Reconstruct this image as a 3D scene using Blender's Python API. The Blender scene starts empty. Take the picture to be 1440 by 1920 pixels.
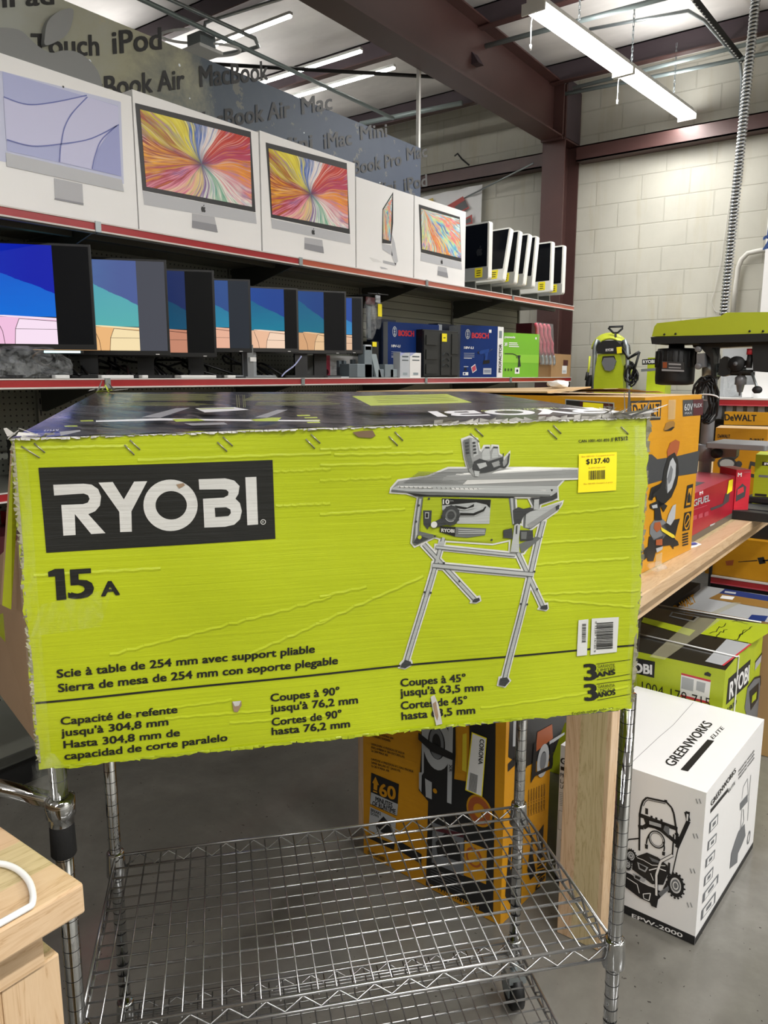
import bpy, math, random
from mathutils import Vector, Matrix
random.seed(7)
sc = bpy.context.scene
COL = sc.collection
# ---------------------------------------------------------------- camera frame
H = 1.55; TH = math.atan(255/1442.0); FP = 1442.0
CT, ST = math.cos(TH), math.sin(TH)
Fv = Vector((-.6, .8, 0)); Rv = Vector((.8, .6, 0)); EYE = Vector((0, 0, H))
def ray(px, py):
    xc = (px-720)/FP; yc = (960-py)/FP
    return Rv*xc + Fv*(CT+yc*ST) + Vector((0, 0, yc*CT-ST))
def at(px, py, axis, val):
    """point of the line of sight through a pixel where world x / y / z equals val"""
    d = ray(px, py); k = (val-EYE[axis])/d[axis]
    return EYE + d*k
def atd(px, py, depth):
    d = ray(px, py); return EYE + d*(depth/d.dot(Fv))
# ---------------------------------------------------------------- materials
def lin(c):
    if isinstance(c, str):
        c = c.lstrip('#'); c = [int(c[i:i+2], 16)/255 for i in (0, 2, 4)]
    return tuple((x/12.92 if x <= .04045 else ((x+.055)/1.055)**2.4) for x in c[:3]) + (1,)
MATS = {}
class NT:
    def __init__(s, m):
        s.t = m.node_tree; s.n = s.t.nodes; s.l = s.t.links; s.b = s.n['Principled BSDF']
    def add(s, ty, **k):
        n = s.n.new(ty)
        for a, b in k.items(): setattr(n, a, b)
        return n
    def link(s, a, b): s.l.new(a, b)
    def coords(s, kind='Object', scale=(1, 1, 1), rot=(0, 0, 0)):
        tc = s.add('ShaderNodeTexCoord'); mp = s.add('ShaderNodeMapping')
        mp.inputs['Scale'].default_value = scale; mp.inputs['Rotation'].default_value = rot
        s.link(tc.outputs[kind], mp.inputs[0]); return mp.outputs[0]
    def noise(s, vec, scale=5, detail=3, rough=.55, dist=0):
        n = s.add('ShaderNodeTexNoise'); n.inputs['Scale'].default_value = scale
        n.inputs['Detail'].default_value = detail; n.inputs['Roughness'].default_value = rough
        n.inputs['Distortion'].default_value = dist
        s.link(vec, n.inputs['Vector']); return n.outputs['Fac']
    def math(s, op, a, b=None, c=None):
        n = s.add('ShaderNodeMath', operation=op)
        for i, v in enumerate((a, b, c)):
            if v is None: continue
            if isinstance(v, (int, float)): n.inputs[i].default_value = v
            else: s.link(v, n.inputs[i])
        return n.outputs[0]
    def ramp(s, fac, stops, interp='LINEAR'):
        n = s.add('ShaderNodeValToRGB'); r = n.color_ramp; r.interpolation = interp
        while len(r.elements) < len(stops): r.elements.new(.5)
        for e, (p, c) in zip(r.elements, stops):
            e.position = p; e.color = lin(c) if isinstance(c, str) or len(c) == 3 else c
        s.link(fac, n.inputs[0]); return n.outputs['Color']
    def mix(s, fac, a, b, mode='MIX'):
        n = s.add('ShaderNodeMix', data_type='RGBA', blend_type=mode)
        for i, v in ((0, fac), (6, a), (7, b)):
            if isinstance(v, (int, float)): n.inputs[i].default_value = v
            elif isinstance(v, tuple): n.inputs[i].default_value = v
            else: s.link(v, n.inputs[i])
        return n.outputs[2]
    def sep(s, vec):
        n = s.add('ShaderNodeSeparateXYZ'); s.link(vec, n.inputs[0]); return n.outputs
    def bump(s, h, strength=.3, dist=.002, prev=None):
        n = s.add('ShaderNodeBump'); n.inputs['Strength'].default_value = strength
        n.inputs['Distance'].default_value = dist; s.link(h, n.inputs['Height'])
        if prev is not None: s.link(prev, n.inputs['Normal'])
        return n.outputs[0]
def M(name, col='#808080', rough=.5, metal=0, spec=None, coat=0, emit=0, ecol=None, alpha=1, trans=0, ior=None,
      var=0, vscale=6, vstretch=(1, 1, 1), bump=0, bscale=40, bstretch=(1, 1, 1), bdist=.001, fn=None):
    if name in MATS: return MATS[name]
    m = bpy.data.materials.new(name); m.use_nodes = True; t = NT(m); b = t.b
    b.inputs['Base Color'].default_value = lin(col); b.inputs['Roughness'].default_value = rough
    b.inputs['Metallic'].default_value = metal
    if spec is not None: b.inputs['Specular IOR Level'].default_value = spec
    if coat: b.inputs['Coat Weight'].default_value = coat; b.inputs['Coat Roughness'].default_value = .15
    if ior: b.inputs['IOR'].default_value = ior
    if trans: b.inputs['Transmission Weight'].default_value = trans
    if alpha < 1: b.inputs['Alpha'].default_value = alpha
    if emit:
        b.inputs['Emission Color'].default_value = lin(ecol or col); b.inputs['Emission Strength'].default_value = emit
    if var:
        n = t.noise(t.coords(scale=vstretch), vscale, 4)
        c = lin(col)
        lo = tuple(x*(1-var) for x in c[:3])+(1,); hi = tuple(min(1, x*(1+var)) for x in c[:3])+(1,)
        t.link(t.ramp(n, [(.3, lo), (.7, hi)]), b.inputs['Base Color'])
    if bump:
        n = t.noise(t.coords(scale=bstretch), bscale, 3)
        t.link(t.bump(n, bump, bdist), b.inputs['Normal'])
    if fn: fn(t, b)
    MATS[name] = m; return m
# ---------------------------------------------------------------- text outlines
_tc = {}; _tw = {}
def text_mesh(s, bold=0.0, spacing=1.0):
    k = (s, bold, spacing)
    if k in _tc: return _tc[k]
    if bold > 0:          # heavier lettering: the outline repeated with small shifts
        vs, fs = text_mesh(s, 0.0, spacing)
        n = len(vs); wx = _tw[(s, 0.0, spacing)]; g = bold*1.0; V = []; Fq = []
        for i, (dx, dy) in enumerate(((-1, -.6), (1, -.6), (-1, .6), (1, .6), (0, 0))[:4 if bold < .03 else 5]):
            V += [(x+dx*g/wx, y+dy*g/.71, i*.12) for x, y, _ in vs]; Fq += [tuple(q+i*n for q in f) for f in fs]
        _tc[k] = (V, Fq); return _tc[k]
    cu = bpy.data.curves.new('t', 'FONT'); cu.body = s; cu.size = 1; cu.offset = bold; cu.resolution_u = 3
    cu.space_character = spacing
    ob = bpy.data.objects.new('t', cu); COL.objects.link(ob)
    dg = bpy.context.evaluated_depsgraph_get(); dg.update()
    me = bpy.data.meshes.new_from_object(ob.evaluated_get(dg))
    vs = [(v.co.x, v.co.y) for v in me.vertices]; fs = [tuple(p.vertices) for p in me.polygons]
    # orient up
    out = []
    for f in fs:
        a = sum(vs[f[i]][0]*vs[f[(i+1) % len(f)]][1]-vs[f[(i+1) % len(f)]][0]*vs[f[i]][1] for i in range(len(f)))
        out.append(f if a > 0 else f[::-1])
    x0 = min(v[0] for v in vs); x1 = max(v[0] for v in vs)
    COL.objects.unlink(ob); bpy.data.objects.remove(ob); bpy.data.curves.remove(cu); bpy.data.meshes.remove(me)
    _tw[k] = x1-x0; _tc[k] = ([((x-x0)/(x1-x0), y/.71, 0) for x, y in vs], out)     # x 0..1, y in cap heights
    return _tc[k]
# ---------------------------------------------------------------- planar print frame
LAY = .0003
class Face:
    """a flat printed face: o origin, u and v unit directions, n outward normal (metres)"""
    def __init__(s, o, u, v, warp=None, lay=LAY):
        s.o = Vector(o); s.u = Vector(u).normalized(); s.n = s.u.cross(Vector(v)).normalized(); s.v = s.n.cross(s.u)
        s.warp = warp; s.lay = lay
    def px(s, px, py):
        d = ray(px, py); k = (s.o-EYE).dot(s.n)/d.dot(s.n); p = EYE+d*k-s.o
        return (p.dot(s.u), p.dot(s.v))
    def P(s, uv, layer=0):
        w = s.warp(*uv) if s.warp else 0
        return s.o+s.u*uv[0]+s.v*uv[1]+s.n*(w+layer*s.lay)
def sgn_area(q): return sum(q[i][0]*q[(i+1) % len(q)][1]-q[(i+1) % len(q)][0]*q[i][1] for i in range(len(q)))
class MB:
    def __init__(s): s.v = []; s.f = []; s.m = []; s.mats = []; s.uv = []; s.sm = []
    def mi(s, m):
        if m not in s.mats: s.mats.append(m)
        return s.mats.index(m)
    def face(s, pts, m, uv=None, smooth=False):
        b = len(s.v); s.v += [Vector(p) for p in pts]; s.f.append(tuple(range(b, b+len(pts)))); s.m.append(s.mi(m))
        s.uv.append(uv); s.sm.append(smooth)
    def mesh(s, vs, fs, m, smooth=False):
        b = len(s.v); s.v += [Vector(p) for p in vs]
        for f in fs:
            s.f.append(tuple(b+i for i in f)); s.m.append(s.mi(m)); s.uv.append(None); s.sm.append(smooth)
    def hexa(s, p, m, faces=None):
        """p: bottom 4 (ccw from above) + top 4; faces: dict of material overrides bottom/top/0..3"""
        b = len(s.v); s.v += [Vector(q) for q in p]; faces = faces or {}
        L = [('bottom', (3, 2, 1, 0)), ('top', (4, 5, 6, 7)), (0, (0, 1, 5, 4)), (1, (1, 2, 6, 5)), (2, (2, 3, 7, 6)), (3, (3, 0, 4, 7))]
        for k, f in L:
            mm = faces.get(k, m)
            if mm is None: continue
            s.f.append(tuple(b+i for i in f)); s.m.append(s.mi(mm)); s.uv.append(None); s.sm.append(False)
    def box(s, a, b, m, R=None, faces=None, o=(0, 0, 0)):
        x0, y0, z0 = a; x1, y1, z1 = b
        x0, x1 = min(x0, x1), max(x0, x1); y0, y1 = min(y0, y1), max(y0, y1); z0, z1 = min(z0, z1), max(z0, z1)
        p = [(x0, y0, z0), (x1, y0, z0), (x1, y1, z0), (x0, y1, z0), (x0, y0, z1), (x1, y0, z1), (x1, y1, z1), (x0, y1, z1)]
        if R is not None: p = [Vector(o)+R @ Vector(q) for q in p]
        s.hexa(p, m, faces)
    def rbox(s, a, b, r, m, n=3, R=None, o=(0, 0, 0), axis=2):
        """box with edges parallel to axis rounded"""
        a = list(a); b = list(b)
        ax = [i for i in range(3) if i != axis]
        i, j = ax
        lo = [min(a[k], b[k]) for k in range(3)]; hi = [max(a[k], b[k]) for k in range(3)]
        pts = []
        for cx, cy, t0 in ((hi[i]-r, hi[j]-r, 0), (lo[i]+r, hi[j]-r, 90), (lo[i]+r, lo[j]+r, 180), (hi[i]-r, lo[j]+r, 270)):
            for k in range(n+1):
                t = math.radians(t0+90*k/n); pts.append((cx+r*math.cos(t), cy+r*math.sin(t)))
        vs = []
        for z in (lo[axis], hi[axis]):
            for x, y in pts:
                q = [0, 0, 0]; q[i] = x; q[j] = y; q[axis] = z; vs.append(Vector(q))
        N = len(pts); flip = (axis == 1)
        fs = [tuple(range(N, 2*N)), tuple(range(N-1, -1, -1))]+[(k, (k+1) % N, N+(k+1) % N, N+k) for k in range(N)]
        if flip: fs = [f[::-1] for f in fs]
        if R is not None: vs = [Vector(o)+R @ q for q in vs]
        s.mesh(vs, fs, m)
    def prism(s, pts, d, m, mside=None, mback=None):
        """pts: 3D planar loop seen ccw from the side of its normal; extruded by vector -d (d along the normal)"""
        d = Vector(d); A = [Vector(p) for p in pts]; B = [p-d for p in A]
        s.face(A, m); s.face(B[::-1], mback or mside or m)
        for i in range(len(A)):
            j = (i+1) % len(A); s.face([A[i], B[i], B[j], A[j]], mside or m)
    def tube(s, pts, r, m, n=8, caps=True, closed=False, smooth=True):
        pts = [Vector(p) for p in pts]; N = len(pts); rs = r if isinstance(r, (list, tuple)) else [r]*N
        vs = []; up = None
        for i, p in enumerate(pts):
            if closed: t = pts[(i+1) % N]-pts[i-1]
            elif i == 0: t = pts[1]-p
            elif i == N-1: t = p-pts[-2]
            else: t = (pts[i+1]-p).normalized()+(p-pts[i-1]).normalized()
            t = t.normalized() if t.length > 1e-9 else Vector((0, 0, 1))
            if up is None:
                up = Vector((0, 0, 1)) if abs(t.z) < .9 else Vector((1, 0, 0))
            a = up-t*up.dot(t)
            if a.length < 1e-6: a = Vector((1, 0, 0))-t*t.x
            a.normalize(); up = a; b = t.cross(a)
            for k in range(n):
                w = 2*math.pi*k/n; vs.append(p+(a*math.cos(w)+b*math.sin(w))*rs[i])
        fs = []
        for i in range(N if closed else N-1):
            j = (i+1) % N
            for k in range(n):
                l = (k+1) % n; fs.append((i*n+k, i*n+l, j*n+l, j*n+k))
        if caps and not closed: fs += [tuple(range(n-1, -1, -1)), tuple((N-1)*n+k for k in range(n))]
        s.mesh(vs, fs, m, smooth)
    def cyl(s, a, b, r, m, n=20, r2=None): s.tube([a, b], [r, r if r2 is None else r2], m, n, smooth=True)
    def lathe(s, o, ax, prof, m, n=24):
        """prof: list of (dist along ax, radius)"""
        o = Vector(o); ax = Vector(ax).normalized()
        a = Vector((0, 0, 1)) if abs(ax.z) < .9 else Vector((1, 0, 0)); a = (a-ax*a.dot(ax)).normalized(); b = ax.cross(a)
        vs = [o+ax*d+(a*math.cos(2*math.pi*k/n)+b*math.sin(2*math.pi*k/n))*max(r, 1e-5) for d, r in prof for k in range(n)]
        fs = [(i*n+k, i*n+(k+1) % n, (i+1)*n+(k+1) % n, (i+1)*n+k) for i in range(len(prof)-1) for k in range(n)]
        fs += [tuple(range(n-1, -1, -1)), tuple((len(prof)-1)*n+k for k in range(n))]
        s.mesh(vs, fs, m, True)
    # ---- printing on a Face
    def poly(s, F, q, m, layer=1, px=True, uv=None):
        if px: q = [F.px(*p) for p in q]
        if sgn_area(q) < 0: q = q[::-1]; uv = uv[::-1] if uv else None
        s.face([F.P(p, layer) for p in q], m, uv)
    def grid(s, F, q, m, nx, ny, layer=1, px=True):
        """bilinear grid over quad q (bl, br, tr, tl)"""
        if px: q = [F.px(*p) for p in q]
        a, b, c, d = [Vector(p) for p in q]
        if sgn_area(q) < 0: a, b, c, d = b, a, d, c
        vs = []
        for j in range(ny+1):
            for i in range(nx+1):
                x, y = i/nx, j/ny
                w = (a*(1-x)+b*x)*(1-y)+(d*(1-x)+c*x)*y; vs.append(F.P((w.x, w.y), layer))
        fs = [(j*(nx+1)+i, j*(nx+1)+i+1, (j+1)*(nx+1)+i+1, (j+1)*(nx+1)+i) for j in range(ny) for i in range(nx)]
        b0 = len(s.f); s.mesh(vs, fs, m, True)
        for k in range(len(fs)):
            j, i = divmod(k, nx)
            s.uv[b0+k] = [(i/nx, j/ny), ((i+1)/nx, j/ny), ((i+1)/nx, (j+1)/ny), (i/nx, (j+1)/ny)]
    def line(s, F, a, b, w, m, layer=1, px=True, n=1):
        """straight stripe; w in metres"""
        if px: a, b = F.px(*a), F.px(*b)
        a = Vector(a); b = Vector(b); d = (b-a).normalized(); k = Vector((-d.y, d.x))*w/2
        for i in range(n):
            p = a+(b-a)*i/n; q = a+(b-a)*(i+1)/n
            s.poly(F, [tuple(p-k), tuple(q-k), tuple(q+k), tuple(p+k)], m, layer, False)
    def pline(s, F, pts, w, m, layer=1, px=True):
        for a, b in zip(pts, pts[1:]): s.line(F, a, b, w, m, layer, px)
    def ring(s, F, c, r0, r1, m, layer=1, n=28, a0=0, a1=360, sx=1, sy=1):
        """c in face metres"""
        for k in range(n):
            t0, t1 = math.radians(a0+(a1-a0)*k/n), math.radians(a0+(a1-a0)*(k+1)/n)
            q = [(c[0]+r*sx*math.cos(t), c[1]+r*sy*math.sin(t)) for r, t in ((r1, t0), (r1, t1), (r0, t1), (r0, t0))]
            if r0 == 0: q = q[:3]
            s.poly(F, q, m, layer, False)
    def text(s, F, body, p0, p1, p2, m, bold=.02, layer=2, px=True, spacing=1.0):
        """baseline p0..p1, p2 = point one cap height above p0"""
        if px: p0, p1, p2 = F.px(*p0), F.px(*p1), F.px(*p2)
        vs, fs = text_mesh(body, bold, spacing)
        X = (p1[0]-p0[0], p1[1]-p0[1]); Y = (p2[0]-p0[0], p2[1]-p0[1])
        w = [F.P((p0[0]+X[0]*x+Y[0]*y, p0[1]+X[1]*x+Y[1]*y), layer+z) for x, y, z in vs]
        if X[0]*Y[1]-X[1]*Y[0] < 0: fs = [f[::-1] for f in fs]
        s.mesh(w, fs, m)
    def build(s, name, parent=None, world=True, bevel=0, loc=None):
        me = bpy.data.meshes.new(name)
        off = Vector((0, 0, 0))
        if world:
            if parent is not None:
                off = Vector(parent.location)
                if parent.parent: off += parent.parent.location
            elif loc is not None: off = Vector(loc)
            elif s.v:
                xs = [v.x for v in s.v]; ys = [v.y for v in s.v]; zs = [v.z for v in s.v]
                off = Vector(((min(xs)+max(xs))/2, (min(ys)+max(ys))/2, min(zs)))
        me.from_pydata([tuple(v-off) for v in s.v], [], s.f)
        for m in s.mats: me.materials.append(m)
        me.polygons.foreach_set('material_index', s.m)
        me.polygons.foreach_set('use_smooth', s.sm)
        if any(u for u in s.uv):
            ul = me.uv_layers.new(name='UVMap')
            for p, u in zip(me.polygons, s.uv):
                if u:
                    for li, c in zip(p.loop_indices, u): ul.data[li].uv = c
        me.update()
        o = bpy.data.objects.new(name, me); COL.objects.link(o)
        if parent is not None: o.parent = parent
        elif world: o.location = off
        elif loc is not None: o.location = loc
        if bevel:
            b = o.modifiers.new('b', 'BEVEL'); b.width = bevel; b.segments = 2; b.limit_method = 'ANGLE'; b.angle_limit = .6
        return o
def tag(o, label, cat, group=None):
    o['label'] = label; o['category'] = cat
    if group: o['group'] = group
    return o
def struct(o): o['kind'] = 'structure'; return o
def thing(name, label, cat, loc=(0, 0, 0), rz=0, group=None):
    o = bpy.data.objects.new(name, None); COL.objects.link(o); o.empty_display_size = .05
    o.location = loc; o.rotation_euler = (0, 0, rz); return tag(o, label, cat, group)
def dup(src, loc=None, rot=None, label=None):
    c = src.copy(); COL.objects.link(c)
    if loc is not None: c.location = loc
    if rot is not None: c.rotation_euler = rot
    if label: c['label'] = label
    def rec(a, b):
        for ch in list(a.children):
            d = ch.copy(); COL.objects.link(d); d.parent = b; rec(ch, d)
    rec(src, c); return c
EXPO = 0.32
# ================================================================ SETTING
def f_floor(t, b):
    v = t.coords()
    n1 = t.noise(v, 1.3, 6, .65, .6); n2 = t.noise(v, 9, 5, .7)
    s = t.math('ADD', t.math('MULTIPLY', n1, .7), t.math('MULTIPLY', n2, .3))
    c = t.ramp(s, [(.3, '#5e5c57'), (.5, '#6e6c66'), (.7, '#7f7d77')])
    sp = t.noise(v, 75, 2, .5)
    c = t.mix(t.math('GREATER_THAN', sp, .74), c, lin('#3c3a36'))
    t.link(c, b.inputs['Base Color'])
    t.link(t.ramp(n2, [(.3, (.33,)*3), (.7, (.5,)*3)]), b.inputs['Roughness'])
    t.link(t.bump(n2, .15, .002), b.inputs['Normal'])
def f_block(t, b):
    x, y, z = t.sep(t.coords())
    cb = t.add('ShaderNodeCombineXYZ'); t.link(x, cb.inputs[0]); t.link(z, cb.inputs[1])
    br = t.add('ShaderNodeTexBrick'); t.link(cb.outputs[0], br.inputs['Vector'])
    for k, v in (('Scale', 1), ('Mortar Size', .006), ('Mortar Smooth', .35), ('Brick Width', .406), ('Row Height', .2032)):
        br.inputs[k].default_value = v
    br.inputs['Color1'].default_value = (1, 1, 1, 1); br.inputs['Color2'].default_value = (.97, .97, .97, 1)
    br.inputs['Mortar'].default_value = (.90, .90, .89, 1)
    v = t.coords(); n = t.noise(v, 2.2, 6, .6)
    base = t.ramp(n, [(.3, '#b3b1a6'), (.7, '#c1bfb3')])
    st = t.noise(t.coords(scale=(3.2, 1, .35)), 2.4, 5, .65, .3)
    stm = t.math('MULTIPLY', t.ramp(st, [(.52, (0, 0, 0)), (.72, (1, 1, 1))]), .35)
    base = t.mix(stm, base, lin('#a89a74'))
    t.link(t.mix(1.0, base, br.outputs['Color'], 'MULTIPLY'), b.inputs['Base Color'])
    f = t.bump(t.math('SUBTRACT', 1, br.outputs['Fac']), .7, .006)
    n3 = t.noise(v, 120, 3)
    t.link(t.bump(n3, .25, .002, f), b.inputs['Normal'])
M('floor', rough=.4, fn=f_floor)
M('block', rough=.65, fn=f_block)
M('plaster', '#c9c7c0', rough=.8, var=.04, vscale=2)
M('insul', '#d6d2ce', rough=.55, var=.12, vscale=1.6, vstretch=(1, 2.5, 1), bump=.5, bscale=3, bdist=.03)
M('maroon', '#472e2b', rough=.45, var=.1, vscale=4)
M('maroon2', '#40343a', rough=.5, var=.1, vscale=4)
M('galv', '#9ba3a5', rough=.4, metal=.7, var=.1)
M('pipe', '#8f9c9c', rough=.4, metal=.3)
M('black', '#101113', rough=.4)
M('blackm', '#1a1b1c', rough=.6)
M('white', '#e9e9e8', rough=.5)
M('led', '#fff8ea', emit=9, ecol='#fffdf8')
M('ledh', '#d8d8d4', rough=.35); M('ledt', '#fff8ea', emit=26, ecol='#fffdf8')
b = MB(); b.box((-13, -7, -.1), (5, 7.1, 0), M('floor')); struct(b.build('floor'))
b = MB(); b.box((-13, 6.95, 0), (5, 7.1, 4.15), M('block')); struct(b.build('wall_back', loc=(0, 6.95, 0)))
b = MB(); b.box((-13.1, -7, 0), (-13, 7.1, 5), M('plaster')); struct(b.build('wall_left'))
b = MB(); b.box((5, -7, 0), (5.1, 7.1, 5), M('plaster')); struct(b.build('wall_right'))
b = MB(); b.box((-13, -7.1, 0), (5, -7, 5), M('plaster')); struct(b.build('wall_front'))
RS = .035                                   # roof slope
def rz(y): return 4.13+RS*(6.95-y)
b = MB(); b.hexa([(-13, -7, rz(-7)), (5, -7, rz(-7)), (5, 7.1, rz(7.1)), (-13, 7.1, rz(7.1)),
                  (-13, -7, rz(-7)+.1), (5, -7, rz(-7)+.1), (5, 7.1, rz(7.1)+.1), (-13, 7.1, rz(7.1)+.1)], M('insul')); struct(b.build('ceiling'))
# steel frame: column, rafter, girt, purlins
b = MB()
b.box((-3.21, 6.60, 0), (-3.0, 6.615, 4.0), M('maroon')); b.box((-3.21, 6.9, 0), (-3.0, 6.915, 4.0), M('maroon'))
b.box((-3.11, 6.61, 0), (-3.1, 6.9, 4.0), M('maroon'))
b.box((-3.02, 6.62, 3.58), (-3.0, 6.9, 4.05), M('maroon2'))
b.box((-3.21, 6.58, 3.56), (-3.0, 6.93, 3.575), M('maroon'))
for z in (3.66, 3.74, 3.9, 3.98):
    for x in (-3.18, -3.04): b.cyl((x, 6.565, z), (x, 6.60, z), .014, M('maroon2'), 8)
struct(b.build('trim_1'))
b = MB()
def rafter(y0, y1, z0a, z0b, z1a, z1b):
    for xa, xb, m in ((-3.1, -3.09, 'maroon'),):
        b.hexa([(xa, y0, z0a), (xb, y0, z0a), (xb, y1, z0b), (xa, y1, z0b), (xa, y0, z1a), (xb, y0, z1a), (xb, y1, z1b), (xa, y1, z1b)], M(m))
    for z0, z1 in ((z0a, z0b), (z1a, z1b)):
        b.hexa([(-3.2, y0, z0-.012), (-3.0, y0, z0-.012), (-3.0, y1, z1-.012), (-3.2, y1, z1-.012), (-3.2, y0, z0), (-3.0, y0, z0), (-3.0, y1, z1), (-3.2, y1, z1)], M('maroon'))
zt = lambda y: rz(y)-.15
zb_ = lambda y: 3.58+.012*(6.58-y)
rafter(-6.9, 6.56, zb_(-6.9), zb_(6.56), zt(-6.9), zt(6.56))
b.box((-3.2, 6.54, 3.55), (-3.0, 6.56, 4.05), M('maroon'))
for y in (1.9, 3.6, 5.2):
    b.hexa([(-3.09, y-.04, 3.75), (-3.03, y-.04, 3.75), (-3.03, y+.04, 3.75), (-3.09, y+.04, 3.75), (-3.09, y-.04, 3.83), (-3.085, y-.04, 3.83), (-3.085, y+.04, 3.83), (-3.09, y+.04, 3.83)], M('maroon2'))
struct(b.build('trim_2'))
g0 = at(1250, 245, 1, 6.83).z; g1 = at(1250, 275, 1, 6.83).z
for i, (xa, xb) in enumerate(((-2.98, 4.9), (-12.9, -3.23))):
    b = MB(); b.box((xa, 6.80, g1), (xb, 6.815, g0), M('maroon')); b.box((xa, 6.80, g0-.01), (xb, 6.94, g0), M('maroon'))
    b.box((xa, 6.80, g1), (xb, 6.94, g1+.01), M('maroon')); struct(b.build('trim_%d' % (3+i)))
for i in range(11):
    y = 6.50-1.2*i; b = MB(); z1 = rz(y)-.005; z0 = z1-.17
    b.box((-12.9, y, z0), (4.9, y+.006, z1), M('maroon2')); b.box((-12.9, y-.06, z0), (4.9, y, z0+.008), M('maroon')); b.box((-12.9, y, z1-.008), (4.9, y+.06, z1), M('maroon2'))
    struct(b.build('trim_%d' % (5+i)))
# seams of the insulation blanket
# ================================================================ CEILING THINGS
def led_fixture(label, p0, p1, power, lit=True, pulls=True):
    """8 ft strip fixture hung on chains, p0..p1 = ends of its underside centre line"""
    p0 = Vector(p0); p1 = Vector(p1); c = (p0+p1)/2; d = (p1-p0).normalized(); L = (p1-p0).length
    rz_ = math.atan2(d.y, d.x)
    t = thing('strip_light', label, 'ceiling light', c, rz_, 'strip lights hung below the roof')
    h = L/2; w = .075
    for s in (-1, 1):
        b = MB()
        x0, x1 = (-h, -.012) if s < 0 else (.012, h)
        b.box((x0, -w*.62, .035), (x1, w*.62, .075), M('ledh'))
        b.box((x0, -w, .028), (x1, w, .037), M('ledh'))
        for xx in (x0, x1):
            b.box((xx-.006, -w, -.012), (xx+.006, w, .05), M('ledh'))
        b.build('housing', t, world=False)
        b = MB()
        for sy in (-1, 1):
            N = 8; pr = []
            for k in range(N+1):
                a = math.pi*k/N; pr.append((sy*w*.52+math.cos(a)*w*.42, -.004-math.sin(a)*.022+.03))
            for k in range(N):
                (ya, za), (yb, zb2) = pr[k], pr[k+1]
                b.face([(x0+.008, ya, za), (x0+.008, yb, zb2), (x1-.008, yb, zb2), (x1-.008, ya, za)], M('led'))
        b.build('diffuser', t, world=False)
    for x in (-h*.55, h*.1, h*.75):
        b = MB(); top = 4.0+.06-c.z
        n = int(top/.03)
        for k in range(n):
            z = .075+k*(top-.075)/n
            o = (.005, 0) if k % 2 else (0, .005)
            b.tube([(x-o[0], -o[1], z), (x-o[0], -o[1], z+.034), (x+o[0], o[1], z+.034), (x+o[0], o[1], z)], .0022, M('galv'), 5, closed=True)
        b.build('chain', t, world=False)
    if pulls:
        for x in (-h+.12, .1):
            b = MB(); b.tube([(x, w, .03), (x, w+.008, 0), (x, w+.008, -.05), (x, w+.008, -.13)], .0035, M('white'), 6)
            b.cyl((x, w+.008, -.15), (x, w+.008, -.12), .007, M('white'), 8); b.build('pull_cord', t, world=False)
    la = bpy.data.lights.new('strip_lamp', 'AREA'); la.shape = 'RECTANGLE'; la.size = L; la.size_y = .14; la.energy = power
    la.color = (1, .985, .965)
    lo = bpy.data.objects.new('strip_lamp', la); COL.objects.link(lo); lo.parent = t; lo.location = (0, 0, -.012)
    lb = bpy.data.lights.new('strip_uplight', 'AREA'); lb.shape = 'RECTANGLE'; lb.size = L; lb.size_y = .12; lb.energy = power*.32; lb.color = (1, .985, .965)
    ub = bpy.data.objects.new('strip_uplight', lb); COL.objects.link(ub); ub.parent = t; ub.location = (0, 0, .082); ub.rotation_euler = (math.pi, 0, 0)
    return t
PW = 60
f0 = at(1000, 22, 2, 3.59); f1 = at(1288, 222, 2, 3.60)
fx = (f0.x+f1.x)/2
led_fixture('long white strip light glowing in front of the block wall at upper right', f0, f1, 38)
k = 0
for (x, y, pw) in ((1.3, 3.9, 80), (1.3, .3, 85), (1.3, -3.2, 60), (-2.1, -3.4, 40), (-5.6, 4.6, 40), (-5.6, -1, 40), (-9.5, 2.5, 40), (3.9, 2.2, 90)):
    led_fixture('white strip light hung above the shop floor outside the view', (x, y-1.22, 3.62), (x, y+1.22, 3.62), pw, pulls=False)
# bare tubes seen behind the hanging pipes, along the purlins
for (a, c2, lab) in (((400, 108), (546, 31), 'bright tube light behind the looped conduit'), ((560, 190), (740, 128), 'bright tube light hung nearest the dark steel rafter'),
                     ((470, 155), (678, 97), 'bright tube light between the two purlins')):
    p = at(c2[0], c2[1], 2, 3.93); q = Vector((p.x-1.3, p.y, p.z))
    b = MB(); b.tube([q, p], .008, M('ledt'), 10)
    tb = b.build('tube_light'); tag(tb, lab, 'tube light', 'tube lights by the roof purlins')
    b = MB(); b.box((q.x, q.y-.016, q.z+.011), (p.x, p.y+.016, p.z+.03), M('ledh')); b.build('housing', tb)
def pipe(label, pts, r, m='galv', name='conduit_pipe', cat='pipe', n=8):
    b = MB(); b.tube(pts, r, M(m), n); return tag(b.build(name), label, cat)
def arc(c, a, bb, r, t0, t1, n=8):
    c = Vector(c); a = Vector(a); bb = Vector(bb)
    return [c+(a*math.cos(math.radians(t0+(t1-t0)*k/n))+bb*math.sin(math.radians(t0+(t1-t0)*k/n)))*r for k in range(n+1)]
z = 3.55
pA = [at(255, -6, 2, z), at(737, 222, 2, z)]
pA[0] = pA[1]+(pA[0]-pA[1])*1.2
pipe('long thin steel pipe running over the space print towards the wall', pA, .014, 'pipe')
zb = 3.62
q0 = at(310, -5, 2, zb); q1 = at(478, 72, 2, zb); q2 = at(470, 92, 2, zb); q3 = at(400, 105, 2, zb)
pipe('bent steel conduit with a hairpin turn near the space print', [q0+(q0-q1)*.3, q0, q1, (q1+q2)/2+(q1-q0).normalized()*.05, q2, q3], .012, 'galv')
q0 = at(545, -8, 2, 3.7); q1 = at(385, 42, 2, 3.66); q2 = at(378, 75, 2, 3.55)
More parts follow.
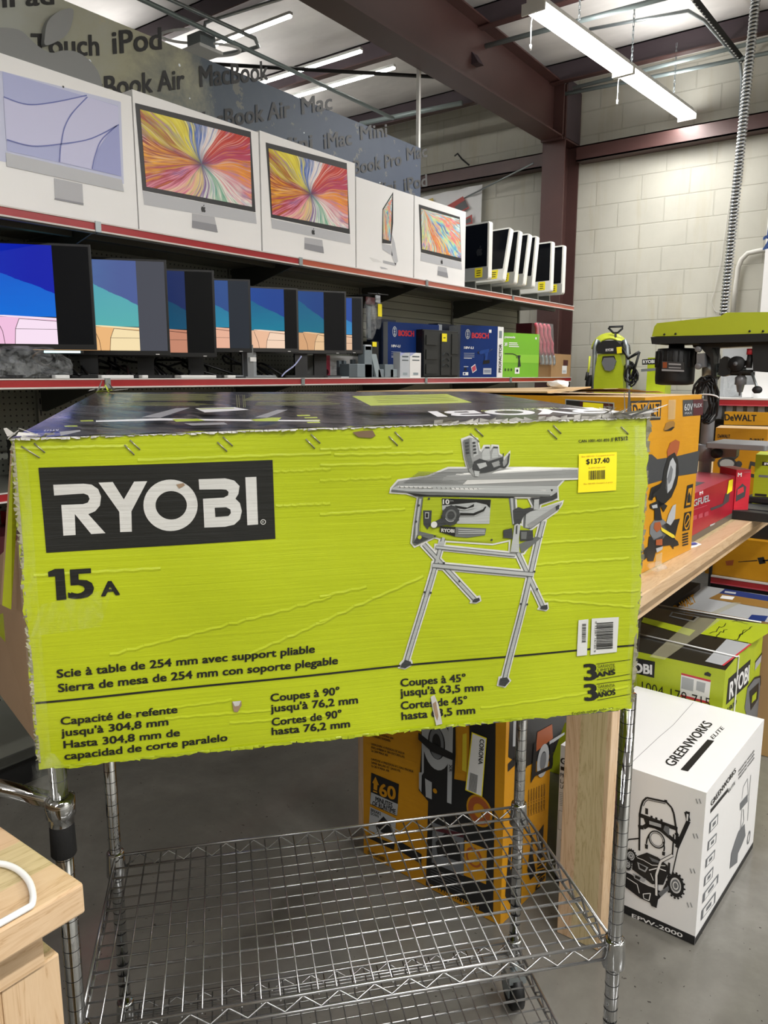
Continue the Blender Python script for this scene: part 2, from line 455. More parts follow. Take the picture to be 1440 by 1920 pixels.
pipe('pale conduit dropping to the junction box above the print', [q0, q1, (q1+q2)/2+Vector((0, 0, -.02)), q2], .011, 'galv')
c = at(378, 88, 2, 3.5); b = MB(); b.box((c.x-.06, c.y-.06, 3.48), (c.x+.06, c.y+.06, 3.56), M('galv')); b.box((c.x-.09, c.y-.09, 3.46), (c.x+.09, c.y+.09, 3.48), M('white'))
jb = tag(b.build('junction_box', bevel=.004), 'small grey junction box hanging where the cable loops meet', 'junction box')
for s, lab in ((-1, 'white cable looping left of the junction box'), (1, 'white cable looping right of the junction box')):
    pts = [c+Vector((0, 0, .02))+(Rv*s*(.02+.14*math.sin(math.pi*k/12)*1.4)+Fv*.16*(1-math.cos(math.pi*k/12))*.6*s) for k in range(13)]
    pipe(lab, pts, .008, 'white', 'cable_loop', 'cable')
pp = at(790, 155, 1, 5.0)
pT = Vector((-3.26, 4.98, pp.z))
pipe('dark thin rod crossing below the roof to the print corner', [at(398, 120, 2, pp.z+.02), pT], .013, 'blackm', 'hanging_rod', 'rod')
# big conduit + strut by the fixture, wall conduits
pipe('grey conduit running under the purlins at upper right', [at(905, 88, 2, 3.93), at(1262, -8, 2, 3.93)], .018, 'pipe')
pipe('pale pipe beside the last purlin left of the rafter', [at(676, 232, 2, 3.9), at(866, 193, 2, 3.9)], .022, 'pipe')
pipe('grey conduit crossing right above the hanging strip light', [at(1075, 165, 2, 3.92), at(1445, 72, 2, 3.92)], .016, 'pipe')
pipe('lower grey pipe running along the top of the block wall', [at(1040, 180, 1, 6.6), at(1220, 145, 1, 6.6), at(1460, 95, 1, 6.6)], .016, 'pipe')
b = MB(); a0 = at(1296, -10, 2, 3.9); a1 = at(1392, 112, 2, 3.9)
b.tube([a0, a1], .024, M('blackm'), 4, smooth=False)
for k in range(24):
    p = a0+(a1-a0)*(k+.5)/24; b.cyl(p+Vector((0, 0, -.026)), p+Vector((0, 0, -.0235)), .007, M('ledh'), 8)
tag(b.build('strut_channel'), 'dark perforated strut channel under the roof at upper right', 'strut')
pipe('thin conduit bent down the block wall beside the armoured hose', [at(1105, 55, 2, 3.98), at(1290, 20, 2, 3.98), at(1320, 38, 2, 3.98), at(1388, 118, 1, 6.86), at(1391, 150, 1, 6.9), at(1383, 280, 1, 6.92), at(1380, 330, 1, 6.92)], .012, 'galv')
p = [at(1445, 468, 1, 6.9), at(1425, 470, 1, 6.9), at(1402, 475, 1, 6.9), at(1390, 487, 1, 6.9), at(1384, 502, 1, 6.9), at(1379, 540, 1, 6.9), at(1374, 585, 1, 6.9)]
pipe('painted conduit curving up the block wall above the drill press', p, .02, 'plaster', 'conduit_pipe', 'pipe', 10)
# armoured hose
A = at(1418, -12, 1, 5.6); B = at(1357, 592, 1, 5.6)
b = MB(); b.tube([A, B], .016, M('blackm'), 10)
Lh = (A-B).length; turns = int(Lh/.022); pts = []
for k in range(turns*9+1):
    w = 2*math.pi*k/9; q = B+(A-B)*(k/(turns*9)); pts.append(q+Vector((math.cos(w)*.0225, math.sin(w)*.0225, 0)))
b.tube(pts, .0085, M('hose', '#c9cdd0', rough=.25, metal=.8), 5)
tag(b.build('armoured_hose'), 'ribbed silver armoured hose hanging in front of the block wall', 'flexible conduit')
b = MB(); pts = [at(1380, 320, 1, 6.93), at(1368, 380, 1, 6.93), at(1359, 440, 1, 6.93), at(1350, 500, 1, 6.93), at(1340, 545, 1, 6.93), at(1333, 565, 1, 6.93), at(1340, 583, 1, 6.93), at(1352, 588, 1, 6.93)]
b.tube(pts, .0035, M('plaster'), 6); tag(b.build('thin_wire'), 'thin pale wire hanging down the block wall left of the hose', 'wire')
# white sheet on the far wall
b = MB(); p = [at(720, 368, 1, 6.9), at(905, 350, 1, 6.9)]
x0, x1 = p[0].x, p[1].x; zt_ = p[1].z; N = 24
M('sheet', '#dcdcdc', rough=.7)
vs = []; fs = []
for j in range(9):
    for i in range(N+1):
        x = x0+(x1-x0)*i/N; vs.append((x, 6.9-.012*math.sin(i*1.3+j*.3)-.01*math.sin(i*.6), zt_-.13*j-.02*math.cos(i/N*3)))
for j in range(8):
    for i in range(N): fs.append((j*(N+1)+i, (j+1)*(N+1)+i, (j+1)*(N+1)+i+1, j*(N+1)+i+1))
b.mesh(vs, fs, M('sheet'), True)
F = Face((0, 6.872, 0), (1, 0, 0), (0, 0, 1))
red = M('signred', '#a5443f', rough=.6)
for q in (((838, 386), (868, 368), (880, 390), (858, 402)), ((868, 412), (885, 402), (886, 420), (872, 424)), ((800, 375), (812, 371), (813, 378), (801, 382))):
    b.poly(F, q, red if q[0][0] != 800 else M('gold', '#b9a24c'), 1)
for q in (((852, 388), (872, 375), (878, 388), (860, 398)), ((872, 413), (882, 407), (884, 416), (874, 420))):
    b.poly(F, q, M('black'), 2)
tag(b.build('wall_banner'), 'white cloth banner with red and black marks on the far wall', 'banner')
b = MB(); b.tube([at(1000, 306, 1, 6.7), at(870, 372, 1, 6.9)], .008, M('galv'), 6)
tag(b.build('brace_rod'), 'thin diagonal brace rod on the wall left of the column', 'rod')
b = MB(); b.tube([at(853, 292, 1, 6.75), at(858, 288, 1, 6.7), at(866, 298, 1, 6.72), at(880, 310, 1, 6.75)], .008, M('black'), 6)
tag(b.build('black_hook'), 'small black hook of cable above the wall beam', 'hook')
# white board at far right
b = MB(); pa = at(1426, 590, 1, 6.6); pt = at(1426, 355, 1, 6.6)
b.box((pa.x, 6.58, pa.z-.7), (pa.x+1.1, 6.62, pt.z+.1), M('white'))
F = Face((0, 6.58, 0), (1, 0, 0), (0, 0, 1))
blue = M('signblue', '#1c3f78', rough=.5)
b.text(F, '25', (1431, 468), (1462, 458), (1432, 443), blue, .04)
b.text(F, 'SALE', (1434, 442), (1500, 432), (1435, 425), blue, .04) if False else None
b.poly(F, ((1437, 448), (1442, 447), (1446, 424), (1440, 425)), blue, 2)
tag(b.build('sign_board'), 'tall white sign board with blue figures at the right edge', 'sign')
# ================================================================ LEFT GONDOLA SHELVING
XF = -2.70; XB = -3.22
def f_peg(t, b, base='#76786e'):
    x, y, z = t.sep(t.coords())
    def cell(a): return t.math('SUBTRACT', t.math('FRACT', t.math('MULTIPLY', a, 1/.0254)), .5)
    a = cell(y); c = cell(z)
    d = t.math('SQRT', t.math('ADD', t.math('MULTIPLY', a, a), t.math('MULTIPLY', c, c)))
    h = t.math('LESS_THAN', d, .16)
    t.link(t.mix(h, lin(base), lin('#0b0b0b')), b.inputs['Base Color'])
def f_slat(t, b):
    x, y, z = t.sep(t.coords())
    f = t.math('FRACT', t.math('MULTIPLY', z, 1/.05))
    g = t.math('LESS_THAN', f, .12)
    t.link(t.mix(g, lin('#9a9a8a'), lin('#4a4a42')), b.inputs['Base Color'])
M('peg', rough=.5, fn=f_peg)
M('slat', rough=.45, fn=f_slat)
M('shelfg', '#7a7b73', rough=.4, metal=.2, var=.06)
M('shelfd', '#4a4b47', rough=.45, metal=.2)
M('redrail', '#a32b30', rough=.25, coat=.5, var=.08)
M('railcl', '#d9d3cf', rough=.15, spec=.8)
M('railo', '#b2543c', rough=.25, coat=.5)
ZT = at(0, 384, 0, XF).z; ZL = at(200, 710, 0, XF).z
gd = thing('gondola_shelving', 'long grey gondola shelving with red price rails along the left side', 'shelving', (-2.95, 2.9, 0))
BAY = 1.12; YJ = [2.915+BAY*k for k in range(-5, 4)]        # joints between bays
YE = 6.25
for j, y0 in enumerate(YJ):
    y1 = min(y0+BAY, YE)
    if y0 >= YE: break
    b = MB(); last = y0 > 3.6
    b.box((XB-.02, y0+.012, 0), (XB, y1-.012, ZT-.01), M('slat' if last else 'peg')); b.build('back_panel', gd)
    for zz, nm in ((ZT, 't'), (ZL, 'l'), (1.14, 'm'), (.72, 'm'), (.16, 'm')):
        b = MB(); m = M('shelfg')
        b.box((XB, y0+.003, zz-.012), (XF-.012, y1-.003, zz), m)
        b.box((XF-.03, y0+.003, zz-.04), (XF-.012, y1-.003, zz-.012), m)
        b.box((XF-.20, y0+.003, zz-.035), (XF-.17, y1-.003, zz-.012), M('shelfd'))
        sh = b.build('shelf', gd)
        b = MB(); hh = .034
        e1 = .45 if (nm == 't' and y1 == YE) else 0
        b.box((XF-.012, y0+.004, zz-hh), (XF-.004, y1-.004+0*e1, zz), M('railo' if nm == 't' and y0 > 2.8 else ('shelfd' if zz < .3 else 'redrail')))
        b.box((XF-.006, y0+.004, zz-.004), (XF, y1-.004, zz+.001), M('railcl' if zz > .3 else 'shelfd')); b.box((XF-.006, y0+.004, zz-hh-.002), (XF, y1-.004, zz-hh+.004), M('railcl' if zz > .3 else 'shelfd'))
        b.box((XF-.01, y0-.012, zz-hh-.003), (XF+.003, y0+.012, zz+.002), M('galv'))
        rl = b.build('price_rail', gd)
        if zz > 1.2:
            b = MB()
            for yy in (y0+.008,):
                b.prism([(XB, yy+.004, zz-.013), (XF-.04, yy+.004, zz-.013), (XF-.04, yy+.004, zz-.03), (XB+.05, yy+.004, zz-.14), (XB, yy+.004, zz-.14)], (0, .006, 0), M('shelfd'))
            b.build('bracket', gd)
    b = MB(); b.box((XB-.01, y0-.012, 0), (XB+.014, y0+.012, ZT), M('shelfg'))
    for k in range(int(ZT/.05)): b.box((XB+.0135, y0-.003, .03+k*.05), (XB+.0150, y0+.003, .055+k*.05), M('black'))
    b.build('upright', gd)
b = MB(); b.box((XB-.012, YE-.012, 0), (XB+.014, YE+.012, ZT), M('shelfg')); b.build('upright', gd)
b = MB(); b.box((XB-.02, YJ[0], .0), (XF-.05, YE, .10), M('blackm')); b.build('base', gd)
# ================================================================ SPACE BANNER
def f_space(t, b):
    v = t.coords(scale=(1, 1, 1)); x, y, z = t.sep(v)
    n = t.noise(v, 2.2, 7, .68, .4); n2 = t.noise(v, 7, 6, .7)
    g = t.math('ADD', t.math('MULTIPLY', y, .22), t.math('MULTIPLY', n, .35))
    base = t.ramp(g, [(.12, '#a3a8a4'), (.34, '#aaada4'), (.50, '#a19f86'), (.60, '#4c5762'), (.75, '#3a485c'), (1.0, '#2a384e')])
    base = t.mix(t.math('MULTIPLY', t.math('GREATER_THAN', n2, .62), .22), base, lin('#b9ae86'))
    st = t.add('ShaderNodeTexVoronoi'); st.inputs['Scale'].default_value = 7; t.link(v, st.inputs['Vector'])
    s = t.math('LESS_THAN', st.outputs['Distance'], .05)
    t.link(t.mix(s, base, lin('#e6ecf2')), b.inputs['Base Color'])
M('space', rough=.55, fn=f_space)
M('bantext', '#1c1c1b', rough=.5)
XN = -3.24
bt0 = at(121, 0, 0, XN); bt1 = at(789, 278, 0, XN)
b = MB(); ylo = -1.2; yhi = bt1.y; zt_ = bt1.z; zt0 = zt_+(bt0.z-bt1.z)*(yhi-ylo)/(bt1.y-bt0.y)
F = Face((XN, 0, ZT), (0, 1, 0), (0, 0, 1), lay=.0015)
b.box((XN-.012, ylo, ZT), (XN, yhi, zt_), M('space'), faces={})
def bt(s, p0, p1, h): b.text(F, s, p0, p1, (p0[0]-.05*h, p0[1]-h), M('bantext'), .022, 2)
bt('Touch', (60, 104), (185, 104), 42); bt('iPod', (212, 101), (302, 92), 44); bt('iPad', (5, 14), (100, 8), 40)
bt('MacBook Air', (120, 192), (345, 166), 43); bt('MacBook', (375, 163), (502, 150), 40)
bt('MacBook Air', (360, 248), (543, 219), 36); bt('Mac', (566, 214), (622, 205), 32)
bt('Mini', (520, 292), (585, 280), 31); bt('iMac', (608, 279), (659, 271), 29); bt('Mini', (676, 262), (725, 256), 26)
bt('MacBook Pro', (620, 336), (752, 309), 27); bt('Mac', (763, 301), (800, 294), 24)
bt('Mini', (700, 368), (742, 360), 24); bt('iPod', (758, 358), (800, 349), 24)
# raised fruit emblem
ap = M('emblem', '#8f9190', rough=.45)
def spl(pts, n=5):
    out = []
    L = len(pts)
    for i in range(L):
        p0, p1, p2, p3 = [Vector(pts[(i+k-1) % L]) for k in range(4)]
        for k in range(n):
            t = k/n; out.append(.5*((2*p1)+(p2-p0)*t+(2*p0-5*p1+4*p2-p3)*t*t+(3*p1-p0-3*p2+p3)*t**3))
    return [tuple(o) for o in out]
def emblem_body(cx, cy, s):
    body = [(0, .30), (.16, .36), (.33, .33), (.42, .22), (.34, .10), (.33, -.03), (.40, -.16), (.45, -.2), (.38, -.38), (.26, -.50), (.12, -.47), (0, -.44), (-.14, -.47), (-.28, -.5), (-.42, -.3), (-.48, -.05), (-.44, .18), (-.3, .33), (-.14, .36)]
    leaf = [(0, .42), (.0, .56), (.1, .68), (.22, .72), (.21, .58), (.12, .46)]
    return [[(cx+x*s, cy+y*s) for x, y in spl(q)] for q in (body, leaf)]
fo = F.px(70, 165)
def add_emblem(b, F, c, s, m, th, layer=2):
    for q in emblem_body(c[0], c[1], s):
        if sgn_area(q) < 0: q = q[::-1]
        top = [F.P(p, layer) + F.n*th for p in q]
        if th > 0: b.prism(top, F.n*th, m)
        else: b.face(top, m)
# leaf and body drawn from their outlines in the photograph
lf = [(78, 88), (77, 70), (82, 45), (98, 28), (118, 20), (130, 22), (128, 45), (118, 68), (98, 82)]
bd = [(-60, 70), (-20, 57), (10, 56), (35, 63), (62, 88), (88, 102), (110, 98), (135, 100), (160, 116), (180, 146), (184, 200), (150, 300), (60, 330), (-60, 300)]
for q in (lf, bd):
    q = [F.px(*p) for p in q]; q = spl(q, 4)
    if sgn_area(q) < 0: q = q[::-1]
    b.prism([F.P(p, 0)+F.n*.03 for p in q], F.n*.03, ap)
bn = b.build('space_banner', loc=(XN, 1, ZT)); tag(bn, 'long printed banner of starry space with dark device names above the boxes', 'banner')
b = MB(); b.box((XN-.035, yhi-.01, ZT), (XN-.012, yhi+.012, pT.z+.02), M('ledh')); tag(b.build('banner_post'), 'thin pale metal post at the far end of the space banner', 'post')
# ================================================================ COMPUTER CARTONS ON THE TOP SHELF
def f_burst(cx, cy, seed, kx=9, ky=1.2, bw=0, pal=0):
    def fn(t, b):
        uvv = t.coords('UV'); x, y, z = t.sep(uvv)
        w1 = t.math('SUBTRACT', t.noise(uvv, 1.5, 1, .3), .5); w2 = t.math('SUBTRACT', t.noise(t.coords('UV', rot=(0, 0, 1.3)), 1.7, 1, .3), .5)
        x = t.math('ADD', x, t.math('MULTIPLY', w1, .32)); y = t.math('ADD', y, t.math('MULTIPLY', w2, .38))
        dx = t.math('SUBTRACT', x, cx); dy = t.math('MULTIPLY', t.math('SUBTRACT', y, cy), .62)
        an = t.math('ARCTAN2', dy, dx); r = t.math('SQRT', t.math('ADD', t.math('MULTIPLY', dx, dx), t.math('MULTIPLY', dy, dy)))
        def nz(ka, kr, off):
            sn = t.math('SINE', an); cs = t.math('COSINE', an)
            cb = t.add('ShaderNodeCombineXYZ'); t.link(t.math('MULTIPLY', sn, ka), cb.inputs[0]); t.link(t.math('MULTIPLY', cs, ka), cb.inputs[1])
            t.link(t.math('ADD', t.math('MULTIPLY', r, kr), off), cb.inputs[2]); return t.noise(cb.outputs[0], 1, 2.5, .6, 0)
        c = nz(30, 2.0, seed+5); e = nz(11, 3.0, seed+9); g = nz(5, 4.0, seed+2)
        an2 = t.math('ADD', t.math('MULTIPLY', an, 1/(2*math.pi)), .5)
        an2 = t.math('ADD', an2, t.math('MULTIPLY', t.math('SUBTRACT', e, .5), .26)); an2 = t.math('ADD', an2, t.math('MULTIPLY', t.math('SUBTRACT', c, .5), .12))
        an2 = t.math('FRACT', t.math('ADD', an2, 1.0))
        Z = ['#f0ab1c', '#a81f34', '#e58ea6', '#e9d184', '#6a3a94', '#eef0e4', '#63ab8c', '#f2eee6', '#d9889c', '#f09a12', '#b8406a', '#c2301e', '#d4584a', '#f2eeea', '#2560bc', '#ece04c', '#d0bc2c', '#98182e', '#f0ab1c']
        if pal: Z = ['#e9973a', '#d9553f', '#f1e36a', '#8c4f9c', '#4f8fd0', '#7fd0d8', '#cfe67a', '#e86a9a', '#e9973a', '#5fb8d8', '#f0f4ee', '#7cc67a', '#e8d84a', '#4f8fd0', '#e86a9a', '#f1e36a', '#7fd0d8', '#d9553f', '#e9973a']
        if pal: an2 = t.math('FRACT', t.math('MULTIPLY', an2, 3.2))
        col = t.ramp(an2, [(k/18, q) for k, q in enumerate(Z)])
        col = t.mix(t.ramp(c, [(.54, (0, 0, 0)), (.68, (.7,)*3)]), col, lin('#f6f0e6'))
        col = t.mix(t.ramp(c, [(.3, (.75,)*3), (.42, (0, 0, 0))]), col, lin('#5a1428') if not pal else lin('#a86a3a'))
        col = t.mix(t.ramp(g, [(.56, (0, 0, 0)), (.66, (.55,)*3)]), col, lin('#2a62b8') if not pal else lin('#f0f4ee'))
        if not pal: col = t.mix(t.ramp(r, [(.02, (.9,)*3), (.13, (0, 0, 0))]), col, lin('#1d3566'))
        t.link(col, b.inputs['Base Color'])
    return fn
M('burst1', rough=.35, fn=f_burst(.52, .47, 1.0)); M('burst2', rough=.35, fn=f_burst(.50, .45, 1.0)); M('burst3', rough=.35, fn=f_burst(.12, 1.05, 3.3, pal=1))
M('carton', '#ececec', rough=.35, var=.02, vscale=3); M('cartonside', '#dcdcdc', rough=.4)
M('pframe', '#2b2b2d', rough=.4); M('pchin', '#b9bbc0', rough=.4); M('pstand', '#b0b1b6', rough=.4); M('pstand2', '#8c8d93', rough=.4)
M('lilac', '#aab0da', rough=.4); M('lilac2', '#c5c6e6', rough=.4); M('lilac3', '#9aa0d2', rough=.4); M('ldark', '#5f68ad', rough=.4); M('lchin', '#c3c8e2', rough=.4)
M('crease', '#8a8a8a', rough=.6)
XC = XF-.02; FS = Face((XC, 0, ZT), (0, 1, 0), (0, 0, 1), lay=.0008)
def qpt(q, s, t):           # bilinear point inside pixel quad (tl, tr, br, bl)
    (ax, ay), (bx, by), (cx, cy), (dx, dy) = q
    return ((ax*(1-s)+bx*s)*(1-t)+(dx*(1-s)+cx*s)*t, (ay*(1-s)+by*s)*(1-t)+(dy*(1-s)+cy*s)*t)
def carton(pl, pr, ptl, ptr, label, art):
    y0, y1 = at(pl, ptl, 0, XC).y, at(pr, ptr, 0, XC).y
    z1 = (at(pl, ptl, 0, XC).z+at(pr, ptr, 0, XC).z)/2
    b = MB(); d = .19
    p = [(XC-d, y0+.003, ZT), (XC, y0+.003, ZT), (XC, y1-.003, ZT), (XC-d, y1-.003, ZT), (XC-d*.55, y0+.003, z1), (XC-.0, y0+.003, z1), (XC-.0, y1-.003, z1), (XC-d*.55, y1-.003, z1)]
    b.hexa(p, M('carton')); art(b)
    o = b.build('computer_carton', loc=(XC-d/2, (y0+y1)/2, ZT+.001)); tag(o, label, 'box')
    # moulded handle strap on top
    h = MB(); yc = (y0+y1)/2
    h.tube([(XC-.06, yc-.09, z1-.002), (XC-.06, yc-.07, z1+.008), (XC-.06, yc+.07, z1+.008), (XC-.06, yc+.09, z1-.002)], .006, M('white'), 6); h.build('handle', o)
    return o
def screen_art(scr, frame, chin, stand, mat, arts=None, apple=None):
    def f(b):
        b.poly(FS, frame, M('pframe'), 1)
        b.grid(FS, [scr[3], scr[2], scr[1], scr[0]], M(mat), 6, 4, 2)
        b.poly(FS, chin, M('pchin'), 1)
        b.poly(FS, stand, M('pstand'), 1)
        (ax, ay), (bx, by), (cx, cy), (dx, dy) = stand
        b.poly(FS, [((ax+dx)/2, (ay+dy)/2), ((bx+cx)/2, (by+cy)/2), (cx, cy), (dx, dy)], M('pstand2'), 2)
        if apple:
            c = FS.px(*apple); 
            for q in emblem_body(c[0], c[1], .026):
                if sgn_area(q) < 0: q = q[::-1]
                b.face([FS.P(p, 2) for p in q], M('pframe'))
        if arts: arts(b)
    return f
def art1(b):
    tl, tr, br, bl = (-30, 125), (226, 191), (232, 345), (-22, 298)
    b.poly(FS, [tl, tr, br, bl], M('lchin'), 1)
    q = [(4, 134), (221, 199), (227, 331), (13, 283)]
    b.poly(FS, q, M('lilac'), 2)
    def reg(pts, m, l): b.poly(FS, pts, M(m), l)
    reg([(6, 182), (50, 196), (100, 192), (150, 180), (160, 183), (130, 215), (118, 240), (115, 270), (60, 274), (11, 262)], 'lilac2', 3)
    reg([(163, 182), (221, 200), (222, 234), (170, 260), (116, 272), (120, 240), (135, 212)], 'lilac2', 3)
    reg([(112, 274), (170, 262), (205, 246), (182, 280), (172, 318), (110, 304)], 'lilac2', 3)
    reg([(212, 240), (222, 236), (227, 331), (174, 318), (182, 283)], 'lilac3', 3)
    for c in ([(6, 182), (50, 196), (100, 192), (162, 179)], [(163, 182), (135, 212), (120, 240), (113, 275), (111, 304)], [(12, 262), (60, 274), (115, 270), (170, 260), (222, 234)], [(218, 236), (190, 262), (178, 290), (172, 317)]):
        c = [FS.px(*p) for p in c]; cc = []
        for i in range(len(c)-1):
            p0 = Vector(c[max(0, i-1)]); p1 = Vector(c[i]); p2 = Vector(c[i+1]); p3 = Vector(c[min(len(c)-1, i+2)])
            for k in range(6):
                t = k/6; cc.append(tuple(.5*((2*p1)+(p2-p0)*t+(2*p0-5*p1+4*p2-p3)*t*t+(3*p1-p0-3*p2+p3)*t**3)))
        cc.append(c[-1]); b.pline(FS, cc, .004, M('ldark'), 4, False)
    b.poly(FS, [(10, 286), (228, 337), (232, 360), (12, 312)], M('pchin'), 3)
    b.poly(FS, [(101, 334), (154, 345), (156, 382), (103, 372)], M('pstand'), 2); b.poly(FS, [(101, 374), (156, 385), (156, 381), (103, 371)], M('pstand2'), 3)
    b.ring(FS, FS.px(118, 163), 0, .004, M('pframe'), 3, 8)
carton(-140, 247, 60, 175, 'white computer carton printed with a pale lilac screen, first from the left', art1)
a2 = screen_art([(262, 205), (468, 258), (472, 388), (274, 350)], [(253, 193), (470, 247), (479, 398), (267, 357)],
                [(267, 358), (479, 399), (481, 420), (270, 384)], [(360, 400), (402, 407), (408, 436), (360, 427)], 'burst1', None, (381, 392))
carton(247, 485, 176, 241, 'white computer carton with the largest colourful burst screen, beside the lilac one', a2)
a3 = screen_art([(503, 278), (650, 318), (653, 429), (510, 402)], [(498, 267), (650, 306), (656, 439), (508, 408)],
                [(508, 410), (656, 440), (657, 458), (510, 428)], [(571, 445), (604, 450), (607, 475), (571, 467)], 'burst2', None, (587, 435))
carton(486, 666, 247, 304, 'white computer carton with a colourful burst screen, third along the shelf', a3)
def art4(b):
    b.poly(FS, [(737, 360), (737, 418), (733, 457), (716, 456), (717, 392)], M('pframe'), 1)
    b.grid(FS, [(718, 448), (732, 452), (735, 366), (718, 394)], M('burst3'), 3, 3, 2)
    b.poly(FS, [(716, 457), (733, 460), (736, 480), (717, 468)], M('pchin'), 1)
    b.poly(FS, [(735, 440), (740, 455), (746, 490), (741, 497), (734, 480)], M('pchin'), 1)
    b.poly(FS, [(718, 488), (743, 494), (742, 499), (718, 493)], M('pstand'), 1); b.poly(FS, [(692, 482), (708, 487), (716, 492), (700, 491)], M('cartonside'), 1)
    b.poly(FS, [(712, 500), (722, 502), (728, 505), (715, 504)], M('pstand'), 1)
carton(667, 776, 331, 366, 'plain white computer carton with a narrow side view of the computer', art4)
a5 = screen_art([(789, 391), (861, 411), (864, 484), (791, 467)], [(785, 383), (862, 407), (865, 491), (789, 473)],
                [(789, 474), (865, 492), (866, 506), (788, 489)], [(821, 499), (837, 502), (840, 521), (820, 516)], 'burst3', None, (828, 491))
carton(777, 874, 367, 397, 'smallest looking white computer carton with slanted rainbow streaks, last in the row', a5)
# ================================================================ OLD ALL-IN-ONE COMPUTERS (slab, black glass, foot)
M('alu', '#b7b8b4', rough=.3, metal=.35); M('whitepl', '#e4e4de', rough=.3); M('glass', '#05070d', rough=.15, spec=.25); M('tagy', '#f2e21c', rough=.5); M('tagtxt', '#3a3410', rough=.6)
M('aluf', '#80827c', rough=.35, metal=.5)
def aio(chinm, label, gl='glass'):
    t = thing('desktop_computer', label, 'computer', (0, 0, 0), 0, 'used desktop computers at the end of the top shelf')
    w, h = .485, .385; z0 = .085
    b = MB(); b.rbox((-w/2, -.012, z0), (w/2, .028, z0+h), .018, M('whitepl'), 4, axis=1); b.build('body', t, world=False)
    b = MB(); b.box((-w/2+.014, -.0145, z0+.088), (w/2-.014, -.0121, z0+h-.012), M(gl)); b.build('screen', t, world=False)
    b = MB(); b.rbox((-w/2+.004, -.0137, z0+.004), (w/2-.004, -.0121, z0+.086), .012, M(chinm), 3, axis=1)
    b.build('chin', t, world=False)
    b = MB(); b.rbox((w/2-.115, -.0152, z0+.018), (w/2-.05, -.0138, z0+.082), .004, M('tagy'), 2, axis=1)
    for zz in (.03, .045, .06): b.box((w/2-.1, -.0156, z0+zz), (w/2-.065, -.0153, z0+zz+.006), M('tagtxt'))
    b.build('price_sticker', t, world=False)
    b = MB()
    pr = [(.03, z0+.12), (.038, z0+.12), (.072, .006), (.072, 0), (-.055, 0), (-.055, .006), (.055, .006)]
    A = [(-.085, y, z) for y, z in pr]; B = [(.085, y, z) for y, z in pr]
    n = len(pr); b.face(A, M('aluf')); b.face(B[::-1], M('aluf'))
    for i in range(n):
        j = (i+1) % n; b.face([A[i], B[i], B[j], A[j]], M('aluf'))
    b.build('foot', t, world=False)
    return t
px_r = [(917, 'alu', 0, 'grey chinned computer nearest the cartons, a dark fruit mark on its glass'),
        (946, 'whitepl', 13, 'white chinned computer leaning back, second in the row of old computers'),
        (967, 'alu', 8, 'leaning grey chinned computer, third in the row of old computers'),
        (984, 'alu', 10, 'leaning computer showing only a narrow strip, fourth in the row'),
        (1000, 'alu', 7, 'grey chinned computer in the middle right of the row, just before the wide gap'),
        (1034, 'whitepl', 0, 'upright white chinned computer, second from the end of the top shelf'),
        (1056, 'alu', 0, 'last old computer at the very end of the top shelf')]
protos = {}
for i, (px, cm, lean, lab) in enumerate(px_r):
    p = at(px, 535, 0, XF-.035); y = p.y
    if cm not in protos: o = aio(cm, lab); protos[cm] = o
    else: o = dup(protos[cm], label=lab)
    yaw = math.radians(-7)
    c = Vector((XF-.035, y, ZT+.001))-Vector((math.cos(yaw), math.sin(yaw), 0))*.2425
    o.location = c; o.rotation_euler = (0, 0, yaw)
    Rl = Matrix.Rotation(math.radians(-lean), 3, 'X'); pv = Vector((0, .03, .16))
    for ch in o.children:
        if not ch.name.startswith('foot'): ch.rotation_euler = (math.radians(-lean), 0, 0); ch.location = pv-Rl @ pv
    if i == 0:
        m_ = MB(); F0 = Face((0, -.0146, 0), (1, 0, 0), (0, 0, 1))
        for q in emblem_body(.165, .275, .055):
            if sgn_area(q) < 0: q = q[::-1]
            m_.face([F0.P(p_, 1) for p_ in q], M('black'))
        mk = m_.build('emblem_mark', None, world=False); first = o; mk.parent = o
ex = [c for c in first.children if c.name.startswith('emblem')]
for o in bpy.data.objects:
    if o.name.startswith('desktop_computer') and o is not first:
        for c in list(o.children):
            if c.name.startswith('emblem_mark'): bpy.data.objects.remove(c)
# ================================================================ MONITORS ON THE EYE-LEVEL SHELF
M('bez', '#0d0d0f', rough=.35); M('bezg', '#3c3e44', rough=.4); M('stand', '#141518', rough=.45); M('standg', '#8e9296', rough=.35, metal=.5)
def em(name, c, s): return M(name, '#000000', rough=.5, spec=.15, emit=s, ecol=c)
def f_sky(c0, c1, c2, c3, s):
    def fn(t, b):
        x, y, z = t.sep(t.coords('UV')); v = t.coords('UV', scale=(1, 3, 1))
        n = t.noise(v, 3, 4, .6)
        # swoosh edge runs from upper left down to the right
        e = t.math('ADD', t.math('MULTIPLY', x, .75), t.math('MULTIPLY', y, 1.0))
        e = t.math('ADD', e, t.math('MULTIPLY', n, .08))
        up = t.math('GREATER_THAN', e, 1.12)
        a = t.ramp(t.math('ADD', y, t.math('MULTIPLY', n, .3)), [(.15, c3), (.9, c2)])
        d = t.ramp(t.math('ADD', x, t.math('MULTIPLY', n, .3)), [(.1, c1), (1, c0)])
        t.link(t.mix(up, a, d), b.inputs['Emission Color'])
    return fn
def screen(i, pal, s, sofa, sofal, bar):
    M('sky%d' % i, '#000000', rough=.4, spec=.2, emit=s, fn=f_sky(*pal, s))
    em('sofa%d' % i, sofa, s); em('sofal%d' % i, sofal, s); em('bar%d' % i, bar, s)
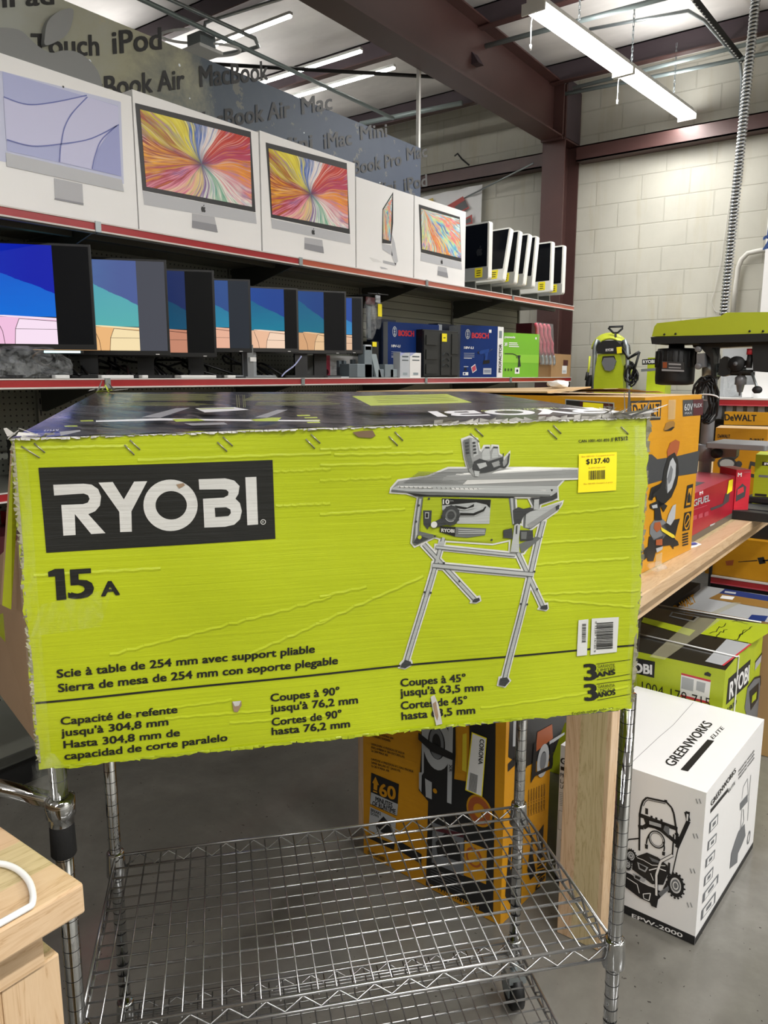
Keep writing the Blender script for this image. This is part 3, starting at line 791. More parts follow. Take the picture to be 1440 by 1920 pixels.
PAL = [(('#0a1ca8', '#0b38b8', '#0e58c8', '#0a6cd8'), 1.0, '#f4c3e2', '#fbe4f6', '#030407'),
       (('#4d5e96', '#5a7fae', '#57a3b4', '#59b0b0'), 1.0, '#eeb97e', '#f8e2b2', '#4a4c55'),
       (('#172a5e', '#15346a', '#0f3f60', '#0e5070'), .9, '#b6745c', '#cf8f74', '#060708'),
       (('#31508c', '#3560a0', '#2c6f98', '#2a88a8'), .95, '#dc9d84', '#efb79c', '#2b3038'),
       (('#173f8c', '#1a4a98', '#145c88', '#0f7a96'), 1.0, '#edbd9c', '#f6d6bc', '#050506'),
       (('#193f80', '#1c4a88', '#165d84', '#146f88'), .95, '#dba97c', '#eec79a', '#07080a'),
       (('#2a4fa0', '#2e62b0', '#2c78b8', '#3a90c8'), .9, '#e0b090', '#eec6a4', '#1d1f22')]
for i, (p, s, a, c, d) in enumerate(PAL): screen(i, p, s*.78, a, c, d)
def monitor(i, pr, top_r, bot_r, wdt, vis, label, angle=0, barfrac=.17, bezl=.010, chin=.02, standm='stand', lamp=False, x=XF-.03, roll=0, sill=.32):
    """right edge of the panel at pixel column pr, between rows top_r and bot_r; vis: part of the width that is in view"""
    R = at(pr, bot_r, 0, x); T = at(pr, top_r, 0, x); h = T.z-R.z; z0 = R.z-ZL
    t = thing('monitor', label, 'monitor', (R.x, R.y, ZL+.002), 0, 'monitors on the eye-level shelf')
    d = Vector((-.6, -.8, 0)); d.rotate(Matrix.Rotation(math.radians(angle), 3, 'Z'))
    yaw = math.atan2(-d.y, -d.x); t.rotation_euler = (0, 0, yaw)
    # local: x from -wdt (left) to 0 (right), y = -depth towards viewer, z up
    b = MB(); b.box((-wdt, 0, z0), (0, .018, z0+h), M('bez')); b.rbox((-wdt*.85, .018, z0+h*.2), (-wdt*.15, .045, z0+h*.8), .02, M('bez'), 3, axis=1)
    b.build('casing', t, world=False, bevel=.002)
    F = Face((0, -.0005, 0), (1, 0, 0), (0, 0, 1), lay=.0004)
    b = MB(); xl, xr = -wdt+bezl, -bezl; zl, zr = z0+chin, z0+h-.010; W = xr-xl; xb = xr-barfrac*wdt; zs = zl+(zr-zl)*sill
    def P(q, m, l): b.poly(F, q, M(m), l, False)
    P([(xl, zl), (xr, zl), (xr, zr), (xl, zr)], 'bar%d' % i, 1)
    xa = xb-(W-barfrac*2*wdt)
    b.grid(F, [(xa, zs), (xb, zs), (xb, zr), (xa, zr)], M('sky%d' % i), 6, 4, 2, False)
    P([(xa, zl), (xb, zl), (xb, zs*.0+zl+(zr-zl)*(sill-.01)), (xa, zl+(zr-zl)*sill)], 'sofa%d' % i, 2)
    u = (xb-xa)
    sx = xb-u*.36; sz = zl+(zr-zl)*(sill+.01)
    P([(sx+.03, zl), (xb, zl), (xb, zs-.015), (sx+.05, sz-.01), (sx+.035, sz-.05)], 'sofal%d' % i, 3)
    P([(sx-.03, zs), (xb, zs-.012), (xb, zs-.004), (sx+.0, sz), (sx-.03, sz)], 'sofal%d' % i, 3)
    b.pline(F, [(sx+.03, zl), (sx+.035, sz-.05), (sx+.05, sz-.012), (xb, zs-.016)], .002, M('sofa%dl' % i, '#3a2420', rough=.5), 4, False)
    b.pline(F, [(sx+.035, sz-.05), (xb, sz-.05)], .0015, M('sofa%dl' % i), 4, False)
    b.pline(F, [(sx-.005, zl), (sx-.01, sz-.06), (sx-.03, sz-.01)], .002, M('sofa%dl' % i), 4, False)
    b.build('screen', t, world=False)
    b = MB(); nx = -wdt*.5
    b.box((nx-.035, .03, 0), (nx+.035, .055, z0+h*.5), M(standm)); b.rbox((nx-.12, -.04, 0), (nx+.12, .075, .012), .02, M(standm), 3)
    b.build('stand', t, world=False)
    if lamp:
        b = MB(); b.box((-.20, -.012, z0-.014), (-.05, .01, z0-.003), M('blackm')); b.box((-.19, -.013, z0-.013), (-.06, -.0118, z0-.005), M('lampblue', '#bfe8f0', emit=1.2, ecol='#c4f2fa')); b.build('lamp_bar', t, world=False)
    else:
        b = MB(); b.box((-.06, -.002, z0+.004), (-.045, -.0006, z0+.007), M('white')); b.build('mark', t, world=False)
    return t
monitor(0, 182, 461, 657, .78, 1, 'large monitor with the deepest blue picture and a glowing light bar, first at left', barfrac=.165, lamp=True, sill=.28)
monitor(1, 320, 489, 668, .66, 1, 'monitor with the palest washed-out picture, second from the left', barfrac=.17, sill=.27)
monitor(2, 407, 508, 671, .62, 1, 'monitor with the darkest dim picture between two paler screens', barfrac=.19, sill=.29)
monitor(3, 473, 525, 662, .52, 1, 'dark grey edged monitor with a slate side bar, right of the dim one', barfrac=.18, sill=.31)
monitor(4, 561, 541, 662, .50, 1, 'monitor on a pale stand with black side bar, third from the end of the row', angle=8, barfrac=.13, standm='standg', sill=.30)
monitor(5, 650, 547, 665, .50, 1, 'monitor with its full black right bar in front of the last one', angle=8, barfrac=.24, sill=.30)
monitor(6, 681, 557, 664, .48, 1, 'narrow glimpse of the last monitor at the end of the row', angle=3, barfrac=.115, sill=.30)
# ---------------------------------------------------------------- clutter below the monitors
def cable(label, pts, r=.004, m='black', grp='cables under the monitors', name='cable'):
    P = [Vector(p) for p in pts]; out = []
    for i in range(len(P)-1):
        p0, p1, p2, p3 = P[max(0, i-1)], P[i], P[i+1], P[min(len(P)-1, i+2)]
        for k in range(6):
            t = k/6; out.append(.5*((2*p1)+(p2-p0)*t+(2*p0-5*p1+4*p2-p3)*t*t+(3*p1-p0-3*p2+p3)*t**3))
    out.append(P[-1]); b = MB(); b.tube(out, r, M(m), 6)
    return tag(b.build(name), label, 'cable', grp)
rnd = random.Random(3)
for i, (px, lab) in enumerate(((125, 'right of the clear plastic bag'), (150, 'left of the first thick monitor neck'), (215, 'between the first two monitor necks'), (250, 'below the palest monitor'), (300, 'right under the palest monitor edge'),
                               (335, 'below the dim monitor'), (370, 'in the thick tangle below the dim monitor'), (392, 'right in the tangle below the dim monitor'), (425, 'beside the pale bracket'), (500, 'right of the pale bracket'), (520, 'under the third last monitor'))):
    y = at(px, 700, 0, XF-.15).y; pts = []
    x = XF-.1; z = ZL+.008
    n = 7
    for k in range(n):
        a = k/(n-1)
        pts.append((x-.1-.28*math.sin(a*3.1)*rnd.uniform(.5, 1), y+rnd.uniform(-.09, .09)+.1*(a-.5), z+.004+.14*math.sin(a*math.pi)*rnd.uniform(.3, 1.)))
    cable('black cable loop %s' % lab, pts, .006)
def f_film(t, b):
    n = t.noise(t.coords(), 22, 5, .7, .8)
    t.link(t.bump(n, 1, .02), b.inputs['Normal'])
    t.link(t.ramp(n, [(.38, (.08,)*3), (.62, (.55,)*3)]), b.inputs['Alpha'])
M('film', '#dfe4e8', rough=.16, spec=.8, fn=f_film)
def crumple(c, r, seed, amp=.35, n=3):
    bm = __import__('bmesh').new(); __import__('bmesh').ops.create_icosphere(bm, subdivisions=n, radius=1)
    rn = random.Random(seed); ks = [(Vector((rn.uniform(-1, 1), rn.uniform(-1, 1), rn.uniform(-1, 1))).normalized(), rn.uniform(2, 7), rn.uniform(0, 6)) for _ in range(9)]
    vs = []
    for v in bm.verts:
        d = v.co.normalized(); k = 1+sum(abs(math.sin(a.dot(d)*f+p))-.5 for a, f, p in ks)*amp/4
        vs.append(Vector((d.x*k*r[0], d.y*k*r[1], max(d.z*k*r[2], -r[2]*.9)))+Vector(c))
    fs = [tuple(v.index for v in f.verts) for f in bm.faces]; bm.free(); return vs, fs
y = at(55, 690, 0, XF-.1).y
b = MB(); vs, fs = crumple((XF-.13, y, ZL+.056), (.07, .17, .058), 5, .4); b.mesh(vs, fs, M('film')); tag(b.build('plastic_bag'), 'crumpled clear plastic bag lying on the shelf below the first monitor', 'bag')
for px, w_, l, lab in ((118, .06, .03, 'small white slip lying beside the plastic bag'), (222, .15, .03, 'white remote lying below the palest monitor'), (273, .03, .03, 'tiny white adapter below the palest monitor'),
                 (374, .20, .05, 'white keyboard lying below the dim monitor'), (435, .05, .03, 'small white plug beside the pale bracket')):
    y = at(px, 705, 0, XF-.05).y; b = MB(); b.rbox((XF-.05-l, y-w_/2, ZL+.001), (XF-.05, y+w_/2, ZL+.014), .005, M('white'), 2)
    tag(b.build('white_accessory', bevel=.002), lab, 'accessory', 'white accessories on the shelf below the monitors')
# pale metal bracket stand at px 470
y = at(473, 700, 0, XF-.1).y; b = MB(); b.box((XF-.14, y-.02, ZL+.001), (XF-.11, y+.02, ZL+.16), M('standg')); b.box((XF-.2, y-.09, ZL+.001), (XF-.05, y+.12, ZL+.008), M('standg'))
b.box((XF-.108, y-.01, ZL+.08), (XF-.10, y+.03, ZL+.1), M('white')); tag(b.build('metal_bracket'), 'pale metal monitor bracket standing bare on the shelf', 'bracket')
cable('pale purple cable curling right of the bracket', [at(565, 668, 0, XF-.08), at(552, 685, 0, XF-.08), at(535, 698, 0, XF-.08), at(528, 706, 0, XF-.08)], .004, 'lilac', None)
# ---------------------------------------------------------------- boxes right of the monitors
def shelfbox(name, label, cat, pl, pr, ztop, depth, m, x=XF-.03, yaw=0, art=None, side=None, top=None, build=True, group=None, taper=0, base=705, bevel=0):
    """front face stands at plane through the left front corner (pixel column pl at x), turned by yaw"""
    A = at(pl, base, 0, x); u = Vector((math.sin(math.radians(-yaw)), math.cos(math.radians(yaw)), 0))
    d = ray(pr, base); # hit of the column pr with the vertical face plane
    n = Vector((u.y, -u.x, 0)); k = (A-EYE).dot(n)/d.dot(n); B = EYE+d*k
    w_ = (B-A).dot(u); T = at(pl, ztop, 0, x).z
    A = Vector((A.x, A.y, ZL+.001)); Bk = n*-depth
    p = [A, A+u*w_, A+u*w_+Bk, A+Bk]; up = Vector((0, 0, T-A.z))
    p = [p[3], p[0], p[1], p[2]]
    b = MB(); b.hexa(p+[q+up for q in p], M(m), {'top': M(top or m), 0: M(side or m)})
    F = Face(A, u, (0, 0, 1), lay=.0008); 
    if art: art(b, F, w_, T-A.z)
    if not build: return b, F, w_, T-A.z
    o = b.build(name, bevel=bevel); return tag(o, label, cat, group)
M('bblue', '#0c2f70', rough=.4, spec=.3); M('bblue2', '#15408a', rough=.35); M('dkblue', '#0f1c36', rough=.4); M('bred', '#c5303c', rough=.4); M('silver', '#b9bfc6', rough=.3)
M('gwgreen', '#76b82a', rough=.35); M('gwlight', '#8cc93a', rough=.35); M('kraft', '#a5835a', rough=.75, var=.06); M('krafts', '#8f7049', rough=.75)
M('casegrey', '#2a2c2b', rough=.55); M('caseblk', '#121314', rough=.5); M('pinkr', '#c24a5e', rough=.4); M('dred', '#4a1a22', rough=.4); M('gmod', '#77838a', rough=.45); M('gmodl', '#93a0a6', rough=.4); M('gmodd', '#515b61', rough=.5)
def rect(b, F, x0, y0, x1, y1, m, l=1): b.poly(F, [(x0, y0), (x1, y0), (x1, y1), (x0, y1)], M(m), l, False)
def txt(b, F, s, x, y, w_, h, m, bold=.03, l=2): b.text(F, s, (x, y), (x+w_, y), (x, y+h), M(m), bold, l, False)
def blob(b, F, pts, w_, h, m, l=3): b.poly(F, [(x*w_, y*h) for x, y in pts], M(m), l, False)
def drill(b, F, x, y, s, l=3):
    q = lambda pts, m: b.poly(F, [(x+a*s, y+c*s) for a, c in pts], M(m), l, False)
    q([(0, .75), (.1, .88), (.5, .95), (.75, 1.0), (.75, .78), (.45, .72), (.1, .64)], 'bblue2')
    q([(-.12, .72), (0, .66), (.0, .85), (-.12, .8)], 'black')
    q([(.4, .74), (.68, .78), (.62, .3), (.42, .3)], 'bblue2'); q([(.7, .8), (1.0, 1.02), (1.0, .95), (.75, .85)], 'gmodd')
    q([(.3, .05), (.82, .12), (.82, .32), (.34, .28)], 'black'); q([(.42, .74), (.47, .5), (.44, .3), (.42, .3)], 'black')
def art_b(full):
    def f(b, F, w_, h):
        s = h
        b.ring(F, (.17*s, .83*s), .075*s, .095*s, M('silver'), 2, 20, sx=.6)
        for k in (-1, 0, 1): b.ring(F, (.17*s, .83*s+k*.045*s), 0, .02*s, M('silver'), 2, 10)
        txt(b, F, 'BOSCH', .27*s, .76*s, .40*s, .10*s, 'bred', .05)
        txt(b, F, '18V-LI', .09*s, .55*s, .22*s, .045*s, 'white', .04)
        for k in range(3): rect(b, F, .09*s, (.46-.035*k)*s, .34*s, (.468-.035*k)*s, 'silver')
        rect(b, F, .09*s, .365*s, .28*s, .375*s, 'white')
        if full:
            drill(b, F, .45*s, .24*s, .32*s)
            b.poly(F, [(.26*s, .2*s), (.36*s, .26*s), (.40*s, .14*s), (.30*s, .08*s)], M('white'), 3, False); b.poly(F, [(.275*s, .19*s), (.36*s, .24*s), (.385*s, .15*s), (.305*s, .1*s)], M('pinkr'), 4, False)
            rect(b, F, .07*s, .04*s, .2*s, .10*s, 'white', 2); b.ring(F, (.11*s, .07*s), 0, .02*s, M('bblue'), 3, 10)
            rect(b, F, .09*s, .2*s, .2*s, .215*s, 'silver'); b.ring(F, (.13*s, .16*s), 0, .03*s, M('black'), 3, 8)
            rect(b, F, .56*s, .06*s, .76*s, .18*s, 'silver', 2); rect(b, F, .58*s, .13*s, .74*s, .14*s, 'bblue', 3); rect(b, F, .58*s, .1*s, .74*s, .11*s, 'bblue', 3)
            rect(b, F, .68*s, .87*s, .74*s, .93*s, 'white', 2)
        else:
            rect(b, F, .2*s, .12*s, .3*s, .145*s, 'white')
    return f
def handlecut(b, F, w_, h, x0, x1, m='black'):
    pass
shelfbox('boxed_speaker', 'pink and white carton behind the grey display blocks', 'box', 598, 675, 666, .14, 'white', x=XF-.22, yaw=0,
         art=lambda b, F, w_, h: (rect(b, F, 0, 0, w_*.26, h, 'pinkr', 1), [b.ring(F, (w_*q, h*.25), 0, .018, M('dred'), 2, 6) for q in (.06, .18)], [rect(b, F, w_*.36, h*(.78-.13*k), w_*.55, h*(.8-.13*k), 'silver', 2) for k in range(5)],
                                  b.poly(F, [(w_*.55, h*.2), (w_*.9, h*.05), (w_*.92, h*.3), (w_*.75, h*.6), (w_*.6, h*.55)], M('gmodd'), 2, False)))
# grey modular display
yy = lambda px, x: at(px, 705, 0, x).y
zz = lambda py, px, x: at(px, py, 0, x).z
b = MB(); X = XF-.02
def modb(pl, pr, pt, m, d=.07, x=X, z0=None, lean=0):
    y0, y1 = yy(pl, x), yy(pr, x); z = zz(pt, pl, x); zb_ = ZL+.001 if z0 is None else zz(z0, pl, x)
    p = [(x-d, y0, zb_), (x, y0, zb_), (x, y1, zb_), (x-d, y1, zb_)]; q = [(x-d, y0+lean, z), (x, y0+lean, z), (x, y1+lean, z), (x-d, y1+lean, z)]
    b.hexa(p+q, M(m))
modb(655, 765, 706, 'gmodd', .14)
modb(655, 670, 682, 'gmodd'); modb(670, 699, 682, 'gmod'); modb(684, 698, 648, 'gmod', .05); modb(685, 697, 646, 'silver', .052, z0=657)
modb(706, 716, 664, 'gmodl', .02, lean=-.05); modb(709, 720, 692, 'gmod', .05); modb(722, 738, 683, 'gmod', .06); modb(732, 745, 692, 'gmodl', .08); modb(640, 655, 706, 'silver', .1)
modb(636, 641, 676, 'gmodd', .02, x=X-.1); modb(645, 650, 676, 'gmodd', .02, x=X-.1); modb(661, 667, 674, 'gmodd', .02, x=X-.1)
tag(b.build('display_stand', bevel=.003), 'grey plastic display stand of stepped blocks on the shelf', 'display stand')
# hanging packages
b = MB(); hx = XF-.06; y = yy(700, hx)
b.tube([(XB+.02, y, zz(552, 700, hx)), (XF-.02, y, zz(552, 700, hx))], .005, M('black'), 6); b.tube([(XF-.03, y-.09, zz(553, 700, hx)), (XF-.03, y+.1, zz(551, 700, hx))], .004, M('black'), 6)
b.build('peg_hook', gd)
for i, (pl, pr, pt, pb, xx, m, lab) in enumerate(((683, 704, 556, 640, hx, 'film', 'clear plastic pack hanging from the shelf hook beside the last monitor'), (701, 714, 553, 620, hx-.03, 'film', 'clear pack with a yellow label hanging just right of the other pack'))):
    y0, y1 = yy(pl, xx), yy(pr, xx); z1, z0 = zz(pt, pl, xx), zz(pb, pl, xx)
    b = MB(); vs, fs = crumple(((xx), (y0+y1)/2, (z0+z1)/2), (.02, (y1-y0)/2, (z1-z0)/2), 11+i, .2); b.mesh(vs, fs, M(m), True)
    b.box((xx-.002, y0+.015, z1-.04), (xx+.004, y1-.01, z1+.0), M('dred' if i == 0 else 'silver'))
    if i: b.box((xx+.021, y0+.01, (z0+z1)/2-.02), (xx+.024, y1-.02, (z0+z1)/2+.05), M('tagy'))
    else: b.box((xx+.0, y0+.02, z0+.02), (xx+.01, y0+.05, z1-.05), M('gmodd'))
    tag(b.build('hanging_pack'), lab, 'package', 'hanging packs on the shelf hook')
b = MB(); y = yy(704, XF-.06); b.box((XF-.07, y-.018, zz(650, 704, XF-.06)), (XF-.066, y+.02, zz(641, 704, XF-.06)), M('tagy')); b.box((XF-.16, y-.02, ZL+.001), (XF-.075, y+.05, zz(640, 704, XF-.06)), M('caseblk'))
tag(b.build('black_carton'), 'small black carton with a yellow tag behind the grey blocks', 'box')
shelfbox('tool_carton', 'dark navy carton behind the grey display blocks, left of the first blue tool case', 'box', 716, 742, 598, .12, 'dkblue', x=XF-.24, art=lambda b, F, w_, h: (rect(b, F, w_*.1, h*.55, w_*.8, h*.57, 'silver'), rect(b, F, w_*.1, h*.8, w_*.6, h*.86, 'gmodl'), blob(b, F, [(.3, .3), (.8, .3), (.8, .45), (.3, .45)], w_, h, 'gmod')))
shelfbox('tool_carton', 'blue tool carton with red lettering half hidden by the black case', 'box', 727, 822, 603, .10, 'bblue', x=XF-.20, yaw=-10, art=art_b(False), side='silver', group='blue tool cartons')
shelfbox('tool_carton', 'small dark blue carton peeking above the black case', 'box', 820, 856, 606, .08, 'dkblue', x=XF-.30, art=lambda b, F, w_, h: (txt(b, F, 'BOSCH', w_*.3, h*.82, w_*.5, h*.06, 'bblue2'), rect(b, F, 0, h*.8, w_*.2, h*.98, 'silver')))
# black tool case
def art_case(b, F, w_, h):
    n = Vector(F.n)
    def rib(x0, z0, x1, z1, t_, m='casegrey'):
        p = [F.P((x0, z0)), F.P((x1, z0)), F.P((x1, z1)), F.P((x0, z1))]; p = [Vector(q)+n*t_ for q in p]; b.prism(p, n*t_, M(m))
    rib(0, .01, w_*.92, h*.97, .012)
    for k in range(3): rib(w_*.04, h*(.08+.3*k), w_*.34, h*(.28+.3*k), .02)
    rib(w_*.45, h*.05, w_*.70, h*.93, .02); rib(w_*.76, h*.05, w_*.95, h*.45, .018); rib(w_*.76, h*.5, w_*.95, h*.93, .018)
    for k in range(3):
        for j in range(8):
            t0, t1 = math.pi*j/8, math.pi*(j+1)/8; c = (w_*.57, h*(.22+.12*k))
            b.face([F.P((c[0]+.03*math.cos(a), c[1]+.02*math.sin(a)))+n*z for a, z in ((t0, .02), (t1, .02), (t1, .026), (t0, .026))], M('gmodd'))
    p = [(w_*.46, h*.76), (w_*.60, h*.76), (w_*.60, h*.93), (w_*.46, h*.93)]; b.face([F.P(q)+n*.0215 for q in p], M('tagy'))
    b.face([F.P(q)+n*.022 for q in ((w_*.5, h*.83), (w_*.56, h*.83), (w_*.56, h*.85), (w_*.5, h*.85))], M('tagtxt'))
shelfbox('tool_case', 'black ribbed tool case with a yellow tag standing between the blue cartons', 'case', 792, 858, 617, .16, 'caseblk', x=XF-.10, yaw=-8, art=art_case, bevel=.004)
shelfbox('tool_carton', 'blue tool carton showing its whole red lettering and a drill picture', 'box', 862, 931, 609, .14, 'bblue', x=XF-.14, yaw=-24, art=art_b(True), side='silver', group='blue tool cartons')
def spine(b, F, w_, h):
    F2 = F; b.text(F, 'PROFACTOR', (w_*.7, h*.1), (w_*.7, h*.66), (w_*.25, h*.1), M('black'), .03, 2, False); rect(b, F, w_*.2, h*.78, w_*.7, h*.92, 'gmod')
shelfbox('spine_carton', 'narrow white carton with vertical lettering beside the blue drill carton', 'box', 931.5, 942, 612, .12, 'white', x=XF-.04, art=spine)
def art_gw(b, F, w_, h):
    s = h; rect(b, F, 0, h*.33, w_, h*.52, 'gwlight'); txt(b, F, 'greenworks', .06*s, .88*s, .36*s, .05*s, 'white', .05)
    txt(b, F, '24V', .07*s, .70*s, .1*s, .08*s, 'white', .05)
    for k in range(3): rect(b, F, .22*s, (.765-.04*k)*s, (.5+.03*k)*s, (.785-.04*k)*s, 'white')
    b.pline(F, [(.08*s, .53*s), (.35*s, .53*s), (.48*s, .50*s), (.50*s, .43*s)], .006, M('blackm'), 3, False)
    b.poly(F, [(.50*s, .5*s), (.62*s, .5*s), (.6*s, .42*s), (.64*s, .25*s), (.54*s, .23*s), (.55*s, .4*s)], M('casegrey'), 3, False)
    for k in range(3): b.ring(F, ((.12+.1*k)*s, .17*s), .012*s, .03*s, M('casegrey'), 3, 8)
    rect(b, F, .44*s, .08*s, .6*s, .22*s, 'white', 2); b.ring(F, (.52*s, .15*s), 0, .035*s, M('dkblue'), 3, 10)
    b.ring(F, (w_*.9, .9*s), 0, .03*s, M('white'), 2, 12)
shelfbox('trimmer_carton', 'bright green carton with a garden trimmer picture on the shelf', 'box', 940, 1009, 623, .1, 'gwgreen', x=XF-.10, yaw=-15, art=art_gw, side='white')
# two small white boxes in front
for pl, pr, m, lab in ((750, 768, 'silver', 'small greyish white box with a printed column, left of its twin'), (768.5, 789, 'white', 'small bright white box in front of the black tool case')):
    def art_s(b, F, w_, h): rect(b, F, w_*.2, h*.82, w_*.85, h*.87, 'gmodd'); rect(b, F, w_*.2, h*.68, w_*.85, h*.72, 'gmodd'); b.poly(F, [(0, h), (w_*.5, h), (0, h*.85)], M('lilac'), 1, False); rect(b, F, w_*.3, h*.1, w_*.75, h*.2, 'gmodl')
    shelfbox('small_box', lab, 'box', pl, pr, 661, .05, m, x=XF-.005, art=art_s, group='small white boxes on the shelf')
# red grip packs and kraft cartons at the end
for i, (pl, pr, pt, x, m, lab) in enumerate(((1005, 1032, 662, XF-.04, 'krafts', 'brown kraft carton beside the green trimmer carton'), (1033, 1069, 663, XF-.02, 'kraft', 'brown kraft carton with a shipping label at the shelf end'))):
    def art_k(b, F, w_, h, i=i):
        if i: rect(b, F, w_*.55, h*.15, w_*.8, h*.5, 'white'); rect(b, F, w_*.58, h*.2, w_*.75, h*.3, 'silver', 2); rect(b, F, w_*.6, h*.5, w_*.85, h*.75, 'dred', 1)
        else: rect(b, F, w_*.2, h*.55, w_*.5, h*.6, 'dred')
    shelfbox('kraft_carton', lab, 'box', pl, pr, pt, .25, m, x=x, art=art_k, group='kraft cartons at the shelf end')
yb = yy(996, XF-.15)
b = MB(); b.box((XF-.3, yb, ZL+.001), (XF-.16, yb+.22, zz(605, 996, XF-.15)), M('dred')); tag(b.build('dark_red_pack'), 'dark red pack standing behind the green trimmer carton', 'package')
b = MB(); x = XF-.015
for k in range(4):
    y0 = yy(1001+k*7.5, x); z0 = zz(664, 1005, x); z1 = zz(607, 1005, x)
    pts = [(x, y0+.03*j/8+ .012*math.sin(j*1.6)+.13*j/8*0, z1-(z1-z0)*j/8) for j in range(9)]; pts = [(a, c+.09*(1-(d-z0)/(z1-z0)), d) for a, c, d in pts]
    b.tube(pts, [.014, .017, .015, .018, .015, .018, .015, .016, .012], M('pinkr'), 8)
    e = pts[-1]; b.tube([e, (e[0], e[1]+.02, e[2]-.03), (e[0], e[1]+.03, e[2]-.06), (e[0], e[1]+.02, e[2]-.075)], .011, M('galv'), 6)
y0 = yy(998, x); b.face([(x+.02, y0, z1+.01), (x+.02, y0+.30, z1+.01), (x+.02, y0+.36, z0-.08), (x+.02, y0+.09, z0-.08)][::1], M('clearpk', '#e8ecee', rough=.1, alpha=.16))
tag(b.build('grip_tool_pack'), 'clear pack of four tools with wavy pink red handles at the shelf end', 'tool pack')
# lower shelves at the far left, behind the saw carton
for i, (y0, y1, z, h, m, lab) in enumerate(((1.50, 1.66, .72, .30, 'bred', 'red carton low on the gondola at the left edge'), (1.2, 1.46, .72, .26, 'dred', 'dark red carton on the low shelf left of the bright one'), (1.55, 1.9, 1.14, .16, 'black', 'black device on the shelf below the monitors at the far left'))):
    b = MB(); b.box((XF-.34, y0, z+.001), (XF-.03, y1, z+h), M(m)); F = Face((XF-.03, y0, z), (0, 1, 0), (0, 0, 1))
    if m == 'bred': txt(b, F, 'HO', .02, .06, .1, .05, 'white')
    else: rect(b, F, .04, h*.4, .14, h*.5, 'silver')
    tag(b.build('shelf_carton'), lab, 'box')
# ================================================================ MAPLE WORKBENCHES
def f_maple(ax):
    def fn(t, b):
        sc_ = [9, 9, 9]; sc_[ax] = .9
        v = t.coords(scale=tuple(sc_))
        n = t.noise(v, 1.6, 5, .6, 1.2); w = t.math('FRACT', t.math('MULTIPLY', n, 9))
        c = t.ramp(w, [(.0, '#bea47c'), (.35, '#cbb38c'), (.8, '#c5ac84'), (1, '#b0956c')])
        x = t.sep(t.coords()); o = x[1-ax] if ax < 2 else x[0]
        pl = t.add('ShaderNodeTexWhiteNoise', noise_dimensions='1D'); t.link(t.math('FLOOR', t.math('MULTIPLY', o, 14)), pl.inputs['W'])
        c = t.mix(.10, c, pl.outputs['Color'], 'OVERLAY')
        t.link(c, b.inputs['Base Color'])
    return fn
M('mapley', rough=.35, fn=f_maple(1)); M('maplez', rough=.4, fn=f_maple(2)); M('maplex', rough=.4, fn=f_maple(0))
ZB = 1.01
def bench(label, x0, x1, y0, y1, ys):
    t = thing('workbench', label, 'workbench', (x1-.2, y0+.2, 0), 0, 'maple workbenches')
    b = MB(); b.box((x0, y0, ZB-.036), (x1, y1, ZB), M('mapley')); b.build('tabletop', t, bevel=.003)
    for x in (x0+.04, x1-.065):
        b = MB(); b.box((x, y0+.03, ZB-.10), (x+.025, y1-.03, ZB-.036), M('mapley')); b.build('apron', t)
    for y in (y0+.03, y1-.055):
        b = MB(); b.box((x0+.055, y, ZB-.10), (x1-.055, y+.025, ZB-.036), M('maplex')); b.build('apron', t)
    for y in ys:
        for x, s_ in ((x0+.045, 1), (x1-.045, -1)):
            yf = y-.02 if y < (y0+y1)/2 else y
            if s_ > 0 and yf > 1 and yf < 3: yf += .07
            b = MB(); b.box((x, yf+.001, .001), (x+s_*(.125 if s_ < 0 else .10), yf+.044, ZB-.102), M('maplez')); b.box((x, yf+.044, .001), (x+s_*.035, yf+.11, ZB-.102), M('maplez')); b.build('leg', t, bevel=.002)
    return t
lg = at(1110, 1757, 2, 0)
BX1 = -.600; BX0 = -1.59; BY0 = 1.83
bench('long maple workbench carrying the large yellow saw carton and the drill press', BX0, BX1, BY0, 5.3, (BY0+.03, 5.2))
tc = at(157, 1655, 2, ZB)
bench('maple workbench whose corner shows at the lower left with a white cord on top', tc.x-.95, tc.x, -1.5, tc.y, (tc.y-.12, -1.45))
b = MB(); pts = [at(-20, 1618, 2, ZB+.004), at(10, 1621, 2, ZB+.004), at(35, 1632, 2, ZB+.004), at(54, 1652, 2, ZB+.004), at(62, 1678, 2, ZB+.004), at(63, 1700, 2, ZB+.004)]
e = at(60, 1713, 0, tc.x+.004)
pts += [at(61, 1702, 2, ZB+.004)]
pts = pts[:5]+[at(59, 1700, 2, ZB+.0045), at(52, 1716, 2, ZB+.0045), at(30, 1729, 2, ZB+.0045), at(8, 1741, 2, ZB+.0045), at(-20, 1752, 2, ZB+.0045)]
pp_ = []
for i in range(len(pts)-1):
    p0, p1, p2, p3 = pts[max(0, i-1)], pts[i], pts[i+1], pts[min(len(pts)-1, i+2)]
    for k in range(5):
        t_ = k/5; pp_.append(.5*((2*p1)+(p2-p0)*t_+(2*p0-5*p1+4*p2-p3)*t_*t_+(3*p1-p0-3*p2+p3)*t_**3))
pp_ = [Vector((min(p.x, tc.x-.004), p.y, p.z)) for p in pp_]
b.tube(pp_, .0035, M('white'), 10); tag(b.build('charging_cord'), 'white charging cord curling over the corner of the near workbench', 'cord')
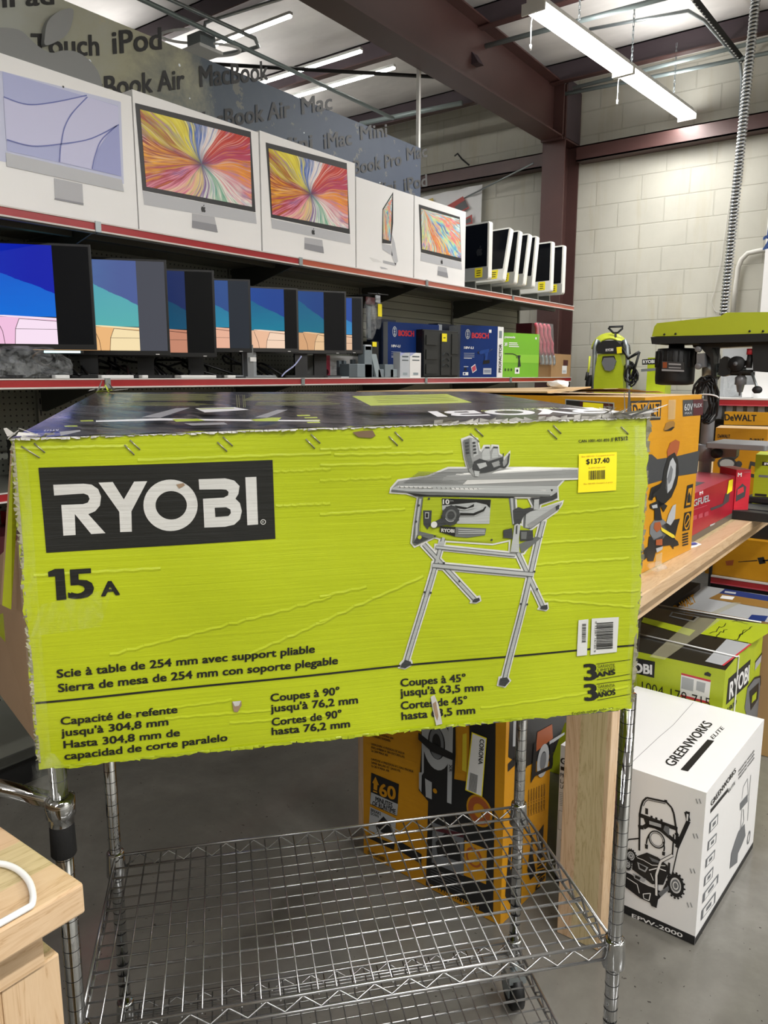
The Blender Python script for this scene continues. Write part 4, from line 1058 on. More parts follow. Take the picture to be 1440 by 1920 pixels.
# ================================================================ SAW CARTON ON THE BENCH (yellow)
def f_card(c0, c1):
    def fn(t, b):
        n = t.noise(t.coords(), 5, 5, .6); t.link(t.ramp(n, [(.35, c0), (.65, c1)]), b.inputs['Base Color'])
        w = t.noise(t.coords(scale=(1, 1, 9)), 9, 3, .6); t.link(t.bump(w, .25, .003), b.inputs['Normal'])
    return fn
M('yel', rough=.4, fn=f_card('#be8410', '#c88e15')); M('yelk', '#c9a878', rough=.7); M('yelin', '#8a6424', rough=.7)
M('pblk', '#1d1d1e', rough=.45); M('pgrey', '#6d7074', rough=.45); M('plg', '#a8abae', rough=.45); M('pdg', '#3b3d40', rough=.45); M('prust', '#9a4f28', rough=.5); M('pyel', '#d8c332', rough=.45); M('tape', '#cfcaa8', rough=.12, alpha=.35)
a = at(1190, 1082, 2, ZB); f = at(1288, 1034, 2, ZB); u = (f-a); u.z = 0; L = u.length; u.normalize(); n_ = Vector((u.y, -u.x, 0))
ztop = at(1180, 750, 0, a.x).z; d_ = ray(1180, 750); k_ = (a-EYE).dot(n_)/d_.dot(n_); ztop = (EYE+d_*k_).z
Wd = 1.02
F = Face(a+Vector((0, 0, .001)), u, (0, 0, 1), lay=.0006)
# true extents of the right face from its four corners in view
c0 = F.px(1178, 752); c1 = F.px(1322, 735); c2 = F.px(1290, 1032)
x0, x1 = -.02, c1[0]; hh = (c0[1]+c1[1])/2
x1 = (c1[0]+c2[0])/2
A = F.P((0, 0)); p0 = F.P((-.0, 0)); p1 = F.P((x1, 0)); bk = -n_*Wd
b = MB(); up = Vector((0, 0, hh))
b.hexa([p0+bk, p0, p1, p1+bk, p0+bk+up, p0+up, p1+up, p1+bk+up], M('yel'), {'top': M('yelk')})
# art on the right face
P = lambda q, m, l=1: b.poly(F, q, M(m), l)
P([(1181, 752), (1240, 750), (1238, 787), (1182, 790)], 'pblk', 1)
P([(1183, 756), (1237, 754), (1236, 783), (1184, 786)], 'yel', 2)
b.text(F, 'DeWALT', (1186, 783), (1235, 780), (1186, 758), M('pblk'), .03, 3)
P([(1280, 750), (1318, 748), (1317, 778), (1280, 781)], 'pdg', 1); P([(1299, 749), (1318, 748), (1317, 778), (1299, 779.5)], 'dred', 2)
b.text(F, '60V', (1282, 770), (1298, 769), (1282, 757), M('plg'), .02, 3); b.text(F, 'FLEX', (1300, 764), (1315, 763), (1300, 757), M('plg'), .02, 3)
b.text(F, 'MAX', (1283, 777), (1296, 776), (1283, 773), M('plg'), .01, 3)
# hand hole
P([(1246, 800), (1248, 793), (1254, 790), (1262, 789), (1265, 793), (1264, 801), (1258, 806), (1248, 807), (1243, 806)], 'yelin', 2)
P([(1243, 807), (1250, 806), (1260, 800), (1264, 801), (1258, 807), (1248, 808)], 'black', 3)
# dark diagonal band
P([(1204, 852), (1222, 852), (1232, 861), (1270, 855), (1311, 845), (1307, 887), (1268, 893), (1215, 908), (1203, 908)], 'pdg', 1)
# mitre saw picture
P([(1250, 846), (1256, 830), (1266, 824), (1274, 828), (1272, 842), (1266, 860), (1262, 868), (1252, 868)], 'prust', 2)
bl = [(1264, 848), (1270, 862), (1272, 885), (1268, 908), (1258, 932), (1246, 944), (1238, 940), (1240, 905), (1244, 880), (1252, 855)]
P(bl, 'pblk', 3); P([(1260, 858), (1266, 870), (1265, 892), (1258, 915), (1250, 925), (1246, 915), (1250, 885), (1255, 865)], 'plg', 4)
P([(1256, 872), (1260, 880), (1257, 900), (1252, 908), (1250, 895)], 'pgrey', 5)
P([(1217, 938), (1222, 918), (1238, 905), (1244, 898), (1250, 896), (1250, 930), (1244, 945), (1234, 950), (1228, 930)], 'pblk', 4)
P([(1215, 936), (1220, 914), (1240, 905), (1236, 916), (1225, 925), (1222, 938)], 'pblk', 4)
P([(1217, 945), (1233, 938), (1250, 948), (1243, 960), (1238, 950), (1225, 956), (1218, 952)], 'pblk', 4); P([(1220, 948), (1230, 945), (1231, 952), (1222, 953)], 'plg', 5)
P([(1226, 952), (1236, 950), (1240, 975), (1226, 976)], 'pblk', 4)
P([(1218, 985), (1226, 974), (1240, 972), (1247, 978), (1250, 1000), (1240, 1012), (1224, 1012), (1217, 1000)], 'pgrey', 3); P([(1226, 980), (1236, 978), (1240, 990), (1230, 998), (1224, 990)], 'prust', 4)
P([(1252, 965), (1260, 948), (1266, 945), (1264, 972), (1256, 985), (1248, 980)], 'plg', 4)
P([(1240, 985), (1260, 975), (1274, 972), (1270, 985), (1264, 1010), (1270, 1015), (1272, 1022), (1262, 1025), (1262, 1030), (1256, 1022), (1240, 1024), (1230, 1030), (1224, 1052), (1214, 1052), (1212, 1045), (1207, 1050), (1206, 1030), (1214, 1024), (1216, 1005), (1228, 1010), (1240, 1005)], 'pblk', 3)
P([(1228, 1012), (1240, 1010), (1240, 1022), (1228, 1022)], 'prust', 5)
P([(1237, 988), (1262, 1003), (1264, 1008), (1258, 1008), (1238, 995)], 'pyel', 6); P([(1228, 1028), (1241, 1024), (1240, 1030), (1230, 1036)], 'plg', 5)
# badges
P([(1288, 910), (1299, 907), (1295, 950), (1282, 953)], 'pblk', 2); P([(1290, 916), (1297, 914), (1293, 946), (1285, 948)], 'yel', 3); P([(1291, 922), (1294, 930), (1293, 942), (1287, 943), (1288, 930)], 'pblk', 4)
P([(1283, 961), (1296, 958), (1292, 993), (1279, 996)], 'pblk', 2); c = F.px(1287.5, 977)
b.ring(F, c, .020, .026, M('yel'), 3, 16, sy=1.0); P([(1283, 985), (1285, 985), (1293, 970), (1291, 970)], 'yel', 4)
for k in range(5): P([(1279, 1001+k*5), (1290, 998+k*5), (1289.6, 1001+k*5), (1279, 1004+k*5)], 'pblk', 2)
# tape
P([(1252, 750), (1266, 749), (1264, 786), (1251, 787)], 'tape', 4); P([(1228, 1040), (1240, 1035), (1238, 1066), (1226, 1072)], 'tape', 5)
# front face print
F2 = Face(p0+up, -n_, (0, 0, 1), lay=.0006) if False else Face(p0+bk, n_, (0, 0, 1), lay=.0006)
P2 = lambda q, m, l=1: b.poly(F2, q, M(m), l)
P2([(1060, 748), (1152, 755), (1152, 775), (1060, 772)], 'plg', 1); P2([(1062, 750), (1150, 757), (1150, 773), (1062, 770)], 'dred', 2); P2([(1062, 750), (1088, 752), (1088, 771), (1062, 770)], 'pblk', 3)
P2([(1094, 754), (1132, 757), (1131, 771), (1093, 770)], 'tagy', 4)
b.text(F2, 'BATTERY', (1133, 768), (1149, 769), (1133, 761), M('plg'), .02, 4)
sb = b.build('saw_carton', loc=(a.x-.3, a.y+.2, ZB+.001)); tag(sb, 'large yellow saw carton with taped torn lid standing on the workbench', 'box')
# torn top flaps
b = MB(); t0 = p0+up; t1 = p1+up; rr = random.Random(5)
for (sA, sB, w_, ang, mm) in ((0.0, 1.0, .30, 8, 'yelk'),):
    q = [t0+bk+Vector((0, 0, .004)), t0+bk*.28+Vector((0, 0, .012)), t1+bk*.30+u*-.12+Vector((0, 0, .022)), t1+bk+Vector((0, 0, .004))]
    b.prism(q, Vector((0, 0, .004)), M('yelk'), M('yelk'))
edge = []; N = 16
A0 = t0+bk*.02; A1 = t0+bk*.02+u*(L*.55)
for k in range(N+1): edge.append(A0+bk*.25+(u*(L*.62)*k/N)+Vector((0, 0, .006+.014*math.sin(k/N*3)+rr.uniform(-.002, .002)))+n_*rr.uniform(-.01, .01)+(-bk)*(.22*k/N))
base = [A0+(bk)*.5+(u*(L*.8)*k/N)+Vector((0, 0, .005)) for k in range(N+1)]
for k in range(N): b.face([edge[k], edge[k+1], base[k+1], base[k]], M('yelk'))
b.build('lid_flap', sb)
b = MB(); c = at(1232, 1062, 2, ZB+.022); vs, fs = crumple(c, (.02, .03, .012), 4, .5, 2); b.mesh(vs, fs, M('film')); b.build('tape_scrap', sb)
b = MB(); c = at(1000, 716, 2, ztop+.01)
c = p0+up+bk*.35+u*.2
vs, fs = crumple(c+Vector((0, 0, .03)), (.03, .03, .012), 8, .5, 2); b.mesh(vs, fs, M('white')); b.build('torn_paper', sb)
# little folded leaflet
b = MB(); q = [at(1291, 1017, 2, ZB+.002), at(1288, 1028, 2, ZB+.002), at(1305, 1024, 2, ZB+.002), at(1315, 1020, 2, ZB+.004), at(1303, 1016, 2, ZB+.006)]
b.prism(q, (0, 0, .002), M('white')); F3 = Face(q[0]+Vector((0, 0, .004)), (1, 0, 0), (0, 1, 0)); b.poly(F3, [(1293, 1018), (1303, 1017), (1309, 1020), (1297, 1022)], M('lleaf', '#4b5aa8', rough=.4), 2)
tag(b.build('leaflet'), 'small folded white and blue leaflet lying beside the yellow saw carton', 'leaflet')
# ================================================================ RED TOOL CARTONS
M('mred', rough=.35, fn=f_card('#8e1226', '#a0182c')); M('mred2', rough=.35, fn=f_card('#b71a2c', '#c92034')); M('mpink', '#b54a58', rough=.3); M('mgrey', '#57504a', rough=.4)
def wallbox(name, label, cat, pbl, pbr, pt, depth, m, z=ZB, art=None, faces=None, group=None, gap=.001, bevel=0, topm=None):
    A = at(*pbl, 2, z); B = at(*pbr, 2, z); u = B-A; w_ = u.length; u.normalize(); n = Vector((u.y, -u.x, 0))
    d = ray(*pt); k = (A-EYE).dot(n)/d.dot(n); h = (EYE+d*k).z-z
    A = A+Vector((0, 0, gap)); bk = -n*depth; up = Vector((0, 0, h)); p = [A+bk, A, A+u*w_, A+u*w_+bk]
    b = MB(); b.hexa(p+[q+up for q in p], M(m), faces or ({'top': M(topm)} if topm else {})); F = Face(A, u, (0, 0, 1), lay=.0005)
    G = Face(A+bk, n, (0, 0, 1), lay=.0005); T = Face(A+bk+up, n, u, lay=.0005)
    if art: art(b, F, G, T, w_, h, depth)
    return tag(b.build(name, bevel=bevel), label, cat, group)
def art_m1(b, F, G, T, w_, h, d):
    P = lambda q, m, l=1: b.poly(F, q, M(m), l)
    rect(b, F, 0, 0, w_, h*.14, 'mgrey', 1)
    b.text(F, 'GFUEL', (1299, 950), (1330, 939), (1300, 937), M('plg'), .03, 2)
    b.text(F, 'FUEL', (1306, 1), (1307, 1), (1306, 0), M('plg'), .03, 2) if False else None
    P([(1310, 922), (1318, 919), (1316, 928), (1311, 931)], 'mpink', 2); b.text(F, 'M', (1311, 928), (1317, 926), (1311, 922), M('white'), .02, 3)
    P([(1298, 955), (1325, 947), (1325, 948.5), (1298, 957)], 'mpink', 2)
    for k in range(3): P([(1298+k*11, 968-3.5*k), (1306+k*11, 965-3.5*k), (1306+k*11, 973-3.5*k), (1298+k*11, 976-3.5*k)], 'mpink', 2)
    P([(1366, 901), (1374, 898), (1372, 920), (1362, 927)], 'tagy', 3)
    P([(1331, 953), (1355, 944), (1360, 925), (1368, 922), (1366, 940), (1352, 950), (1333, 957)], 'pdg', 2)
    P([(1330, 984), (1340, 980), (1339, 983), (1331, 987)], 'plg', 3)
    rect(b, T, d*.35, w_*.3, d*.75, w_*.5, 'pdg', 1)
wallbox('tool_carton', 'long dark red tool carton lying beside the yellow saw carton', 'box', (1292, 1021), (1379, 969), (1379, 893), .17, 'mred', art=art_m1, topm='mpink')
def art_m2(b, F, G, T, w_, h, d):
    s = h
    b.poly(F, [(w_*.1, h*.35), (w_*.7, h*.45), (w_*.75, h*.65), (w_*.45, h*.72), (w_*.1, h*.6)], M('pdg'), 2, False); b.poly(F, [(w_*.15, h*.48), (w_*.6, h*.55), (w_*.55, h*.66), (w_*.15, h*.6)], M('bred'), 3, False)
    rect(b, F, w_*.5, h*.04, w_*.95, h*.1, 'white', 2); rect(b, F, w_*.5, h*.94, w_*.95, h*.96, 'mpink', 2); txt(b, F, 'M', w_*.1, h*.86, w_*.25, h*.08, 'white')
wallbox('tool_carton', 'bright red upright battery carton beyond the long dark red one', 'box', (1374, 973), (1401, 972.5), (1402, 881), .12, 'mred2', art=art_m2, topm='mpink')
# ================================================================ DRILL PRESS
M('lime', '#b9c62c', rough=.35); M('limed', '#8a9718', rough=.4); M('dgrey', '#7c7d80', rough=.35, metal=.2)
base = at(1400, 955, 2, ZB); Yd = base.dot(Fv)          # distance of the machine
Yd = 3.0
u = Vector((.93, .37, 0)).normalized()                # long axis of the head (motor -> chuck)
# pick the axis so that the belt cover edge matches the photo
cl = atd(1222, 642, Yd+.12); cr = atd(1440, 628, Yd-.15)
u = (cr-cl); u.z = 0; u.normalize(); w = Vector((-u.y, u.x, 0))      # w points away from viewer
dp = thing('drill_press', 'black and lime green drill press standing on the workbench', 'drill press', (0, 0, 0))
def hit(px, py, off=0):      # point on the vertical plane through the machine axis, shifted back by off
    n = w; A = cl+w*off; d = ray(px, py); k = (A-EYE).dot(n)/d.dot(n); return EYE+d*k
colp = hit(1330, 760, .10); col = Vector((colp.x, colp.y, 0))
dp.location = (col.x, col.y, ZB)
def prof(pts, off0, off1, m, name=None, chamfer=0, bev=.006):
    b_ = MB(); q = [hit(x, y, off0) for x, y in pts]
    ar = sum((q[i]-q[0]).cross(q[(i+1) % len(q)]-q[0]).dot(w) for i in range(len(q)))
    if ar > 0: q = q[::-1]
    b_.prism(q, -w*(off1-off0), M(m)); return b_
b = prof([(1222, 631), (1227, 612), (1232, 606), (1350, 593), (1362, 586), (1440, 585), (1560, 584), (1585, 600), (1590, 622)], 0, .22, 'lime')
b.build('belt_cover', dp, bevel=.012)
b = prof([(1220, 632), (1592, 620), (1592, 634), (1450, 640), (1222, 645)], -.004, .225, 'blackm'); b.build('cover_base', dp, bevel=.004)
for x, y in ((1246, 627), (1267, 626), (1406, 621), (1431, 621)):
    b = MB(); c = hit(x, y, 0); b.cyl(c-w*.004, c+w*.002, .004, M('black'), 8); b.build('screw', dp)
# motor
mc = hit(1266, 690, .09); mt = hit(1266, 648, .09).z; mb = hit(1266, 722, .09).z
b = MB(); rM = .075; N = 28; vs = []
b.lathe((mc.x, mc.y, mb), (0, 0, 1), [(0, .05), (.004, rM*.96), (.02, rM), (mt-mb-.03, rM), (mt-mb-.012, rM*.93), (mt-mb-.01, .03), (mt-mb+.006, .03)], M('caseblk'), 28)
for k in range(22):
    a = 2*math.pi*k/22; c = Vector((mc.x+math.cos(a)*rM, mc.y+math.sin(a)*rM, 0)); b.cyl(c+Vector((0, 0, mb+.07)), c+Vector((0, 0, mt-.022)), .0035, M('blackm'), 5)
b.build('motor', dp)
FM = Face(mc-w*(rM+.003), u, (0, 0, 1), lay=.001)
b = MB(); P = lambda q, m, l=1: b.poly(FM, q, M(m), l)
P([(1241, 677), (1283, 679), (1283, 697), (1241, 695)], 'pdg', 1); P([(1243, 679), (1251, 679), (1251, 690), (1243, 690)], 'prust', 2); P([(1254, 681), (1277, 682), (1277, 685), (1254, 684)], 'plg', 2); P([(1254, 688), (1277, 689), (1277, 691), (1254, 690)], 'plg', 2)
P([(1241, 692), (1283, 694), (1283, 697), (1241, 695.5)], 'plg', 2)
b.build('rating_plate', dp)
# head casting, column, hinge
b = prof([(1410, 641), (1480, 640), (1480, 700), (1436, 698), (1412, 696)], .03, .15, 'blackm'); b.build('head_casting', dp, bevel=.006)
b = prof([(1298, 646), (1420, 640), (1420, 648), (1335, 652), (1338, 668), (1338, 705), (1334, 712), (1332, 672), (1312, 650), (1300, 652)], .04, .13, 'caseblk'); b.build('motor_bracket', dp, bevel=.004)
b = prof([(1306, 663), (1321, 662), (1321, 688), (1313, 690), (1306, 680)], .03, .08, 'dgrey')
for y in (655, 687):
    c = hit(1311, y, .03); b.cyl(c-w*.02, c, .012, M('dgrey'), 12)
b.build('tension_plate', dp, bevel=.003)
cz = hit(1330, 650, .10).z; r = .024
b = MB(); b.cyl((col.x, col.y, ZB+.03), (col.x, col.y, cz), r, M('dgrey'), 24); b.build('column', dp)
b = MB(); b.lathe((col.x, col.y, hit(1330, 706, .1).z), (0, 0, 1), [(0, .035), (.03, .037), (.05, .032)], M('galv'), 20); b.build('column_collar', dp)
# chuck group
qa = hit(1391, 0, .09); qx = hit(1390, 700, .09)
def qz(y): return hit(1390, y, .09).z
b = MB(); o = (qx.x, qx.y, 0)
b.lathe((qx.x, qx.y, qz(742)), (0, 0, 1), [(0, .003), (qz(736)-qz(742), .004), (qz(735)-qz(742), .010), (qz(722)-qz(742), .015), (qz(721)-qz(742), .021), (qz(708)-qz(742), .021), (qz(704)-qz(742), .013), (qz(696)-qz(742), .013)], M('dgrey'), 18)
b.build('chuck', dp)
b = MB(); b.cyl((qx.x, qx.y, qz(696)), (qx.x, qx.y, qz(688)), .016, M('galv'), 14); b.box((-.05, -.012, 0), (.045, .012, .012), M('blackm'), R=Matrix(((u.x, w.x, 0), (u.y, w.y, 0), (0, 0, 1))), o=(qx.x, qx.y, qz(704))); b.build('spindle_clamp', dp)
b = MB(); c = hit(1407, 665, .05); e = hit(1404, 690, .05); b.cyl(e, c, .011, M('blackm'), 12); b.cyl(c, c+Vector((0, 0, .022)), .014, M('bred'), 12)
b.build('power_switch', dp)
b = MB(); s0 = hit(1410, 700, .03); s1 = hit(1420, 728, -.03); b.cyl(s0, s1, .005, M('galv'), 8); vs, fs = crumple(s1+Vector((0, 0, -.006)), (.017, .017, .014), 3, .15, 2); b.mesh(vs, fs, M('blackm'), True); b.build('feed_handle', dp)
b = MB(); c = hit(1381, 682, .05); b.cyl(c-w*.01, c+w*.015, .028, M('blackm'), 20); b.cyl(c-w*.016, c-w*.01, .008, M('pgrey'), 10)
b.cyl(c+w*.015, hit(1410, 680, .08), .01, M('blackm'), 8); b.build('depth_knob', dp)
b = prof([(1346, 700), (1350, 674), (1358, 668), (1365, 672), (1366, 692), (1370, 694), (1368, 702), (1355, 706), (1344, 702)], .05, .09, 'blackm'); b.cyl(hit(1366, 697, .06), hit(1412, 697, .06), .008, M('blackm'), 8)
b.build('guard', dp, bevel=.003)
# work table, bracket and base
tz = at(1395, 835, 2, 0)  # placeholder
tb = hit(1370, 840, .06); RR = Matrix(((u.x, w.x, 0), (u.y, w.y, 0), (0, 0, 1)))
tl = hit(1322, 838, -.06); tr = hit(1425, 843, -.06)
b = MB(); zt1 = hit(1370, 832, -.05).z; wd = (tr-tl).length; b.rbox((0, 0, -.020), (wd+.02, .23, 0), .01, M('dgrey'), 3, R=RR, o=(tl.x, tl.y, zt1)); b.build('work_table', dp, bevel=.002)
b = MB(); b.lathe((col.x, col.y, zt1-.085), (0, 0, 1), [(0, .036), (.06, .036), (.066, .032)], M('dgrey'), 18)
b.hexa([Vector((col.x, col.y, zt1-.075))+w*-.02, Vector((col.x, col.y, zt1-.06))+u*.12-w*.02, Vector((col.x, col.y, zt1-.06))+u*.12+w*.02, Vector((col.x, col.y, zt1-.075))+w*.02,
        Vector((col.x, col.y, zt1-.02))+w*-.02, Vector((col.x, col.y, zt1-.02))+u*.12-w*.02, Vector((col.x, col.y, zt1-.02))+u*.12+w*.02, Vector((col.x, col.y, zt1-.02))+w*.02], M('dgrey'))
c = Vector((col.x, col.y, zt1-.05))+u*.05-w*.04; b.cyl(c, c+w*.03, .02, M('blackm'), 12)
b.build('table_bracket', dp)
b = MB(); b.rbox((-.07, -.10, .001), (.33, .13, .035), .02, M('blackm'), 3, R=RR, o=(col.x, col.y, ZB)); b.box((.06, -.05, .035), (.31, .08, .040), M('pdg'), R=RR, o=(col.x, col.y, ZB))
b.lathe((col.x, col.y, ZB+.03), (0, 0, 1), [(0, .05), (.02, .045), (.035, .03)], M('blackm'), 18); b.build('base_plate', dp, bevel=.004)
# tied power cord hanging on the column
b = MB(); c = hit(1325, 750, -.03); rn = random.Random(9)
for k in range(9):
    rr = rn.uniform(.045, .07); pts = [c+u*(math.cos(t_)*rr*.55+rn.uniform(-.004, .004)+.004*k-.02)+Vector((0, 0, math.sin(t_)*rr*1.5))+w*rn.uniform(-.012, .012) for t_ in [2*math.pi*j/18 for j in range(18)]]
    b.tube(pts, .0045, M('black'), 6, closed=True)
b.build('power_cord', dp)
b = MB(); b.tube([c+u*(math.cos(t_)*.042)+Vector((0, 0, .01+math.sin(t_)*.012))-w*.02*math.sin(t_) for t_ in [2*math.pi*j/16 for j in range(16)]], .003, M('white'), 6, closed=True); b.build('cord_tie', dp)
# small grey stand on the bench beside the press
b = MB(); q = at(1396, 962, 2, ZB); 
b.box((-.01, 0, .001), (.16, .10, .04), M('casegrey'), R=RR, o=(q.x, q.y, ZB)); b.box((0, .01, .04), (.15, .09, .07), M('blackm'), R=RR, o=(q.x, q.y, ZB)); b.box((.02, .0, .07), (.2, .08, .085), M('casegrey'), R=RR, o=(q.x+.03, q.y+.03, ZB))
tag(b.build('tool_vise', bevel=.008), 'dark grey low vise block on the bench right of the red cartons', 'vise')
# ================================================================ YELLOW AND GREEN CARTONS BEHIND THE PRESS
M('ryl', rough=.4, fn=f_card('#a4b41c', '#b1c024'))
def art_d(b, F, G, T, w_, h, d):
    txt(b, F, 'DeWALT', w_*.05, h*.86, w_*.24, h*.05, 'pblk'); txt(b, F, 'DeWALT', w_*.68, h*.80, w_*.26, h*.07, 'pblk')
    b.poly(F, [(w_*.1, h*.72), (w_*.15, h*.82), (w_*.4, h*.84), (w_*.5, h*.76), (w_*.48, h*.6), (w_*.4, h*.55), (w_*.1, h*.6)], M('pdg'), 2, False)
    b.poly(F, [(w_*.16, h*.73), (w_*.2, h*.79), (w_*.36, h*.8), (w_*.42, h*.73)], M('yel'), 3, False)
    b.ring(F, (w_*.27, h*.5), 0, .03, M('pdg'), 2, 14, sx=1.3); b.ring(F, (w_*.27, h*.5), 0, .02, M('plg'), 3, 14, sx=1.5)
    for k in range(3): b.ring(F, (w_*.5, h*(.5-.08*k)), 0, .015, M('pdg'), 2, 8)
    b.poly(F, [(w_*.2, h*.3), (w_*.45, h*.34), (w_*.4, h*.4), (w_*.25, h*.4)], M('pdg'), 2, False)
    b.poly(F, [(w_*.68, h*.34), (w_*.95, h*.3), (w_*.95, h*.52), (w_*.72, h*.55)], M('pdg'), 2, False); b.poly(F, [(w_*.72, h*.38), (w_*.93, h*.36), (w_*.93, h*.46), (w_*.75, h*.49)], M('yel'), 3, False)
def bbox_at(name, label, cat, pl, pr, pt, Yw, z, depth, m, art, ang=0, group=None, top=None):
    """carton facing the viewer side (front plane parallel to the back wall turned by ang degrees)"""
    A = at(pl, 940, 1, Yw); u = Vector((math.cos(math.radians(ang)), math.sin(math.radians(ang)), 0)); n = Vector((u.y, -u.x, 0))
    d = ray(pr, 940); k = (A-EYE).dot(n)/d.dot(n); w_ = ((EYE+d*k)-A).dot(u); d = ray(pl, pt); k = (A-EYE).dot(n)/d.dot(n); h = (EYE+d*k).z-z
    A = Vector((A.x, A.y, z+.001)); bk = -n*depth; up = Vector((0, 0, h)); p = [A, A+u*w_, A+u*w_+bk, A+bk]
    b = MB(); b.hexa(p+[q+up for q in p], M(m), {'top': M(top)} if top else {}); F = Face(A, u, (0, 0, 1), lay=.0006)
    if art: art(b, F, None, None, w_, h, depth)
    return tag(b.build(name), label, cat, group)
bbox_at('tool_carton', 'open topped orange tool carton with several tool pictures behind the drill press table', 'box', 1332, 1428, 802, 3.62, ZB, .2, 'yel', art_d, 8, top='yelk')
def art_r(b, F, G, T, w_, h, d):
    rect(b, F, w_*.15, h*.82, w_*.9, h*.88, 'pblk', 2); rect(b, F, w_*.1, h*.62, w_*.9, h*.66, 'pgrey', 2); txt(b, F, 'RYOBI', w_*.2, h*.83, w_*.6, h*.04, 'white', l=3)
    b.poly(F, [(w_*.3, h*.55), (w_*.6, h*.6), (w_*.8, h*.5), (w_*.7, h*.3), (w_*.55, h*.3), (w_*.55, h*.45)], M('pblk'), 2, False)
    rect(b, F, w_*.05, h*.3, w_*.3, h*.34, 'pblk', 2)
bbox_at('tool_carton', 'lime green tool carton on the bench at the right edge', 'box', 1410, 1500, 852, 3.30, ZB, .15, 'ryl', art_r, 5)
# ================================================================ BACK WALL GONDOLA
ZG = at(1390, 747, 1, 6.35).z; XG0 = -2.35; XG1 = 2.2
M('diam', '#4a4843', rough=.4, metal=.3, bump=.8, bscale=30, bdist=.01)
gb = thing('wall_gondola', 'grey gondola with red price rails standing against the block wall', 'shelving', (0, 6.5, 0))
b = MB(); b.box((XG0, 6.84, .1), (XG1, 6.86, ZG), M('shelfd')); b.build('back_panel', gb)
def gshelf(x0, x1, yf, z, m='shelfg', rail=True):
    b = MB(); b.box((x0, yf, z-.02), (x1, 6.84, z), M(m)); b.build('shelf', gb)
    b = MB(); b.box((x0, yf-.012, z-.05), (x1, yf, z-.008), M('redrail')); b.box((x0, yf-.016, z-.01), (x1, yf, z+.002), M('railcl')); b.box((x0, yf-.016, z-.056), (x1, yf, z-.048), M('mpink')); b.build('price_rail', gb)
gshelf(XG0, XG1, 6.35, ZG, 'white')
b = MB()
for k in range(60): x = XG0+.05+k*.075; b.box((x, 6.36, ZG-.16), (x+.045, 6.375, ZG-.055), M('pgrey'))
b.box((XG0, 6.375, ZG-.17), (XG1, 6.385, ZG-.03), M('shelfd')); b.build('slotted_fascia', gb)
zl = .125; g = at(1334, 1078, 2, zl); YF = g.y; XL = g.x
gshelf(XL, XG1, YF, zl)
b = MB(); b.box((XL, YF+.02, .001), (XG1, 6.84, zl-.02), M('black')); b.box((XL-.02, YF, .001), (XL, 6.84, zl+.32), M('blackm')); b.box((XG0, 6.3, .001), (XG0+.02, 6.84, ZG), M('shelfd')); b.build('base', gb)
def art_dw(b, F, G, T, w_, h, d):
    b.text(F, 'DeWALT', (1359, 788), (1418, 790), (1359, 776), M('pblk'), .03, 2); b.poly(F, [(1346, 796), (1500, 799), (1500, 812), (1346, 808)], M('pblk'), 1)
    b.text(F, '1000', (1358, 806), (1377, 807), (1358, 798), M('yel'), .02, 3); b.poly(F, [(1380, 799), (1395, 800), (1395, 804), (1380, 803)], M('plg'), 3)
bbox_at('tool_carton', 'wide yellow and black carton standing under the slotted back shelf', 'box', 1346, 1600, 772, 6.25, zl+.001, .28, 'yel', art_dw, 0)
def art_lw(b, F, G, T, w_, h, d):
    b.text(F, 'DeWALT', (1, 1), (2, 1), (1, 0), M('pblk')) if False else None
    b.poly(F, [(1384, 1053), (1420, 1050), (1420, 1052), (1384, 1054)], M('pblk'), 2); b.poly(F, [(1420, 1046), (1432, 1044), (1436, 1056), (1424, 1058)], M('pblk'), 2); b.poly(F, [(1360, 1052), (1376, 1050), (1374, 1060), (1362, 1060)], M('prust'), 2)
    b.poly(F, [(1430, 1050), (1450, 1048), (1450, 1051), (1430, 1053)], M('pblk'), 2)
A = at(1335, 1074, 1, YF+.02)
b = MB(); b.box((A.x-.05, YF+.02, zl+.001), (A.x+1.4, YF+.42, at(1400, 1012, 1, YF+.02).z), M('yel')); F = Face((A.x, YF+.02, 0), (1, 0, 0), (0, 0, 1)); art_lw(b, F, 0, 0, 0, 0, 0)
tag(b.build('trimmer_carton'), 'wide yellow carton with a long trimmer picture on the lowest back shelf', 'box')
bz = at(1420, 1005, 1, YF+.3)
b = MB(); b.box((bz.x-.3, YF+.1, at(1400, 1012, 1, YF+.02).z+.001), (bz.x+1, YF+.4, at(1430, 985, 1, YF+.1).z), M('blackm')); tag(b.build('black_carton'), 'black carton lying on the wide yellow trimmer carton', 'box')
# -------- pressure washer on top of the back gondola
YW = 6.50; zg = ZG+.003
def hw(px, py, off=0): return at(px, py, 1, YW-off)
c = hw(1145, 690); pw = thing('pressure_washer', 'lime green and black pressure washer with coiled hose on the back shelf', 'pressure washer', (c.x, YW, zg))
x0, x1 = hw(1114, 700).x, hw(1166, 700).x; 
b = MB(); zb0, zt0 = zg, hw(1140, 664).z
q = [(1113, 715), (1116, 690), (1121, 664), (1162, 663), (1168, 690), (1168, 715)]
def pr(pts, o0, o1, m, bb=None):
    b_ = bb or MB(); Q = [hw(x, y, o0) for x, y in pts]
    if sgn_area([(p.x, p.z) for p in Q]) < 0: Q = Q[::-1]
    b_.prism(Q, Vector((0, -(o0-o1), 0)), M(m)); return b_
b = pr([(1113, 745), (1113, 715), (1116, 690), (1121, 664), (1162, 663), (1168, 690), (1168, 745)], .12, -.1, 'ryl'); b.build('body', pw, bevel=.012)
b = pr([(1119, 663), (1122, 645), (1130, 639), (1155, 638), (1163, 646), (1165, 663)], .13, -.1, 'blackm'); Fp = Face((0, YW-.131, 0), (1, 0, 0), (0, 0, 1), lay=.001)
